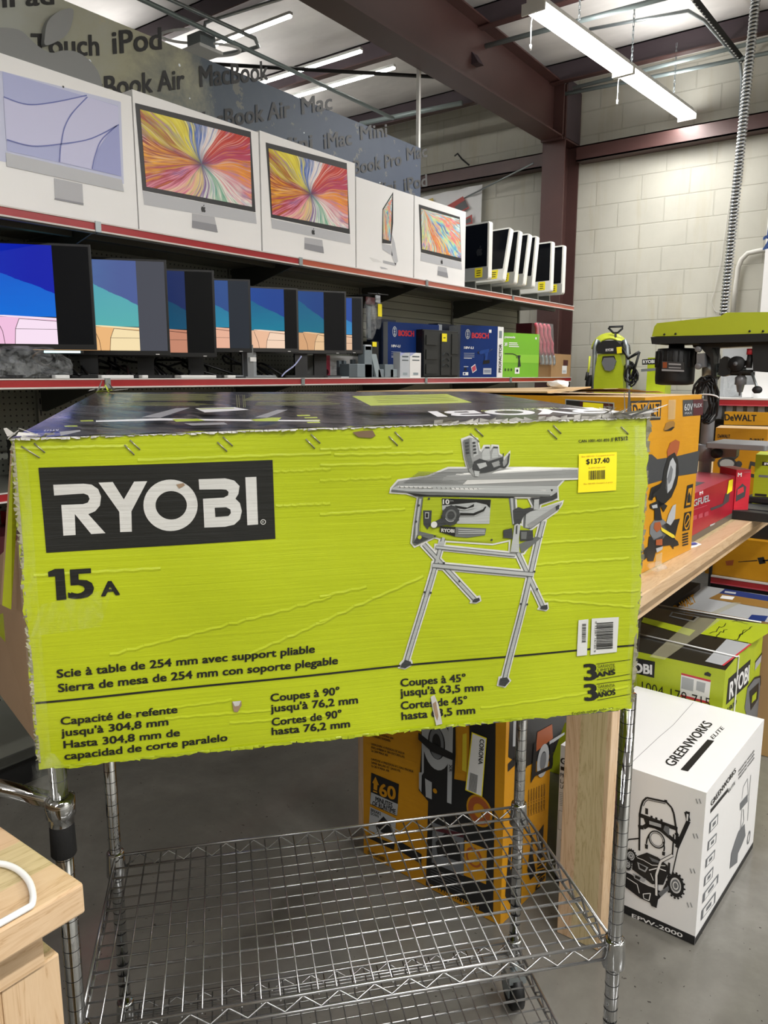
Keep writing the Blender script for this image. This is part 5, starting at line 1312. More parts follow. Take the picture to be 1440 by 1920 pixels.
b.text(Fp, 'RYOBI', (1136, 659), (1150, 658), (1136, 654), M('white'), .03, 2); b.poly(Fp, [(1156, 651), (1166, 650), (1166, 662), (1157, 663)], M('tagy'), 2); b.build('cap', pw, bevel=.01)
b = pr([(1128, 680), (1132, 671), (1150, 670), (1155, 677), (1150, 692), (1144, 696), (1134, 694)], .135, .12, 'pgrey'); b.poly(Fp, [(1128, 679), (1130, 668), (1152, 667), (1155, 676)], M('pblk'), 1); b.build('panel', pw, bevel=.004)
for s, lab in ((1117, 0), (1174, 0)):
    b = MB(); xx = 1 if s < 1140 else -1
    b.tube([hw(s-4*xx, 745, .1), hw(s-3*xx, 700, .1), hw(s-2*xx, 650, .1), hw(s+2*xx, 639, .1), hw(s+5*xx, 641, .08), hw(s+6*xx, 660, .0)], .018, M('galv'), 10); b.build('frame_tube', pw)
b = MB(); b.tube([hw(1141, 615), hw(1142, 613), hw(1168, 612), hw(1167, 616), hw(1158, 624), hw(1150, 624)], .009, M('blackm'), 8, closed=True); b.tube([hw(1154, 624), hw(1154, 645)], .01, M('blackm'), 8); b.build('handle', pw)
b = MB()
for k in range(6):
    o = k*1.6; rc = 21+o; pts = [hw(1144+rc*math.cos(t_)*1.15, 655-rc*math.sin(t_), .02-.02*k) for t_ in [math.pi*j/14 for j in range(15)]]; b.tube(pts, .011, M('hosey', '#c3cc3a', rough=.35), 8)
b.tube([hw(1106, 668, .12), hw(1104, 690, .13), hw(1102, 700, .13)], .009, M('hosey'), 8); b.tube([hw(1102, 698, .13), hw(1099, 713, .13)], .014, M('blackm'), 8)
b.build('hose', pw)
b = MB(); rn = random.Random(2)
for k in range(8):
    cx, cy = 1186+rn.uniform(-6, 5), 700+rn.uniform(-6, 6); ra = rn.uniform(8, 16); pts = [hw(cx+ra*math.cos(t_)*.7, cy-ra*1.3*math.sin(t_)+rn.uniform(-1, 1), .1+rn.uniform(-.03, .03)) for t_ in [2*math.pi*j/12 for j in range(12)]]; b.tube(pts, .008, M('black'), 6, closed=True)
b.tube([hw(1168, 655, .12), hw(1178, 672, .12), hw(1190, 665, .12), hw(1199, 660, .12)], .013, M('black'), 6); b.tube([hw(1199, 660, .12), hw(1192, 684, .12), hw(1186, 705, .12)], .01, M('black'), 6)
b.build('power_cord', pw)
for s in (1109, 1172):
    c = hw(s, 722, 0); b = MB(); b.cyl(c+Vector((-.02, 0, 0)), c+Vector((.02, 0, 0)), c.z-zg, M('blackm'), 20); b.build('wheel', pw)
def art_ry(b, F, G, T, w_, h, d):
    b.poly(F, [(1204, 674), (1229, 672), (1229, 683), (1204, 684)], M('pblk'), 2); b.text(F, 'RYOBI', (1206, 681.5), (1227, 680.5), (1206, 675.5), M('white'), .02, 3); b.poly(F, [(1202, 692), (1230, 690), (1230, 695), (1202, 697)], M('pgrey'), 2)
bbox_at('tool_carton', 'small lime green carton beside the pressure washer on the back shelf', 'box', 1199, 1234, 671, 6.55, zg, .15, 'ryl', art_ry, 0)
# clear bin / white goods behind the press
for pl, pr_, pt, Y_, m, lab in ((1340, 1374, 700, 6.5, 'film', 'clear plastic bin on the back shelf behind the drill press'), (1408, 1500, 690, 6.6, 'white', 'white carton on the back shelf at the right edge'), (1375, 1392, 722, 6.5, 'white', 'low white pack on the back shelf behind the drill chuck'), (1334, 1405, 655, 6.72, 'plg', 'grey panel carton on the back shelf behind the drill press head')):
    bbox_at('shelf_goods', lab, 'goods', pl, pr_, pt, Y_, zg, .1 if Y_ > 6.7 else .18, m, None, 0)
# ================================================================ CARTONS STANDING ON THE FLOOR UNDER THE BENCH
def card3(pA, pB, depth, h, m, top=None, z0=.002):
    A = Vector(pA); B = Vector(pB); A.z = B.z = z0; u = B-A; w_ = u.length; u.normalize(); n = Vector((u.y, -u.x, 0)); bk = -n*depth; up = Vector((0, 0, h))
    p = [A, B, B+bk, A+bk]; b = MB(); b.hexa(p+[q+up for q in p], M(m), {'top': M(top)} if top else {})
    return b, Face(A, u, (0, 0, 1), lay=.0006), Face(B, -n, (0, 0, 1), lay=.0006), Face(A+up, u, -n, lay=.0006), w_
def zat(xy, py):
    Yc = Vector((xy[0], xy[1], 0)).dot(Fv); yc = (960-py)/FP; return H+Yc*(yc*CT-ST)/(CT+yc*ST)
# ---- yellow pressure washer carton
A = at(682, 1600, 2, 0); C = at(938, 1737, 2, 0); D = at(1030, 1656, 2, 0)
b, F, E, T, w_ = card3(A, C, (D-C).length, .86, 'yel')
P = lambda q, m, l=1, S=F: b.poly(S, [(660+x*.375, 1320+y*.375) for x, y in q], M(m), l)
W = lambda s, p0, p1, p2, m, bold=.02, l=3, S=F: b.text(S, s, *[(660+x*.375, 1320+y*.375) for x, y in (p0, p1, p2)], M(m), bold, l)
P([(585, -200), (720, -200), (718, 200), (706, 1065), (370, 905), (385, 350), (590, 390)], 'pblk')
for k, s in enumerate(('HIDROLAVADORA SIN', 'PRESSURE WASHER', '', 'LAVADORA A PRESION DE AGUA', 'INALAMBRICA SIN ESCOBILLAS', '2x 20V MAX XR', '', 'LAVEUSE A PRESSION A L EAU FROIDE', 'SANS BALAIS ET SANS FIL', '2x 20 V MAX XR')):
    if s: x0 = 98; ln = len(s)*6.4; y0 = 132+k*17+(8 if k > 2 else 0)+(8 if k > 6 else 0); W(s, (x0, y0+12), (x0+ln, y0+12+ln*.30), (x0, y0+1), 'pblk', .015)
P([(97, 342), (236, 400), (226, 560), (92, 500)], 'pblk', 2); P([(97, 440), (232, 500), (227, 557), (93, 497)], 'plg', 3)
W('60', (141, 456), (219, 478), (140, 392), 'yel', .03, 4); P([(104, 392), (120, 362), (138, 405), (130, 403), (128, 432), (110, 425), (111, 396)], 'yel', 4); P([(108, 430), (129, 438), (129, 444), (108, 437)], 'yel', 4)
W('MINUTES', (120, 484), (204, 518), (121, 460), 'pblk', .03, 4); W('OF RUNTIME', (104, 504), (219, 548), (106, 482), 'pblk', .03, 4)
P([(92, 512), (222, 572), (215, 690), (85, 630)], 'plg', 3); W('BREAKS', (97, 534), (147, 556), (97, 519), 'pblk', .02, 4); W('DOWN', (97, 551), (135, 568), (97, 537), 'pblk', .02, 4)
P([(120, 600), (160, 560), (200, 610), (205, 660), (150, 640)], 'pblk', 4); P([(85, 650), (215, 700), (212, 730), (85, 670)], 'pblk', 3); P([(232, 680), (350, 750), (348, 800), (232, 728)], 'pblk', 3)
W('DCPW1600', (82, 750), (165, 785), (82, 730), 'pblk', .02)
# washer picture
P([(335, -100), (515, -60), (520, 250), (505, 480), (430, 520), (390, 495), (335, 430), (350, 200)], 'pblk', 2)
c = F.px(660+425*.375, 1320+195*.375); b.ring(F, c, .035, .058, M('plg'), 4, 26, sy=1.45, sx=.9); b.ring(F, c, .02, .033, M('pgrey'), 4, 20, sy=1.5, sx=.8)
P([(352, -60), (366, -60), (362, 340), (352, 355)], 'plg', 5); P([(488, -40), (512, -40), (500, 498), (478, 490)], 'plg', 5); P([(338, 340), (352, 340), (350, 440), (338, 420)], 'plg', 5)
W('XR', (489, 300), (489, 336), (504, 302), 'pblk', .02, 6)
P([(368, 370), (402, 390), (402, 475), (372, 462)], 'plg', 5); P([(335, 140), (400, 190), (510, 245), (510, 280), (400, 235), (335, 175)], 'pblk', 6)
b.ring(F, F.px(660+418*.375, 1320+433*.375), 0, .008, M('yel'), 5, 8)
P([(520, 110), (585, 90), (585, 350), (530, 335)], 'yel', 2); P([(555, 150), (575, 145), (575, 340), (552, 330)], 'pyel', 3)
c = F.px(660+638*.375, 1320+533*.375); b.ring(F, c, 0, .044, M('yel'), 3, 24, sy=1.1); b.ring(F, c, .02, .038, M('prust'), 4, 20, sy=1.1)
P([(405, 590), (560, 650), (560, 860), (400, 790)], 'pgrey', 3); P([(410, 612), (560, 645), (560, 668), (410, 630)], 'dred', 4); P([(420, 690), (470, 640), (540, 700), (548, 790), (430, 750)], 'pblk', 4); P([(565, 680), (676, 725), (672, 900), (560, 855)], 'yel', 3)
c = F.px(660+612*.375, 1320+765*.375); b.ring(F, c, .022, .028, M('prust'), 4, 18, sy=1.1)
for k in range(5): P([(395, 815+k*14), (560, 890+k*14), (560, 893+k*14), (395, 818+k*14)], 'pgrey', 3)
W('GUARANTEED TOUGH', (388, 915), (634, 1028), (388, 897), 'yel', .03, 3)
# right face
P2 = lambda q, m, l=1: P(q, m, l, E)
P2([(800, -200), (1085, -250), (1085, 50), (1080, 110), (1065, 90), (1000, 270), (950, 320), (1010, 240), (873, 312), (873, 320), (780, 265)], 'pblk'); P2([(778, 300), (873, 200), (873, 250), (778, 340)], 'pblk')
P2([(806, 70), (826, 66), (822, 210), (802, 212)], 'plg', 2)
P2([(925, 140), (998, 100), (1002, 170), (915, 240)], 'prust', 3); P2([(985, 185), (1060, 140), (1060, 152), (985, 205)], 'plg', 3)
c = E.px(660+952*.375, 1320+282*.375); b.ring(E, c, .022, .040, M('plg'), 4, 22, sy=1.3, sx=.9); b.ring(E, c, .0, .02, M('pgrey'), 4, 16, sy=1.3)
P2([(905, 200), (918, 190), (915, 340), (1000, 300), (995, 320), (910, 360), (890, 395)], 'pblk', 5); P2([(985, 200), (1000, 190), (1000, 300), (985, 310)], 'pblk', 5)
for k in range(7): b.text(E, 'LAVEUSE A PRESSION', *[(660+x*.375, 1320+y*.375) for x, y in ((884+k*13, 560-k*5), (886+k*13, 430-k*5), (877+k*13, 560-k*5))], M('pblk'), .01, 2)
P2([(765, 960), (785, 700), (800, 700), (790, 830), (830, 780), (810, 900), (790, 1000)], 'pblk'); P2([(930, 640), (958, 600), (952, 760), (925, 800)], 'pblk'); P2([(875, 830), (900, 650), (905, 760), (920, 850), (890, 880)], 'pblk')
b.text(E, 'DeWALT', *[(660+x*.375, 1320+y*.375) for x, y in ((958, 905), (972, 740), (915, 930))], M('pblk'), .04, 2)
dw = tag(b.build('washer_carton'), 'tall yellow and black pressure washer carton standing under the near bench end', 'box')
b = MB(); P([(603, 138), (678, 168), (655, 462), (570, 428)], 'tagy', 7); P([(608, 145), (674, 172), (651, 456), (576, 424)], 'white', 8); b.text(F, 'CORONA', *[(660+x*.375, 1320+y*.375) for x, y in ((645, 172), (637, 296), (667, 175))], M('pblk'), .02, 9)
for k in range(9): P([(584+0*k, 392+k*0), (1, 1), (1, 1), (1, 1)], 'pblk', 9) if False else None
for k in range(10):
    x = 588+k*4; P([(x+8, 338+k*1.5), (x+10, 339+k*1.5), (x-2+4, 428+k*1.5), (x, 427+k*1.5)], 'pblk', 9)
b.build('label_sticker', dw)
# ---- white pressure washer carton
L1 = at(1166, 1711, 2, 0); C0 = at(1302, 1773, 2, 0); R1 = at(1416, 1592, 2, 0)
u = (C0-L1).normalized()
# left end where the column 1041 crosses the front bottom line
d = ray(1041, 1640); nn = Vector((u.y, -u.x, 0)); kk = (C0-EYE).dot(nn)/d.dot(nn); LA = EYE+d*kk
hg = zat(C0, 1488)
b, F, E, T, w_ = card3(LA, C0, (R1-C0).length, hg, 'carton')
c1 = lambda x, y: (1040+x*.2778, 1400+y*.2778)
c8 = lambda x, y: (1040+x*.2778, 1060+y*.2778)
P = lambda q, m, l=1, S=F, f=c1: b.poly(S, [f(*p) for p in q], M(m), l)
Lw = lambda q, w_, m='pblk', l=2, S=F, f=c1: b.pline(S, [f(*p) for p in q], w_, M(m), l)
uvl = F.px(*c1(455, 1075)); uvr = F.px(*c1(962, 1272)); zb_h = (uvl[1]+uvr[1])/2
rect(b, F, 0, 0, w_, zb_h, 'pblk', 1); rect(b, E, 0, 0, (R1-C0).length, zb_h*.8, 'pblk', 1)
b.text(F, 'EPW-2000', c1(522, 1150), c1(862, 1288), c1(524, 1124), M('white'), .015, 2)
# handle and frame
Lw([(572, 700), (575, 460), (585, 400), (598, 365), (622, 343), (755, 372), (790, 410), (805, 450), (828, 600)], .0055)
Lw([(600, 400), (612, 372), (630, 358), (750, 384)], .002); Lw([(568, 458), (830, 555)], .012); Lw([(565, 540), (600, 545), (640, 520), (720, 560), (820, 645)], .012)
P([(600, 478), (755, 522), (775, 590), (740, 565), (620, 540)], 'pblk', 2); P([(640, 498), (720, 522), (720, 545), (640, 522)], 'plg', 3)
P([(745, 530), (775, 540), (775, 600), (735, 560)], 'pgrey', 3); Lw([(622, 415), (622, 455)], .008); Lw([(750, 358), (752, 372)], .008)
for x in (655, 687, 722): Lw([(x, 465+(x-655)*.35), (x, 480+(x-655)*.35)], .006)
c = F.px(*c1(690, 625)); ee = (F.px(*c1(748, 625))[0]-c[0]); b.ring(F, c, ee*.86, ee, M('pblk'), 3, 30, sy=1.12); b.ring(F, c, ee*.7, ee*.76, M('pblk'), 3, 26, sy=1.12)
Lw([(640, 590), (625, 620), (620, 655)], .004); P([(610, 655), (632, 660), (630, 690), (612, 685)], 'pblk', 3); Lw([(735, 640), (742, 680), (738, 705)], .004); P([(727, 705), (748, 710), (745, 735), (727, 730)], 'pblk', 3)
Lw([(805, 590), (795, 740)], .004); Lw([(835, 680), (790, 880)], .003); Lw([(888, 440), (905, 500), (878, 560), (825, 680)], .011); P([(885, 432), (915, 440), (905, 520), (890, 515)], 'pblk', 3); P([(893, 450), (906, 455), (900, 500), (892, 496)], 'carton', 4)
Lw([(820, 580), (830, 600), (825, 660)], .01)
# left wheel, engine, base
for (x, y, sx_, r) in ((517, 735, .95, 1.0), (497, 790, .7, .9), (818, 935, .80, 1.75)):
    c = F.px(*c1(x, y)); r0 = .0135*r
    b.ring(F, c, r0*.8, r0*1.2, M('pblk'), 3, 22, sx=sx_, sy=1.25); b.ring(F, c, 0, r0*.62, M('pgrey'), 3, 18, sx=sx_, sy=1.25); b.ring(F, c, r0*.3, r0*.42, M('white'), 4, 14, sx=sx_, sy=1.25)
    for k in range(16):
        a = 2*math.pi*k/16; q = (c[0]+math.cos(a)*r0*1.28*sx_, c[1]+math.sin(a)*r0*1.28*1.25); b.ring(F, q, 0, r0*.14, M('pblk'), 4, 6)
Lw([(470, 660), (500, 625), (570, 618)], .004)
P([(528, 768), (560, 735), (625, 712), (700, 745), (765, 800), (768, 850), (735, 930), (660, 925), (525, 825)], 'pblk', 4)
P([(560, 775), (635, 812), (615, 845), (570, 822)], 'plg', 5); P([(572, 785), (622, 812), (612, 832), (578, 815)], 'pblk', 6); P([(640, 740), (700, 765), (730, 790), (660, 770)], 'pgrey', 5); Lw([(640, 830), (700, 815), (755, 835)], .003, 'white', 6); Lw([(560, 745), (600, 760), (660, 795), (750, 800)], .002, 'white', 6); Lw([(650, 850), (670, 900)], .002, 'white', 6)
P([(463, 835), (520, 860), (580, 905), (700, 965), (745, 985), (700, 1030), (690, 1085), (655, 1072), (645, 1050), (580, 1020), (480, 945), (463, 935)], 'pblk', 4)
Lw([(490, 880), (560, 925), (575, 985)], .0025, 'white', 6); Lw([(580, 905), (640, 935), (690, 950)], .0025, 'white', 6); Lw([(600, 990), (650, 985), (640, 1035), (605, 1020), (600, 990)], .0025, 'white', 6); P([(530, 850), (620, 890), (600, 920), (540, 885)], 'plg', 5)
P([(548, 862), (585, 880), (575, 895), (545, 880)], 'pblk', 6); Lw([(740, 960), (770, 900), (775, 780)], .006, 'pblk', 4)
Lw([(690, 1000), (690, 860), (720, 770), (800, 728)], .009, 'pblk', 6); Lw([(690, 1000), (690, 860), (720, 770), (800, 728)], .006, 'white', 7)
P([(700, 985), (770, 935), (775, 960), (720, 1010)], 'pgrey', 5); P([(655, 990), (695, 1000), (692, 1085), (655, 1070)], 'pblk', 6)
for (x, y) in ((955, 355), (935, 590), (915, 825), (895, 1055)):
    for o in (0, 22): Lw([(x+o, y-5), (x+o+12, y+28)], .002, 'pgrey', 3)
# left part of the face, seen between the carton edge and the bench leg
f7 = lambda x, y: (660+x*.375, 1320+y*.375)
b.text(F, 'GREEN', f7(1044, 296), f7(1180, 330), f7(1045, 266), M('pblk'), .03, 2); b.poly(F, [f7(1044, 310), f7(1140, 340), f7(1140, 358), f7(1044, 328)], M('pblk'), 2)
for k, s in enumerate(('PRESSURE', 'LAVEUSE', 'LAVADORA')): y = 362+k*31-(k == 2)*4; b.text(F, s, f7(1042, y), f7(1150, y+34), f7(1042, y-20), M('pblk'), .01, 2)
for k in range(8): b.poly(F, [f7(1038, 440+k*9), f7(1085, 452+k*9), f7(1085, 454+k*9), f7(1038, 442+k*9)], M('pgrey'), 2)
b.pline(F, [f7(1084, 548), f7(1035, 530), f7(1032, 625), f7(1084, 640)], .0012, M('pgrey'), 2)
for k in range(6): b.poly(F, [f7(1056, 568+k*12), f7(1084, 576+k*12), f7(1084, 582+k*12), f7(1056, 574+k*12)], M('pblk'), 2)
c = F.px(*f7(1072, 690)); b.ring(F, c, .010, .018, M('pblk'), 2, 16)
# top face
b.text(T, 'GREENWORKS', c8(803, 1362), c8(1068, 1072), c8(735, 1333), M('pblk'), .012, 2)
b.text(T, 'ELITE', c8(1072, 1176), c8(1146, 1102), c8(1050, 1158), M('pblk'), .0, 2); b.poly(T, [c8(850, 1380), c8(900, 1393), c8(1078, 1186), c8(1032, 1178)], M('pblk'), 2)
b.pline(T, [c8(500, 1352), c8(700, 1165), c8(800, 1080), c8(935, 928)], .0016, M('crease'), 2)
# right face
b.text(E, 'GREENWORKS', c1(1056, 402), c1(1222, 168), c1(1050, 372), M('pblk'), .02, 2); Lw([(1050, 436), (1168, 290)], .012, S=E); b.text(E, 'ELITE', c1(1170, 312), c1(1216, 250), c1(1170, 290), M('pblk'), .01, 2)
for k in range(3): b.text(E, 'PRESSURE WASHER', c1(1240, 172+k*24), c1(1346, 30+k*24), c1(1239, 158+k*24), M('pblk'), .01, 2)
for q in ([(1045, 512), (1102, 448), (1098, 520), (1040, 588)], [(1034, 640), (1092, 578), (1086, 645), (1028, 705)], [(1020, 760), (1082, 690), (1074, 755), (1014, 820)], [(1010, 880), (1070, 805), (1062, 880), (1004, 945)], [(1000, 995), (1104, 855), (1100, 915), (994, 1058)], [(990, 1105), (1086, 975), (1080, 1050), (984, 1175)]):
    P(q, 'pgrey', 2, E); cx = sum(p[0] for p in q)/4; cy = sum(p[1] for p in q)/4; P([(cx+(x-cx)*.75, cy+(y-cy)*.75) for x, y in q], 'carton', 3, E); P([(cx+(x-cx)*.35, cy+(y-cy)*.35) for x, y in q], 'pgrey', 4, E)
Lw([(1262, 350), (1272, 270), (1300, 215), (1304, 330)], .003, 'pgrey', S=E); Lw([(1322, 190), (1310, 330), (1300, 500)], .004, 'pgrey', S=E); P([(1250, 380), (1300, 320), (1300, 370), (1250, 430)], 'pgrey', 2, E); Lw([(1262, 420), (1252, 560), (1275, 500), (1272, 420)], .004, 'pgrey', S=E)
P([(1215, 640), (1240, 570), (1280, 520), (1285, 600), (1262, 660), (1235, 720), (1230, 780), (1180, 822), (1190, 720)], 'pgrey', 2, E); c = E.px(*c1(1308, 612)); b.ring(E, c, .012, .018, M('pgrey'), 2, 14, sy=1.3)
gw = b.build('washer_carton'); tag(gw, 'white pressure washer carton with black line drawing on the floor beside the bench leg', 'box')
# ---- lime green washer carton behind it
Cx = at(1360, 1258, 2, .57); hr = .57
Ct = Vector((Cx.x, Cx.y, 0)); Lr = Ct+Vector((-.72, -.0, 0)); depth = .62
M('tblk', '#20211e', rough=.22, coat=.5, var=.3, vscale=3)
b, F, E, T, w_ = card3(Lr, Ct, depth, hr, 'ryl', top='tblk')
P = lambda q, m, l=1, S=F, f=c8: b.poly(S, [f(*p) for p in q], M(m), l)
P([(430, 600), (678, 650), (672, 760), (425, 700)], 'pblk'); b.text(F, 'RYOBI', c8(440, 708), c8(655, 735), c8(440, 645), M('white'), .04, 2)
P([(855, 725), (1055, 775), (1040, 930), (845, 880)], 'white', 1); P([(855, 725), (1055, 775), (1053, 788), (855, 738)], 'bred', 2); P([(850, 870), (1042, 920), (1040, 935), (848, 885)], 'bred', 2); P([(860, 750), (940, 770), (935, 850), (855, 830)], 'plg', 2); P([(960, 780), (1020, 795), (1010, 860), (955, 840)], 'plg', 2)
b.text(F, '1004-178-715', c8(590, 850), c8(1050, 968), c8(590, 780), M('pblk'), -.005, 3)
P([(1010, 740), (1012, 725), (1035, 718), (1058, 735), (1050, 752)], 'pblk', 2)
P2 = lambda q, m, l=1: P(q, m, l, E)
P2([(1172, 765), (1322, 632), (1306, 800), (1155, 942)], 'pblk'); b.text(E, 'RYOBI', c8(1176, 905), c8(1306, 775), c8(1182, 790), M('white'), .03, 2)
b.text(E, '1800', c8(1158, 1000), c8(1222, 940), c8(1165, 960), M('pblk'), .01, 2)
P2([(1355, 650), (1396, 590), (1390, 650), (1348, 710)], 'plg', 2); P2([(1352, 645), (1398, 585), (1396, 600), (1350, 660)], 'pblk', 3)
P2([(1300, 820), (1320, 790), (1355, 760), (1385, 745), (1388, 940), (1370, 1050), (1340, 1090), (1290, 1000), (1280, 960)], 'pgrey', 2); P2([(1310, 850), (1375, 790), (1370, 900), (1320, 980)], 'pblk', 3); P2([(1330, 880), (1360, 850), (1355, 900), (1325, 930)], 'ryl', 4)
b.pline(E, [c8(1302, 820), c8(1345, 760), c8(1385, 748), c8(1390, 930)], .008, M('pblk'), 4)
for k in range(6): P2([(1405, 930+k*22), (1440, 900+k*22), (1440, 908+k*22), (1405, 938+k*22)], 'pblk', 2)
P3 = lambda q, m, l=1: P(q, m, l, T)
P3([(600, 352), (950, 440), (910, 478), (585, 385)], 'ryl', 2); P3([(1095, 360), (1440, 400), (1440, 460), (1330, 528), (985, 465)], 'ryl', 2)
P3([(1160, 500), (1330, 535), (1140, 680), (1015, 650)], 'plg', 2); P3([(1318, 533), (1330, 536), (1142, 681), (1128, 678)], 'bred', 3)
P3([(790, 315), (980, 350), (940, 385), (770, 345)], 'pgrey', 2); P3([(800, 322), (960, 352), (935, 375), (785, 342)], 'tblk', 3)
P3([(940, 350), (1120, 370), (740, 640), (640, 620)], 'tape', 3)
rn = random.Random(4)
for (x0, y0, x1, y1) in ((1050, 470, 1150, 400), (1075, 490, 1160, 430), (1240, 490, 1330, 420), (1200, 380, 1300, 390), (1220, 510, 1290, 440)):
    pts = [(x0+(x1-x0)*k/9+rn.uniform(-9, 9), y0+(y1-y0)*k/9+rn.uniform(-9, 9)) for k in range(10)]; b.pline(T, [c8(*p) for p in pts], .003, M('black'), 4)
rc = tag(b.build('washer_carton'), 'lime green washer carton with black lid and handwritten notes behind the white carton', 'box')
b = MB()
hz = hr+.0045
s0 = T.px(*c8(560, 470)); s1 = T.px(*c8(1225, 625))
pts = [T.P(s0, 8), T.P(((s0[0]+s1[0])/2, (s0[1]+s1[1])/2), 9), T.P(s1, 8)]
e0 = E.px(*c8(1232, 640)); pts += [Vector(Ct)+Vector((.002, 0, hr+.003)) if False else E.P((e0[0], hr+.0), 6), E.P((e0[0], hr*.5), 6), E.P((e0[0], .01), 6)]
b.tube(pts, .003, M('white'), 6)
b.build('strap', rc)
b = MB(); s0 = T.px(*c8(700, 275)); s1 = T.px(*c8(1440, 400)); s1 = (min(s1[0], w_-.01), s1[1]); b.tube([T.P(s0, 8), T.P(s1, 8)], .003, M('white'), 6); b.build('strap', rc)
# ---- carton with blue and brown lid, farther back
zc = .57; q = [at(x, y, 2, zc) for x, y in (c8(910, 285), c8(1150, 160), c8(1500, 225), c8(1440, 395))]
A = at(*c8(925, 290), 2, zc); y0 = Cx.y+depth+.03; A = Vector((-.90, y0, 0)); Bq = Vector((-.50, y0, 0))
b, F, E, T, w_ = card3(A, Bq, .42, zc, 'kraft', top='plg')
P3 = lambda q, m, l=1: b.poly(T, [c8(*p) for p in q], M(m), l)
P3([(1150, 160), (1480, 215), (1480, 250), (1110, 190)], 'bblue', 2); P3([(1110, 190), (1480, 250), (1480, 300), (1040, 225)], 'bwood', 2) if False else P3([(1110, 190), (1480, 250), (1480, 300), (1040, 225)], 'yelin', 2)
P3([(1130, 205), (1215, 215), (1200, 235), (1115, 225)], 'white', 3); P3([(1150, 175), (1225, 185), (1220, 197), (1145, 187)], 'silver', 3); P3([(1330, 335), (1440, 345), (1420, 380), (1300, 370)], 'bblue', 3); P3([(1210, 250), (1260, 255), (1100, 330), (1050, 322)], 'tape', 3)
tag(b.build('appliance_carton'), 'low carton with white, brown and blue lid behind the lime green washer carton', 'box')
q = at(*c8(880, 290), 2, .5)
b = MB(); b.box((-1.5, y0+.02, .002), (-.94, y0+.5, .56), M('blackm')); F = Face((-1.5, y0+.02, 0), (1, 0, 0), (0, 0, 1)); b.text(F, 'DeWALT', (1268, 1150), (1306, 1128), (1262, 1136), M('yel'), .03, 2)
tag(b.build('tool_carton'), 'black carton with yellow lettering in the dark under the bench', 'box')
# ================================================================ CHROME WIRE CART
def f_chrome(t, b):
    n = t.noise(t.coords(scale=(1, 1, .2)), 14, 3); t.link(t.ramp(n, [(.3, (.10,)*3), (.7, (.22,)*3)]), b.inputs['Roughness'])
M('chrome', '#c4c6c8', rough=.14, metal=1, fn=f_chrome); M('groove', '#2b2c2e', rough=.4, metal=.8); M('foam', '#111111', rough=.85, bump=.4, bscale=300); M('wire', '#b4b5b6', rough=.25, metal=.9)
def camxy(x, y): return Rv*x+Fv*y
Z2 = H-1.008; BLc = camxy(-.573, 1.489); ca = .20997; cu = (Rv*math.cos(ca)+Fv*math.sin(ca)); cv = Vector((cu.y, -cu.x, 0)); DC = .457
Z3 = Z2-.362
corner = {}
for i, a in (('l', 0), ('r', .914)):
    for j, d in (('b', 0), ('f', DC)): corner[i+j] = Vector((BLc.x, BLc.y, 0))+cu*a+cv*d
# carton corners first, they set the height of the top shelf
PR = atd(1185, 1326, 1.165); ZBX = PR.z; PL = at(73, 1441, 2, ZBX)
Z1 = ZBX-.002
cc = sum(corner.values(), Vector())/4
ct = thing('wire_cart', 'chrome wire shelf cart on casters carrying the large lime saw carton', 'cart', (cc.x, cc.y, 0))
for kx, p in corner.items():
    b = MB(); z = .13; prf = []
    while z < Z1-.004:
        b.lathe((p.x, p.y, z), (0, 0, 1), [(0, .0129), (.0012, .0129)], M('groove'), 18); z += .0254
    b.cyl((p.x, p.y, .13), (p.x, p.y, Z1-.004), .0127, M('chrome'), 24)
    b.build('post', ct)
    b = MB(); w = cu*.012
    b.cyl((p.x, p.y, .10), (p.x, p.y, .14), .009, M('galv'), 10); b.cyl(p+Vector((0, 0, .0525))-w, p+Vector((0, 0, .0525))+w, .050, M('caseblk'), 24); b.box((-.022, -.03, .085), (.022, .03, .105), M('galv'), R=Matrix(((cu.x, cv.x, 0), (cu.y, cv.y, 0), (0, 0, 1))), o=(p.x, p.y, 0))
    for s in (-1, 1): b.box((s*.018-.002, -.02, .04), (s*.018+.002, .02, .09), M('galv'), R=Matrix(((cu.x, cv.x, 0), (cu.y, cv.y, 0), (0, 0, 1))), o=(p.x, p.y, 0))
    b.build('caster', ct)
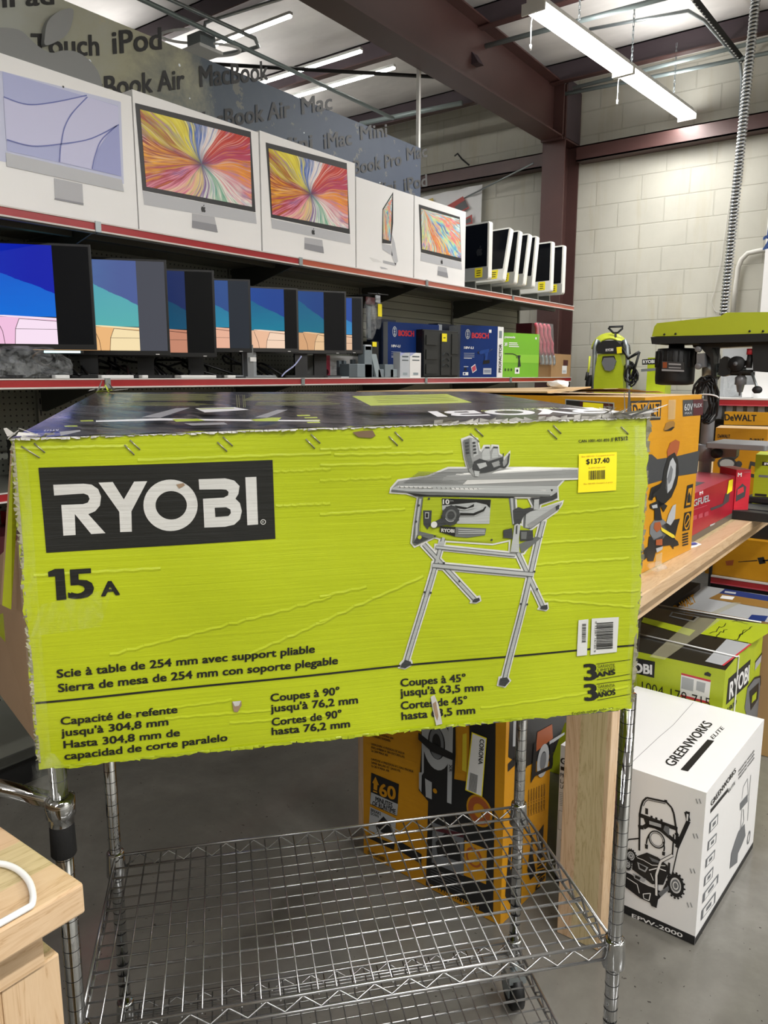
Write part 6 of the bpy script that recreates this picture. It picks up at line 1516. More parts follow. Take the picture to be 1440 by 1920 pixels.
def wshelf(Z, grid=True):
    root = bpy.data.objects.new('wire_shelf', None); COL.objects.link(root); root.parent = ct
    for kx, p in corner.items():
        if Z == Z1 and kx[1] == 'f': continue
        b = MB(); b.lathe((p.x, p.y, Z-.045), (0, 0, 1), [(0, .0205), (.004, .0215), (.05, .0185), (.054, .0178), (.054, .0132)], M('chrome'), 20)
        b.build('collar', root)
    W, D = .914, DC; o = corner['lb']; Q = lambda x, y, z: o+cu*x+cv*y+Vector((0, 0, z))
    e = .019
    b = MB()
    for (x0, y0, x1, y1) in ((e, 0, W-e, 0), (e, D, W-e, D), (0, e, 0, D-e), (W, e, W, D-e)):
        for dz in (0, -.030): b.tube([Q(x0, y0, Z+dz), Q(x1, y1, Z+dz)], .0032, M('wire'), 7)
        L = math.hypot(x1-x0, y1-y0); n = int(round(L/.0305)); n += n % 2 == 0
        pts = []
        for k in range(n+1):
            t_ = k/n; x = x0+(x1-x0)*t_; y = y0+(y1-y0)*t_; zz_ = Z-.003 if k % 2 else Z-.028
            pts.append(Q(x, y, zz_))
        b.tube(pts, .0022, M('wire'), 6)
    b.build('edge_truss', root) 
    if grid:
        b = MB(); n = 28
        for k in range(n):
            x = .03+(W-.06)*k/(n-1); b.tube([Q(x, .0, Z-.006), Q(x, D, Z-.006)], .0016, M('wire'), 5)
        for k in range(1, 14):
            y = D*k/14; b.tube([Q(.0, y, Z-.0095), Q(W, y, Z-.0095)], .0019 if k % 5 else .0028, M('wire'), 5)
        b.build('wire_grid', root)
for Z in (Z1, Z2, Z3): wshelf(Z)
# handle
p = corner['lf']; zh = zat(p, 1508)
b = MB(); b.lathe((p.x, p.y, zat(p, 1602)), (0, 0, 1), [(0, .0165), (.003, .0185), (zat(p, 1540)-zat(p, 1602), .0175), (zat(p, 1540)-zat(p, 1602)+.003, .015)], M('foam'), 20); b.build('foam_sleeve', ct)
b = MB(); b.lathe((p.x, p.y, zat(p, 1545)), (0, 0, 1), [(0, .0165), (.002, .018), (.014, .018), (.016, .0215), (zat(p, 1495)-zat(p, 1545), .0215), (zat(p, 1492)-zat(p, 1545), .014)], M('chrome'), 22)
hz = zat(p, 1505); e0 = p+Vector((0, 0, 0)); e1 = at(-60, 1462, 2, hz); dv = Vector((e1.x-p.x, e1.y-p.y, 0)).normalized()
b.tube([Vector((p.x, p.y, hz))+dv*.016, Vector((p.x, p.y, hz))+dv*.25, Vector((p.x, p.y, hz+.004))+dv*.33], .0127, M('chrome'), 16); b.build('push_handle', ct)
# ================================================================ LARGE LIME SAW CARTON
def f_lime(base, dark, printed=False):
    def fn(t, b):
        n = t.noise(t.coords(), 3, 4, .6)
        t.link(t.ramp(n, [(.3, dark), (.7, base)]), b.inputs['Base Color'])
        ru = t.noise(t.coords(scale=(.5, .5, 26)), 7, 4, .65, .2)       # corrugation waves
        bp = t.bump(ru, .35, .0022)
        big = t.noise(t.coords(scale=(1, 1, 1.6)), 4.5, 3, .5, .4); bp = t.bump(big, .30, .012, bp)
        fine = t.noise(t.coords(scale=(1, 1, 5)), 90, 3, .6); bp = t.bump(fine, .12, .001, bp)
        t.link(bp, b.inputs['Normal'])
    return fn
M('rlime', rough=.38, coat=.25, fn=f_lime('#aebb14', '#a3b110'))
M('rblk', rough=.42, fn=f_lime('#141513', '#1c1d1a')); M('rwht', rough=.45, fn=f_lime('#d3d3cf', '#bdbdb9'))
M('rgry', rough=.45, fn=f_lime('#8d8f8d', '#828482')); M('rlg', rough=.45, fn=f_lime('#a9acaa', '#9da09e')); M('rdg', rough=.45, fn=f_lime('#3a3c3c', '#303232')); M('rmg', rough=.45, fn=f_lime('#646765', '#585b59'))
def f_top(t, b):
    n = t.noise(t.coords(scale=(2, 7, 1)), 3, 5, .65, .6)
    t.link(t.ramp(n, [(.3, '#2a2a2d'), (.7, '#3b3b3f')]), b.inputs['Base Color'])
    t.link(t.ramp(n, [(.35, (.34,)*3), (.65, (.55,)*3)]), b.inputs['Roughness'])
    bp = t.bump(n, .5, .006); m = t.noise(t.coords(), 30, 4, .6, .5); t.link(t.bump(m, .18, .003, bp), b.inputs['Normal'])
M('rtop', rough=.4, coat=.05, fn=f_top); M('paper', '#b9b7b2', rough=.8, var=.15, vscale=40); M('kin', '#8f7860', rough=.8, var=.06, vscale=5, bump=.3, bscale=12, bdist=.004); M('kedge', '#6f5a44', rough=.9)
fu = (PR-PL); Wf = fu.length; fu.normalize(); fn_ = Vector((fu.y, -fu.x, 0))
zTR = zat(PR, 781); zTL = zat(PL, 822)
def warp(u, v):
    return .0035*math.sin(u*7+1)*math.sin(v*6+.5)+.0015*math.sin(u*19+v*11)+.0012*math.sin(v*31+u*3)
F = Face(PL, fu, (0, 0, 1), warp, .00035)
hL = zTL-ZBX; hR = zTR-ZBX
b = MB(); nx, ny = 72, 36; rr = random.Random(12); vs = []; jt = [rr.uniform(-.0022, .0022) for _ in range(300)]
for j in range(ny+1):
    for i in range(nx+1):
        u_ = Wf*i/nx; h_ = hL+(hR-hL)*i/nx; v_ = h_*j/ny
        if j == 0: v_ += jt[i]*1.2-.001
        if j == ny: v_ += jt[i+80]*.5
        if i == 0: u_ += jt[j+160]*1.3
        if i == nx: u_ += jt[j+220]
        vs.append(F.P((u_, v_), 0))
fs = [(j*(nx+1)+i, j*(nx+1)+i+1, (j+1)*(nx+1)+i+1, (j+1)*(nx+1)+i) for j in range(ny) for i in range(nx)]
b.mesh(vs, fs, M('rlime'), True)
# other walls of the carton
DB = .78; bkv = -fn_*DB
bl = PL+bkv; br = PR+bkv; zbl = zat(bl, 736); zbr = zat(br, 734)
BL, BR = Vector((bl.x, bl.y, ZBX)), Vector((br.x, br.y, ZBX)); BLt, BRt = Vector((bl.x, bl.y, zbl)), Vector((br.x, br.y, zbr)); TLt, TRt = Vector((PL.x, PL.y, zTL)), Vector((PR.x, PR.y, zTR))
b.face([PR-fn_*.001, BR, BRt, TRt-fn_*.001], M('rlime')); b.face([BR, BL, BLt, BRt], M('rlime')); b.face([BL, PL-fn_*.001, TLt-fn_*.001, BLt], M('kin')); b.face([PL, PR, BR, BL][::-1], M('rlime'))
# lid: sagging grid
nx2, ny2 = 44, 26; vs = []
for j in range(ny2+1):
    for i in range(nx2+1):
        x, y = i/nx2, j/ny2; a = TLt.lerp(TRt, x); c = BLt.lerp(BRt, x); q = a.lerp(c, y)
        s = .006*math.sin(x*6+.5)*math.sin(y*math.pi)-.006*math.sin(x*math.pi)*math.sin(y*math.pi)
        if 0 < x < 1 and 0 < y < 1: q = q+Vector((0, 0, s))
        if j == 0: q = q+Vector((0, 0, jt[i+80]*.4+.0005))+fn_*(.002+F.warp(Wf*x, hL))
        vs.append(q)
fs = [(j*(nx2+1)+i, j*(nx2+1)+i+1, (j+1)*(nx2+1)+i+1, (j+1)*(nx2+1)+i) for j in range(ny2) for i in range(nx2)]
b.mesh(vs, fs, M('rtop'), True)
# ---- printing on the front
L0 = lambda x, y: (x*.43056, 700+y*.43056); L3 = lambda x, y: (x*.43056, 1080+y*.43056); L4 = lambda x, y: (600+x*.44444, 1080+y*.44444); L1_ = lambda x, y: (600+x*.44444, 700+y*.44444)
b.grid(F, [L0(203, 780), L0(1200, 721), L0(1187, 377), L0(167, 411)], M('rblk'), 26, 12, 2)
def ell(cx, cy, rx, ry, n=40, a0=0): return [(cx+rx*math.cos(2*math.pi*k/n+a0), cy+ry*math.sin(2*math.pi*k/n+a0)) for k in range(n)]
LET = [[(232, 485), (365, 480), (400, 484), (428, 503), (441, 535), (436, 575), (415, 600), (385, 613), (460, 695), (398, 699), (326, 612), (330, 703), (277, 706), (267, 573), (362, 569), (383, 562), (391, 546), (384, 530), (365, 523), (236, 532)],
       [(430, 475), (492, 472), (540, 548), (585, 470), (642, 468), (573, 600), (575, 688), (524, 690), (520, 602)],
       [(865, 460), (980, 456), (1020, 466), (1043, 490), (1038, 525), (1025, 545), (1045, 565), (1053, 600), (1045, 635), (1020, 658), (980, 667), (890, 670), (884, 545), (975, 540), (993, 530), (995, 515), (985, 506), (965, 504), (868, 505)],
       [(1068, 452), (1116, 450), (1124, 658), (1077, 661)]]
HOLE = [(935, 584), (985, 582), (1003, 592), (1005, 608), (995, 620), (938, 624)]
import mathutils.geometry as mg
def tess(b, F, q, m, layer):
    if sgn_area(q) < 0: q = q[::-1]
    tr = mg.tessellate_polygon([[Vector((x, y, 0)) for x, y in q]])
    vs = [F.P(p, layer) for p in q]; fs = []
    for t_ in tr:
        a_ = sgn_area([q[k] for k in t_]); fs.append(tuple(t_) if a_ > 0 else tuple(t_)[::-1])
    b.mesh(vs, fs, m)
def ryobi(b, F, mp, mw, mb, l):
    for q in LET: tess(b, F, [mp(p) for p in q], mw, l)
    O, I = ell(743, 573, 118, 112), ell(746, 573, 68, 62)
    for k in range(40):
        j = (k+1) % 40; b.poly(F, [mp(O[k]), mp(O[j]), mp(I[j]), mp(I[k])], mw, l, False)
    tess(b, F, [mp(p) for p in HOLE], mb, l+1)
ryobi(b, F, lambda p: F.px(*L0(*p)), M('rwht'), M('rblk'), 4)
c = F.px(*L0(1146, 647)); b.ring(F, c, .0028, .0038, M('rwht'), 5, 14)
b.text(F, 'R', L0(1142, 652), L0(1150, 651), L0(1142, 643), M('rwht'), .0, 5)
K = M('rblk')
def tl(s, p0, p1, cap, bold=.035, m=K):
    bold = min(bold, .028) if len(s) > 6 else bold
    dx, dy = p1[0]-p0[0], p1[1]-p0[1]; L_ = math.hypot(dx, dy); b.text(F, s, p0, p1, (p0[0]-dx*0-.06*cap, p0[1]-cap), m, bold, 3)
tess(b, F, [F.px(*p_) for p_ in [(92, 1080), (91, 1071), (104, 1065.5), (121, 1065), (126, 1122), (107.5, 1123.5), (104.5, 1079)]], K, 3); tl('5', (132, 1120), (175, 1117), 54, .026); tl('A', (192, 1116), (224, 1113.5), 27, .035)
tl('Scie à table de 254 mm avec support pliable', (108.5, 1268.5), (590, 1223.5), 15.3); tl('Sierra de mesa de 254 mm con soporte plegable', (111, 1295), (633.5, 1245.5), 15.3)
for s, p0, p1 in (('Capacité de refente', (116, 1355.5), (332.5, 1335)), ("jusqu'à 304,8 mm", (117, 1377), (315.5, 1357.5)), ('Hasta 304,8 mm de', (121.5, 1399.5), (337, 1378)), ('capacidad de corte paralelo', (122.7, 1421.5), (426, 1388)),
                  ('Coupes à 90°', (508, 1314.5), (636.5, 1302)), ("jusqu'à 76,2 mm", (508, 1334), (671, 1318.5)), ('Cortes de 90°', (510, 1359.5), (640, 1344)), ('hasta 76,2 mm', (510, 1377), (655.5, 1362)),
                  ('Coupes à 45°', (753, 1289), (874, 1278.6)), ("jusqu'à 63,5 mm", (752, 1307), (906.6, 1295.5)), ('Cortes de 45°', (753, 1331), (876.5, 1320)), ('hasta 63,5 mm', (754, 1350), (891, 1338))):
    tl(s, p0, p1, 14.2)
b.line(F, (68, 1315.5), (1188, 1209), .0028, K, 3, n=40)
for y0 in (0, 37.5):
    tl('3', (1097, 1275+y0), (1118, 1273.5+y0), 30, .035)
    tl('GARANTIE' if not y0 else 'GARANTIA', (1121, 1252.5+y0), (1153, 1250+y0), 6, .0); tl('LIMITÉE' if not y0 else 'LIMITADA', (1121, 1260+y0-.5), (1153.5, 1256.5+y0), 5.5, .0); tl('ANS' if not y0 else 'AÑOS', (1119, 1271+y0-1), (1153, 1266+y0-2), 9, .05)
    b.line(F, (1118, 1245+y0), (1182, 1236.5+y0), .0009, K, 3); b.line(F, (1119, 1274.5+y0), (1181, 1263.5+y0), .0009, K, 3)
tl('English other side >>', (1071, 1339), (1149, 1329), 5.2, .0); tl('CAN 1001-431-833', (1084, 829.5), (1141, 827), 5, .02); tl('// RTS12', (1144, 827.5), (1176, 824.5), 7, .03)
# ---- table saw picture
S = lambda x, y: (720+x*.27778, 790+y*.27778); LL = lambda x, y: (700+x*.25, 1040+y*.25)
OUT = .0032
def expand(q, d):
    n = len(q); out = []
    for i in range(n):
        a, c, e = Vector(q[i-1]), Vector(q[i]), Vector(q[(i+1) % n])
        n1 = Vector(((c-a).y, -(c-a).x)).normalized() if (c-a).length else Vector((0, 0)); n2 = Vector(((e-c).y, -(e-c).x)).normalized() if (e-c).length else Vector((0, 0))
        m = (n1+n2); m = m.normalized()*min(1.8, 1/max(.4, m.length/2)) if m.length > .1 else n1
        out.append(tuple(c+m*d))
    return out
def sp(q, m, l, f=S, outline=False):
    q = [F.px(*f(*p)) for p in q]
    if sgn_area(q) < 0: q = q[::-1]
    if outline: tess(b, F, expand(q, OUT*.8), M('rwht'), 3)
    tess(b, F, q, M(m), l)
def bar(p0, p1, w, m='rlg', l=5, n=6, outline=True, edge=True):
    if outline:
        a_, c_ = Vector(F.px(*p0)), Vector(F.px(*p1)); dd = (c_-a_).normalized()*OUT*.7; b.line(F, tuple(a_-dd), tuple(c_+dd), w+OUT*1.5, M('rwht'), 3, False, n)
    b.line(F, p0, p1, w, M('rmg'), l, n=n)
    if edge: b.line(F, p0, p1, w*.62, M(m), l+1, n=n)
bar((971, 1036), (1017, 1137), .0068, l=4); bar((795, 1021), (890, 1124), .0068, l=4)
bar((1019, 977), (946, 1272), .0078, l=5, n=14); bar((832, 1008), (763, 1243), .0070, l=5, n=12)
bar((817, 1026), (966, 1041), .0052, l=7, n=6); bar((811, 1060), (999, 1077), .0078, l=7, n=8)
for q in ([(738, 352), (750, 330), (790, 318), (795, 340), (768, 354)], [(1243, 400), (1256, 380), (1298, 370), (1302, 400), (1290, 410)], [(205, 850), (215, 825), (245, 795), (285, 808), (290, 830), (242, 857)], [(940, 975), (950, 925), (1000, 917), (1020, 945), (985, 985)]):
    sp(q, 'rdg', 8, LL, True)
for x, y in ((382, 280), (428, 284), (1098, 364), (1146, 368), (527, 62), (642, 195), (1205, 125), (1222, 254)):
    b.ring(F, F.px(*LL(x, y)), 0, .0018, M('rdg'), 10, 10)
sp([(95, 402), (290, 375), (430, 318), (950, 318), (1300, 324), (1305, 380), (1215, 384), (1165, 440), (1170, 520), (1120, 508), (880, 512), (870, 520), (225, 505), (150, 480), (48, 474), (52, 452)], 'rgry', 4, outline=True)
sp([(95, 402), (290, 375), (430, 318), (940, 320), (690, 430), (90, 430)], 'rgry', 5); sp([(960, 320), (1300, 326), (1303, 378), (1210, 382), (1140, 434), (705, 432)], 'rgry', 5)
b.line(F, S(668, 438), S(950, 322), .0022, M('rdg'), 6)
for k in range(9): b.line(F, S(130+k*12, 412-k*9), S(640+k*30, 418-k*9), .0006, M('rmg'), 6)
sp([(52, 452), (90, 430), (1165, 436), (1172, 472), (1120, 508), (300, 496), (150, 478), (50, 472)], 'rlg', 6); sp([(50, 458), (150, 470), (1120, 494), (1120, 508), (300, 496), (150, 478), (50, 472)], 'rmg', 7)
sp([(90, 434), (325, 440), (325, 448), (90, 444)], 'rwht', 7); sp([(455, 448), (980, 456), (980, 466), (455, 460)], 'rwht', 7); sp([(980, 453), (1138, 458), (1132, 472), (978, 468)], 'rblk', 7)
for k in range(28): x = 100+k*31; b.line(F, S(x, 436+k*.8), S(x+8, 446+k*.8), .0009, M('rmg'), 8)
b.text(F, 'RYOBI', S(1018, 468), S(1088, 470), S(1018, 459), M('rwht'), .02, 8)
sp([(150, 482), (300, 498), (880, 510), (870, 518), (210, 503)], 'rblk', 8)
# blade guard
sp([(530, 125), (575, 108), (625, 122), (640, 195), (655, 210), (678, 170), (708, 170), (716, 212), (732, 168), (765, 170), (770, 222), (798, 240), (806, 262), (845, 214), (836, 290), (812, 322), (740, 340), (690, 372), (605, 375), (570, 335), (545, 240)], 'rgry', 9, outline=True)
sp([(535, 128), (572, 115), (580, 230), (600, 300), (572, 320), (548, 235)], 'rmg', 10); sp([(585, 116), (618, 124), (632, 220), (600, 240)], 'rlg', 10)
for k in range(4):
    sp([(542+k, 140+k*22), (566+k, 136+k*22), (567+k, 150+k*22), (543+k, 155+k*22)], 'rdg', 11); sp([(592+k*2, 138+k*22), (612+k*2, 136+k*22), (613+k*2, 150+k*22), (593+k*2, 153+k*22)], 'rdg', 11)
sp([(600, 270), (640, 250), (700, 268), (790, 240), (800, 300), (740, 330), (680, 345), (620, 350), (590, 320)], 'rdg', 11); sp([(620, 285), (680, 275), (690, 300), (640, 320)], 'rlg', 12); sp([(720, 280), (770, 262), (780, 295), (735, 310)], 'rgry', 12); sp([(602, 330), (640, 335), (632, 370), (608, 368)], 'rlg', 12)
sp([(655, 215), (678, 175), (706, 175), (712, 255), (660, 262)], 'rlg', 10); sp([(722, 225), (736, 174), (762, 175), (766, 240), (725, 250)], 'rlg', 10); sp([(678, 170), (708, 170), (706, 180), (680, 180)], 'rdg', 12); sp([(732, 168), (765, 170), (763, 180), (735, 178)], 'rdg', 12)
b.pline(F, [S(840, 216), S(832, 280), S(808, 310), S(780, 300)], .0022, M('rdg'), 12); b.pline(F, [S(800, 215), S(795, 270), S(770, 290)], .0016, M('rdg'), 12)
# housing
M('rlime2', rough=.4, fn=f_lime('#9dab1a', '#93a116'))
sp([(232, 508), (885, 514), (900, 690), (990, 735), (1005, 800), (945, 890), (905, 885), (852, 880), (858, 800), (735, 826), (425, 806), (345, 780), (210, 842), (192, 820), (208, 690)], 'rlime2', 4, outline=True)
sp([(262, 512), (850, 516), (872, 700), (800, 740), (735, 818), (430, 798), (340, 768), (245, 745)], 'rlime2', 6)
sp([(228, 508), (262, 508), (240, 690), (238, 742), (335, 765), (330, 785), (212, 838), (194, 820), (207, 690)], 'rmg', 7); sp([(235, 520), (250, 520), (228, 700), (226, 760), (210, 800), (214, 690)], 'rlg', 8)
sp([(840, 512), (885, 514), (892, 690), (868, 700)], 'rmg', 7); sp([(852, 516), (868, 516), (880, 690), (870, 695)], 'rlg', 8)
sp([(388, 518), (720, 528), (712, 692), (490, 690), (500, 640), (392, 600)], 'rlg', 7); sp([(388, 518), (720, 528), (714, 585), (690, 560), (620, 545), (392, 565)], 'rblk', 8); b.text(F, '10', S(395, 556), S(436, 557), S(395, 524), M('rwht'), .03, 9); b.text(F, 'in', S(442, 538), S(464, 539), S(442, 528), M('rlg'), .0, 9)
sp([(470, 560), (560, 575), (612, 545), (628, 548), (610, 585), (540, 600), (480, 590)], 'rlg', 10, outline=False); sp([(475, 565), (560, 580), (605, 555), (602, 575), (540, 592), (482, 582)], 'rblk', 11)
sp([(505, 610), (600, 612), (660, 590), (675, 560), (695, 565), (680, 605), (610, 640), (510, 640)], 'rlg', 10); sp([(508, 615), (600, 618), (665, 592), (680, 572), (688, 575), (672, 605), (605, 634), (512, 634)], 'rblk', 11)
c = F.px(*S(447, 633)); r = abs(F.px(*S(507, 633))[0]-c[0])
sp([(330, 680), (395, 645), (440, 690), (400, 700), (345, 716)], 'rdg', 12)
b.ring(F, c, 0, r, M('rdg'), 13, 26, sy=1.08); b.ring(F, c, r*.42, r*.62, M('rmg'), 14, 24, sy=1.08); b.ring(F, c, r*.62, r*.68, M('rlg'), 15, 20, a0=200, a1=300)
for k in range(12):
    a_ = 2*math.pi*k/12; b.ring(F, (c[0]+math.cos(a_)*r*.95, c[1]+math.sin(a_)*r*1.02), 0, r*.13, M('rdg'), 13, 8)
b.ring(F, F.px(*S(334, 695)), 0, .0048, M('rwht'), 14, 14)
sp([(262, 600), (320, 600), (316, 700), (300, 715), (295, 730), (282, 715), (266, 695)], 'rdg', 8); sp([(275, 612), (302, 612), (300, 655), (275, 655)], 'rlg', 9); sp([(279, 618), (296, 618), (295, 648), (279, 648)], 'rblk', 10)
sp([(378, 708), (690, 722), (682, 768), (560, 785), (480, 778), (376, 746)], 'rmg', 8); sp([(378, 708), (482, 712), (478, 776), (376, 746)], 'rblk', 9); b.text(F, 'RYOBI', S(386, 745), S(472, 750), S(386, 722), M('rwht'), .03, 10)
for k in range(3): b.line(F, S(500, 728+k*14), S(680, 735+k*10), .0013, M('rlg'), 9)
sp([(200, 818), (232, 768), (262, 778), (300, 790), (225, 825)], 'rdg', 9); b.ring(F, F.px(*S(240, 782)), 0, .003, M('rlime'), 10, 10)
for x, y in ((300, 520), (215, 676), (232, 566), (342, 775), (726, 800)): b.ring(F, F.px(*S(x, y)), 0, .0018, M('rdg'), 9, 8)
# right mechanism
sp([(1000, 512), (1165, 478), (1168, 520), (1055, 560), (1048, 600), (1200, 545), (1195, 560), (1165, 605), (995, 728), (940, 740), (945, 640), (985, 600), (1012, 580), (985, 525)], 'rmg', 4, outline=True)
sp([(960, 620), (1050, 590), (1195, 546), (1190, 560), (990, 722), (955, 718)], 'rlg', 6); sp([(965, 700), (1175, 560), (1165, 600), (990, 724)], 'rgry', 7)
sp([(988, 514), (1110, 512), (1165, 478), (1168, 512), (1140, 530), (1045, 560), (1045, 535), (1010, 535)], 'rdg', 7); sp([(1012, 528), (1045, 524), (1044, 596), (1008, 596)], 'rlg', 8)
sp([(868, 600), (905, 578), (940, 590), (985, 580), (1012, 590), (945, 635), (915, 700), (880, 700), (872, 650)], 'rdg', 9); sp([(805, 735), (865, 720), (868, 792), (806, 785)], 'rdg', 9); sp([(915, 735), (1005, 735), (1008, 800), (920, 808)], 'rdg', 9); sp([(925, 745), (965, 745), (960, 795), (925, 795)], 'rmg', 10)
sp([(868, 790), (880, 700), (900, 690), (920, 700), (910, 790), (912, 884), (852, 880)], 'rlg', 10); sp([(890, 705), (900, 700), (897, 760), (888, 760)], 'rdg', 11)
sp([(912, 830), (1050, 770), (1075, 780), (960, 870), (930, 892)], 'rmg', 6); sp([(1155, 575), (1178, 560), (1180, 592), (1160, 600)], 'rdg', 8)
sp([(372, 812), (408, 810), (404, 850), (362, 850)], 'rlg', 6)
# tears, kraft showing through
tq = lambda q, m, f, l=5: tess(b, F, [F.px(*f(*p)) for p in q], M(m), l)
tq([(135, 248), (175, 242), (220, 240), (232, 262), (215, 272), (160, 268)], 'kedge', L1_); tq([(468, 512), (484, 504), (500, 540), (512, 600), (516, 624), (490, 630), (482, 590), (474, 550)], 'paper', L4, 6); tq([(476, 540), (490, 530), (500, 590), (495, 610), (484, 585)], 'kin', L4, 7)
tq([(1010, 545), (1050, 540), (1052, 560), (1035, 590), (1018, 588)], 'kin', L3); tq([(1012, 544), (1050, 540), (1040, 562), (1022, 565)], 'paper', L3, 6); tq([(768, 482), (800, 476), (806, 486), (780, 500)], 'kin', L0, 6)
# pressed ridges of the board
def ridge(pts, w=.0042, h=.0013, f=L3, m='rlime'):
    h *= .6
    q = [Vector(F.px(*f(*p))) for p in pts]
    for a_, c_ in zip(q, q[1:]):
        d_ = (c_-a_).normalized(); k_ = Vector((-d_.y, d_.x))*w
        A0, A1 = F.P(tuple(a_), 1)+F.n*h, F.P(tuple(c_), 1)+F.n*h
        b.face([F.P(tuple(a_-k_), .2), F.P(tuple(c_-k_), .2), A1, A0], M(m), smooth=True); b.face([A0, A1, F.P(tuple(c_+k_), .2), F.P(tuple(a_+k_), .2)], M(m), smooth=True)
rj = random.Random(21)
def jag(x0, y0, x1, y1, n, amp): return [(x0+(x1-x0)*k/n+rj.uniform(-1, 1)*amp*.5, y0+(y1-y0)*k/n+(amp if k % 2 else -amp)*rj.uniform(.2, 1)) for k in range(n+1)]
ridge(jag(480, 345, 1440, 95, 26, 5), .003, .0009); ridge(jag(1060, 352, 1440, 190, 12, 5), .003, .0011); ridge(jag(0, 200, 440, 5, 12, 4), .003, .0011, L4); ridge(jag(0, 92, 200, 50, 6, 3), .003, .0009, L4)
for (x0, y0, x1, y1, f) in ((60, 330, 560, 318, L0), (600, 430-50, 1440, 350, L0), (0, 322, 300, 312, L1_), (60, 345, 560, 335, L1_), (0, 390, 640, 372, L1_), (0, 455, 300, 440, L1_), (960, 600, 1340, 560, L1_), (930, 720, 1330, 690, L1_), (900, 810, 1300, 780, L1_), (0, 600, 360, 575, L1_), (1190, 430, 1440, 420, L0), (1200, 580, 1440, 570, L0), (150, 880, 700, 850, L0), (560, 600, 1010, 540, L3), (720, 620, 1180, 585, L3), (1000, 640, 1420, 610, L3), (900, 80, 1340, 60, L4), (930, 100, 1320, 130, L4), (680, 560, 1300, 470, L4)):
    ridge(jag(x0, y0, x1, y1, 14, 2.5), .0028, .0007, f)
box = b.build('saw_carton', loc=(PL.x+.3, PL.y+.4, ZBX)); tag(box, 'large battered lime green table saw carton with black lid, front on the wire cart', 'box')
# ---- lid print
def lidz(): return (zTL+zTR+zbl+zbr)/4
nrm = (TRt-TLt).cross(BLt-TLt).normalized(); FT = Face(TLt+nrm*.0065, TRt-TLt, BLt-TLt, None, .0003)
b = MB(); TP = lambda q, m, l=1: b.poly(FT, q, M(m), l)
M('lidlime', '#b7c83a', rough=.35, coat=.4); M('lidtxt', '#70743a', rough=.4); M('lidgrey', '#8b8c92', rough=.3); M('lidw', '#dcdce0', rough=.3)
TP([(660, 743), (838, 739), (885, 755), (695, 761)], 'lidlime', 1)
for k in range(4): TP([(700+k*3, 745+k*3.2), (835+k*8, 742+k*3.0), (835+k*8, 742.6+k*3.0), (700+k*3, 745.6+k*3.2)], 'lidtxt', 2)
for (x0, x1, y0, y1, n) in ((250, 434, 739, 752, 9), (250, 420, 755, 762, 4), (470, 640, 739, 752, 8), (500, 650, 754, 761, 4)):
    for k in range(n): y = y0+(y1-y0)*k/n; sx = rj.uniform(0, 8); TP([(x0+sx-(y-739)*1.2, y), (x1-rj.uniform(0, 60), y), (x1-rj.uniform(0, 60), y+.7), (x0+sx-(y-739)*1.2, y+.7)], 'lidtxt', 1)
for x in (443, 447, 455, 458): TP([(x, 741), (x+.8, 741), (x+2.5, 764), (x+1.5, 764)], 'lidtxt', 1)
TP([(366, 766), (440, 764), (467, 769), (384, 774)], 'lidw', 2); TP([(372, 767), (438, 765.5), (440, 766.5), (375, 768)], 'lidlime', 3)
TP([(265, 783), (330, 766), (357, 765), (300, 784)], 'lidgrey', 2); TP([(478, 783), (520, 769), (540, 769), (500, 784)], 'lidgrey', 2); TP([(180, 789), (300, 785), (600, 789), (598, 791), (300, 789), (180, 792)], 'lidw', 2)
TP([(323, 787), (370, 786), (385, 790), (330, 792)], 'lidlime', 3); TP([(470, 788), (510, 784), (528, 784), (520, 791), (480, 791)], 'lidlime', 3); TP([(345, 795), (420, 793), (427, 797), (360, 799)], 'lidgrey', 3)
for q in ((150, 789), (120, 799), (570, 783), (556, 779), (575, 792), (575, 788)): TP([(q[0], q[1]), (q[0]+24, q[1]-.6), (q[0]+26, q[1]+1.6), (q[0]+2, q[1]+2)], 'lidlime', 2)
b.text(FT, 'RTS12', (110, 806), (83, 807), (109, 808.5), M('lidw'), .01, 2)
bb_ = [FT.px(812, 790), FT.px(1140, 775)]
# upside-down brand letters facing the far side
bx = lambda p: ((p[0]-232)/884, (p[1]-452-(1-(p[0]-232)/884)*33)/250)
o0 = FT.px(1165, 774); o1 = FT.px(820, 782); cp = FT.px(1190, 784)
du = (o1[0]-o0[0], o1[1]-o0[1]); o_far = FT.px(1122, 763); dv = (o_far[0]-o0[0], o_far[1]-o0[1])
ryobi(b, FT, lambda p: (o0[0]+du[0]*bx(p)[0]+dv[0]*bx(p)[1], o0[1]+du[1]*bx(p)[0]+dv[1]*bx(p)[1]), M('lidw'), M('rtop'), 2)
TP([(860, 768), (900, 764), (1040, 764), (1040, 766), (900, 768)], 'lidlime', 1) if False else b.text(FT, 'TABLE SAW WITH STAND', (1040, 764), (900, 770), (1048, 767), M('lidlime'), .0, 2)
b.build('lid_print', box)
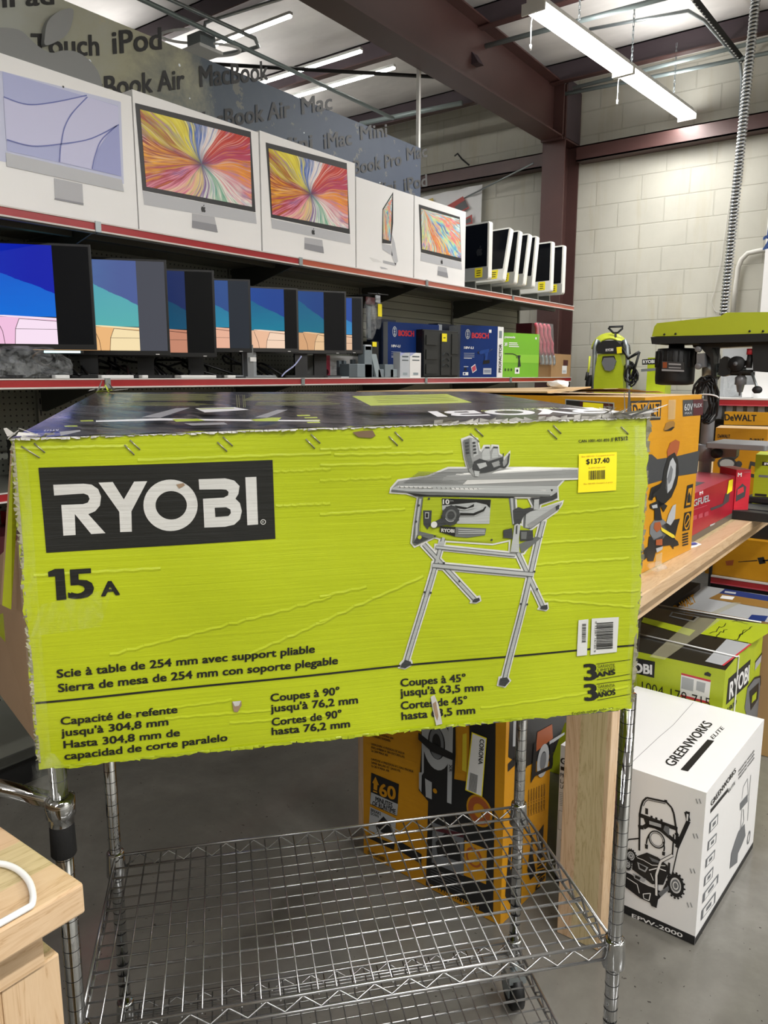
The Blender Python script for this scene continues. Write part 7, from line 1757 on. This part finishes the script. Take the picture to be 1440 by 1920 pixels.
# ---- stickers
b = MB(); b.grid(F, [(1082, 923.5), (1152, 918.6), (1154, 847), (1083.5, 851)], M('tagy'), 4, 4, 5)
b.text(F, '$137.40', (1097, 869.5), (1139.5, 866.5), (1097, 860), M('rblk'), .018, 7)
M('tagred', '#b26a1c', rough=.5)
for (x0, y0, x1, y1) in ((1088, 857, 1149, 853), (1101, 878, 1132, 876), (1092, 908, 1145, 904)): b.text(F, 'Sku 1001431 Compare at price', (x0, y0), (x1, y1), (x0, y0-2.6), M('tagred'), 0, 7)
rb = random.Random(4); x = 1101.5
while x < 1132: w_ = rb.choice((.6, .6, 1.1, 1.6)); b.poly(F, [(x, 899-(x-1101)*.06), (x+w_, 899-(x-1101)*.06), (x+w_, 882-(x-1101)*.06), (x, 882-(x-1101)*.06)], M('rblk'), 7); x += w_+rb.choice((.6, .9, 1.3))
b.build('price_sticker', box)
b = MB(); M('stw', '#cfd0cc', rough=.3, coat=.4)
b.grid(F, [(1106.6, 1227.5), (1155.5, 1222), (1158, 1155.5), (1108, 1159)], M('stw'), 3, 4, 5); y = 1166
while y < 1216: h_ = rb.choice((.5, .8, 1.2, 1.8)); b.poly(F, [(1117, y+1), (1147.5, y-1.2), (1147.5, y-1.2+h_), (1117, y+1+h_)], M('rblk'), 7); y += h_+rb.choice((.6, .9, 1.4))
b.text(F, '0 33287 16120 9', (1114, 1164), (1112.5, 1222), (1118.5-1, 1164), M('rblk'), 0, 7)
b.build('barcode_sticker', box)
b = MB(); b.grid(F, [(1081, 1230), (1100, 1228), (1102, 1160), (1083.5, 1162)], M('stw'), 2, 4, 5); y = 1169
while y < 1204: h_ = rb.choice((.5, .8, 1.2)); b.poly(F, [(1090, y), (1097.5, y-.4), (1097.5, y-.4+h_), (1090, y+h_)], M('rblk'), 7); y += h_+rb.choice((.6, .9, 1.4))
b.build('barcode_sticker', box)
# ---- staples
M('staple', '#9b9a92', rough=.3, metal=.8)
for (x0, y0, x1, y1, f) in ((545, 312, 585, 352, L0), (568, 290, 610, 330, L0), (948, 300, 988, 338, L0), (972, 277, 1012, 315, L0), (1333, 287, 1370, 326, L0), (1355, 266, 1393, 303, L0), (290, 266, 325, 303, L1_), (315, 247, 347, 282, L1_), (635, 254, 670, 288, L1_), (656, 233, 688, 265, L1_), (963, 240, 998, 276, L1_), (985, 220, 1015, 253, L1_), (1270, 226, 1298, 256, L1_), (150, 305, 195, 343, L0), (95, 318, 172, 366, L0)):
    b = MB(); a_, c_ = F.px(*f(x0, y0)), F.px(*f(x1, y1)); P0, P1 = F.P(a_, 0), F.P(c_, 0); n = F.n
    b.tube([P0-n*.002, P0+n*.0014, P1+n*.0014, P1-n*.002], .0009, M('staple'), 6); b.build('staple', box)
# ---- torn edges and tape
def ragged(name, P0, P1, wd, out, m, n, seed, up=Vector((0, 0, 1)), thick=.0):
    rg = random.Random(seed); b = MB()
    for k in range(n):
        t0 = k/n; t1 = (k+rg.uniform(.8, 1.3))/n; a_ = P0.lerp(P1, t0); c_ = P0.lerp(P1, min(1, t1)); w0, w1 = wd*rg.uniform(.2, 1), wd*rg.uniform(.2, 1)
        o_ = out*rg.uniform(.0015, .006)
        b.face([a_+out*.0015, c_+out*.0015, c_+up*w1+o_, a_+up*w0+out*rg.uniform(.001, .005)], m)
    return b
e0, e1 = F.P((0.0, hL), 1), F.P((Wf, hR), 1)
b = ragged('x', e0+fn_*.001, e1+fn_*.001, -.0035, fn_, M('paper'), 150, 3); o = b.build('torn_edge', box)
b = ragged('x', e0.lerp(e1, .62)+fn_*.002, e1+fn_*.002, -.007, fn_, M('paper'), 30, 5, up=Vector((0, 0, -1))); o = b.build('torn_edge', box)
b = ragged('x', F.P((Wf-.004, .01), 1), F.P((Wf-.004, hR), 1), .008, fn_, M('tpaper', '#8d8a72', rough=.7, var=.3, vscale=30), 60, 8, up=fu); b.build('torn_edge', box)
b = ragged('x', F.P((.004, .01), 1), F.P((.004, hL), 1), -.007, fn_, M('tpaper'), 90, 9, up=fu); b.build('torn_edge', box)
b = ragged('x', F.P((.02, .003), 1), F.P((Wf-.02, .003), 1), -.006, fn_*.3, M('rlime2'), 90, 10); b.build('torn_edge', box)
# shredded corner at upper right and tuft at upper left back
for (P0, nn_, seed, ln) in ((TRt-fu*.06, 26, 14, .05), (BLt+Vector((0, 0, 0)), 14, 15, .035), (TLt+fu*.01, 10, 16, .03)):
    rg = random.Random(seed); b = MB()
    for k in range(nn_):
        d_ = (fu*rg.uniform(-.3, 1.3)+fn_*rg.uniform(-.5, .5)+Vector((0, 0, rg.uniform(-.1, .45)))).normalized()*ln*rg.uniform(.3, 1.1); s_ = Vector((rg.uniform(-1, 1), rg.uniform(-1, 1), rg.uniform(-.5, .5)))*.005; a_ = P0+fu*rg.uniform(-.02, .05)+Vector((0, 0, rg.uniform(0, .006)))
        b.face([a_-s_, a_+s_, a_+d_+s_*.4, a_+d_-s_*.3], M('paper') if k % 3 else M('lidlime' if seed == 15 else 'lidgrey'))
    b.build('torn_corner', box)
def f_tape(t, b):
    n = t.noise(t.coords(scale=(3, 3, 1)), 16, 4, .7, 1); t.link(t.bump(n, .8, .006), b.inputs['Normal']); t.link(t.ramp(n, [(.4, (.06,)*3), (.62, (.30,)*3)]), b.inputs['Alpha'])
M('ctape', '#dfe2d8', rough=.1, spec=.9, fn=f_tape)
for (q, nm) in (([(1172, 1320), (1191, 1322), (1214, 800), (1188, 800)], 'r'), ([(70, 1441), (100, 1436), (52, 850), (18, 850)], 'l'), ([(1150, 800), (1210, 796), (1208, 860), (1180, 850)], 'c'), ([(60, 1190), (190, 1172), (212, 1100), (80, 1130)], 'd')):
    b = MB(); qq = [F.px(*p) for p in q]; qq = [(min(max(u_, -.002), Wf+.004), v_) for u_, v_ in qq]; b.grid(F, qq, M('ctape'), 4, 24, 12, False); b.build('clear_tape', box)
b = MB(); cpos = atd(93, 1478, .955); vs, fs = crumple(F.P((.012, -.018), 0), (.02, .018, .036), 31, .45, 3); b.mesh(vs, fs, M('ctape'), True); b.build('tape_wad', box)
# ---- open side flaps on the left
b = MB(); hv = lambda v_: F.P((0, v_), 0)
q = [hv(.30*hL/.44)+Vector((0, 0, 0))]
A0 = TLt-fu*.003-fn_*.006; d_up = -fu*.03-fn_*.05
p_ = [atd(24, 838, .97), atd(4, 1135, 1.0), atd(21, 1143, 1.005), atd(38, 880, .985)]
b.prism([p_[0], p_[1], p_[2], p_[3]], (p_[1]-p_[0]).cross(p_[3]-p_[0]).normalized()*.004, M('rlime'), M('kin')); fl = b.build('side_flap', box)
b = MB(); p_ = [atd(66, 1392, .985), atd(36, 1008, 1.0), atd(-30, 1068, 1.22), atd(-30, 1262, 1.22)]
nf = (p_[1]-p_[0]).cross(p_[3]-p_[0]).normalized()
if nf.dot(EYE-p_[0]) < 0: nf = -nf; p_ = p_[::-1]
b.prism(p_, nf*.005, M('kin'), M('rlime2')); b.build('side_flap', box)
# ================================================================ CAMERA, WORLD
cam = bpy.data.cameras.new('camera'); co = bpy.data.objects.new('camera', cam); COL.objects.link(co)
co.location = EYE; co.rotation_euler = (math.pi/2-TH, 0, math.atan2(.6, .8))
cam.sensor_fit = 'HORIZONTAL'; cam.sensor_width = 36; cam.lens = 36*FP/1440; cam.clip_start = .05
sc.camera = co
w = bpy.data.worlds.new('world'); sc.world = w; w.use_nodes = True
w.node_tree.nodes['Background'].inputs[0].default_value = (.6, .65, .7, 1); w.node_tree.nodes['Background'].inputs[1].default_value = .3
sc.view_settings.view_transform = 'Standard'; sc.view_settings.look = 'None'; sc.view_settings.gamma = 1
sc.view_settings.use_curve_mapping = False; sc.view_settings.exposure = EXPO
sc.cycles.max_bounces = 8; sc.cycles.diffuse_bounces = 4; sc.cycles.glossy_bounces = 4
sc.cycles.sample_clamp_indirect = 4
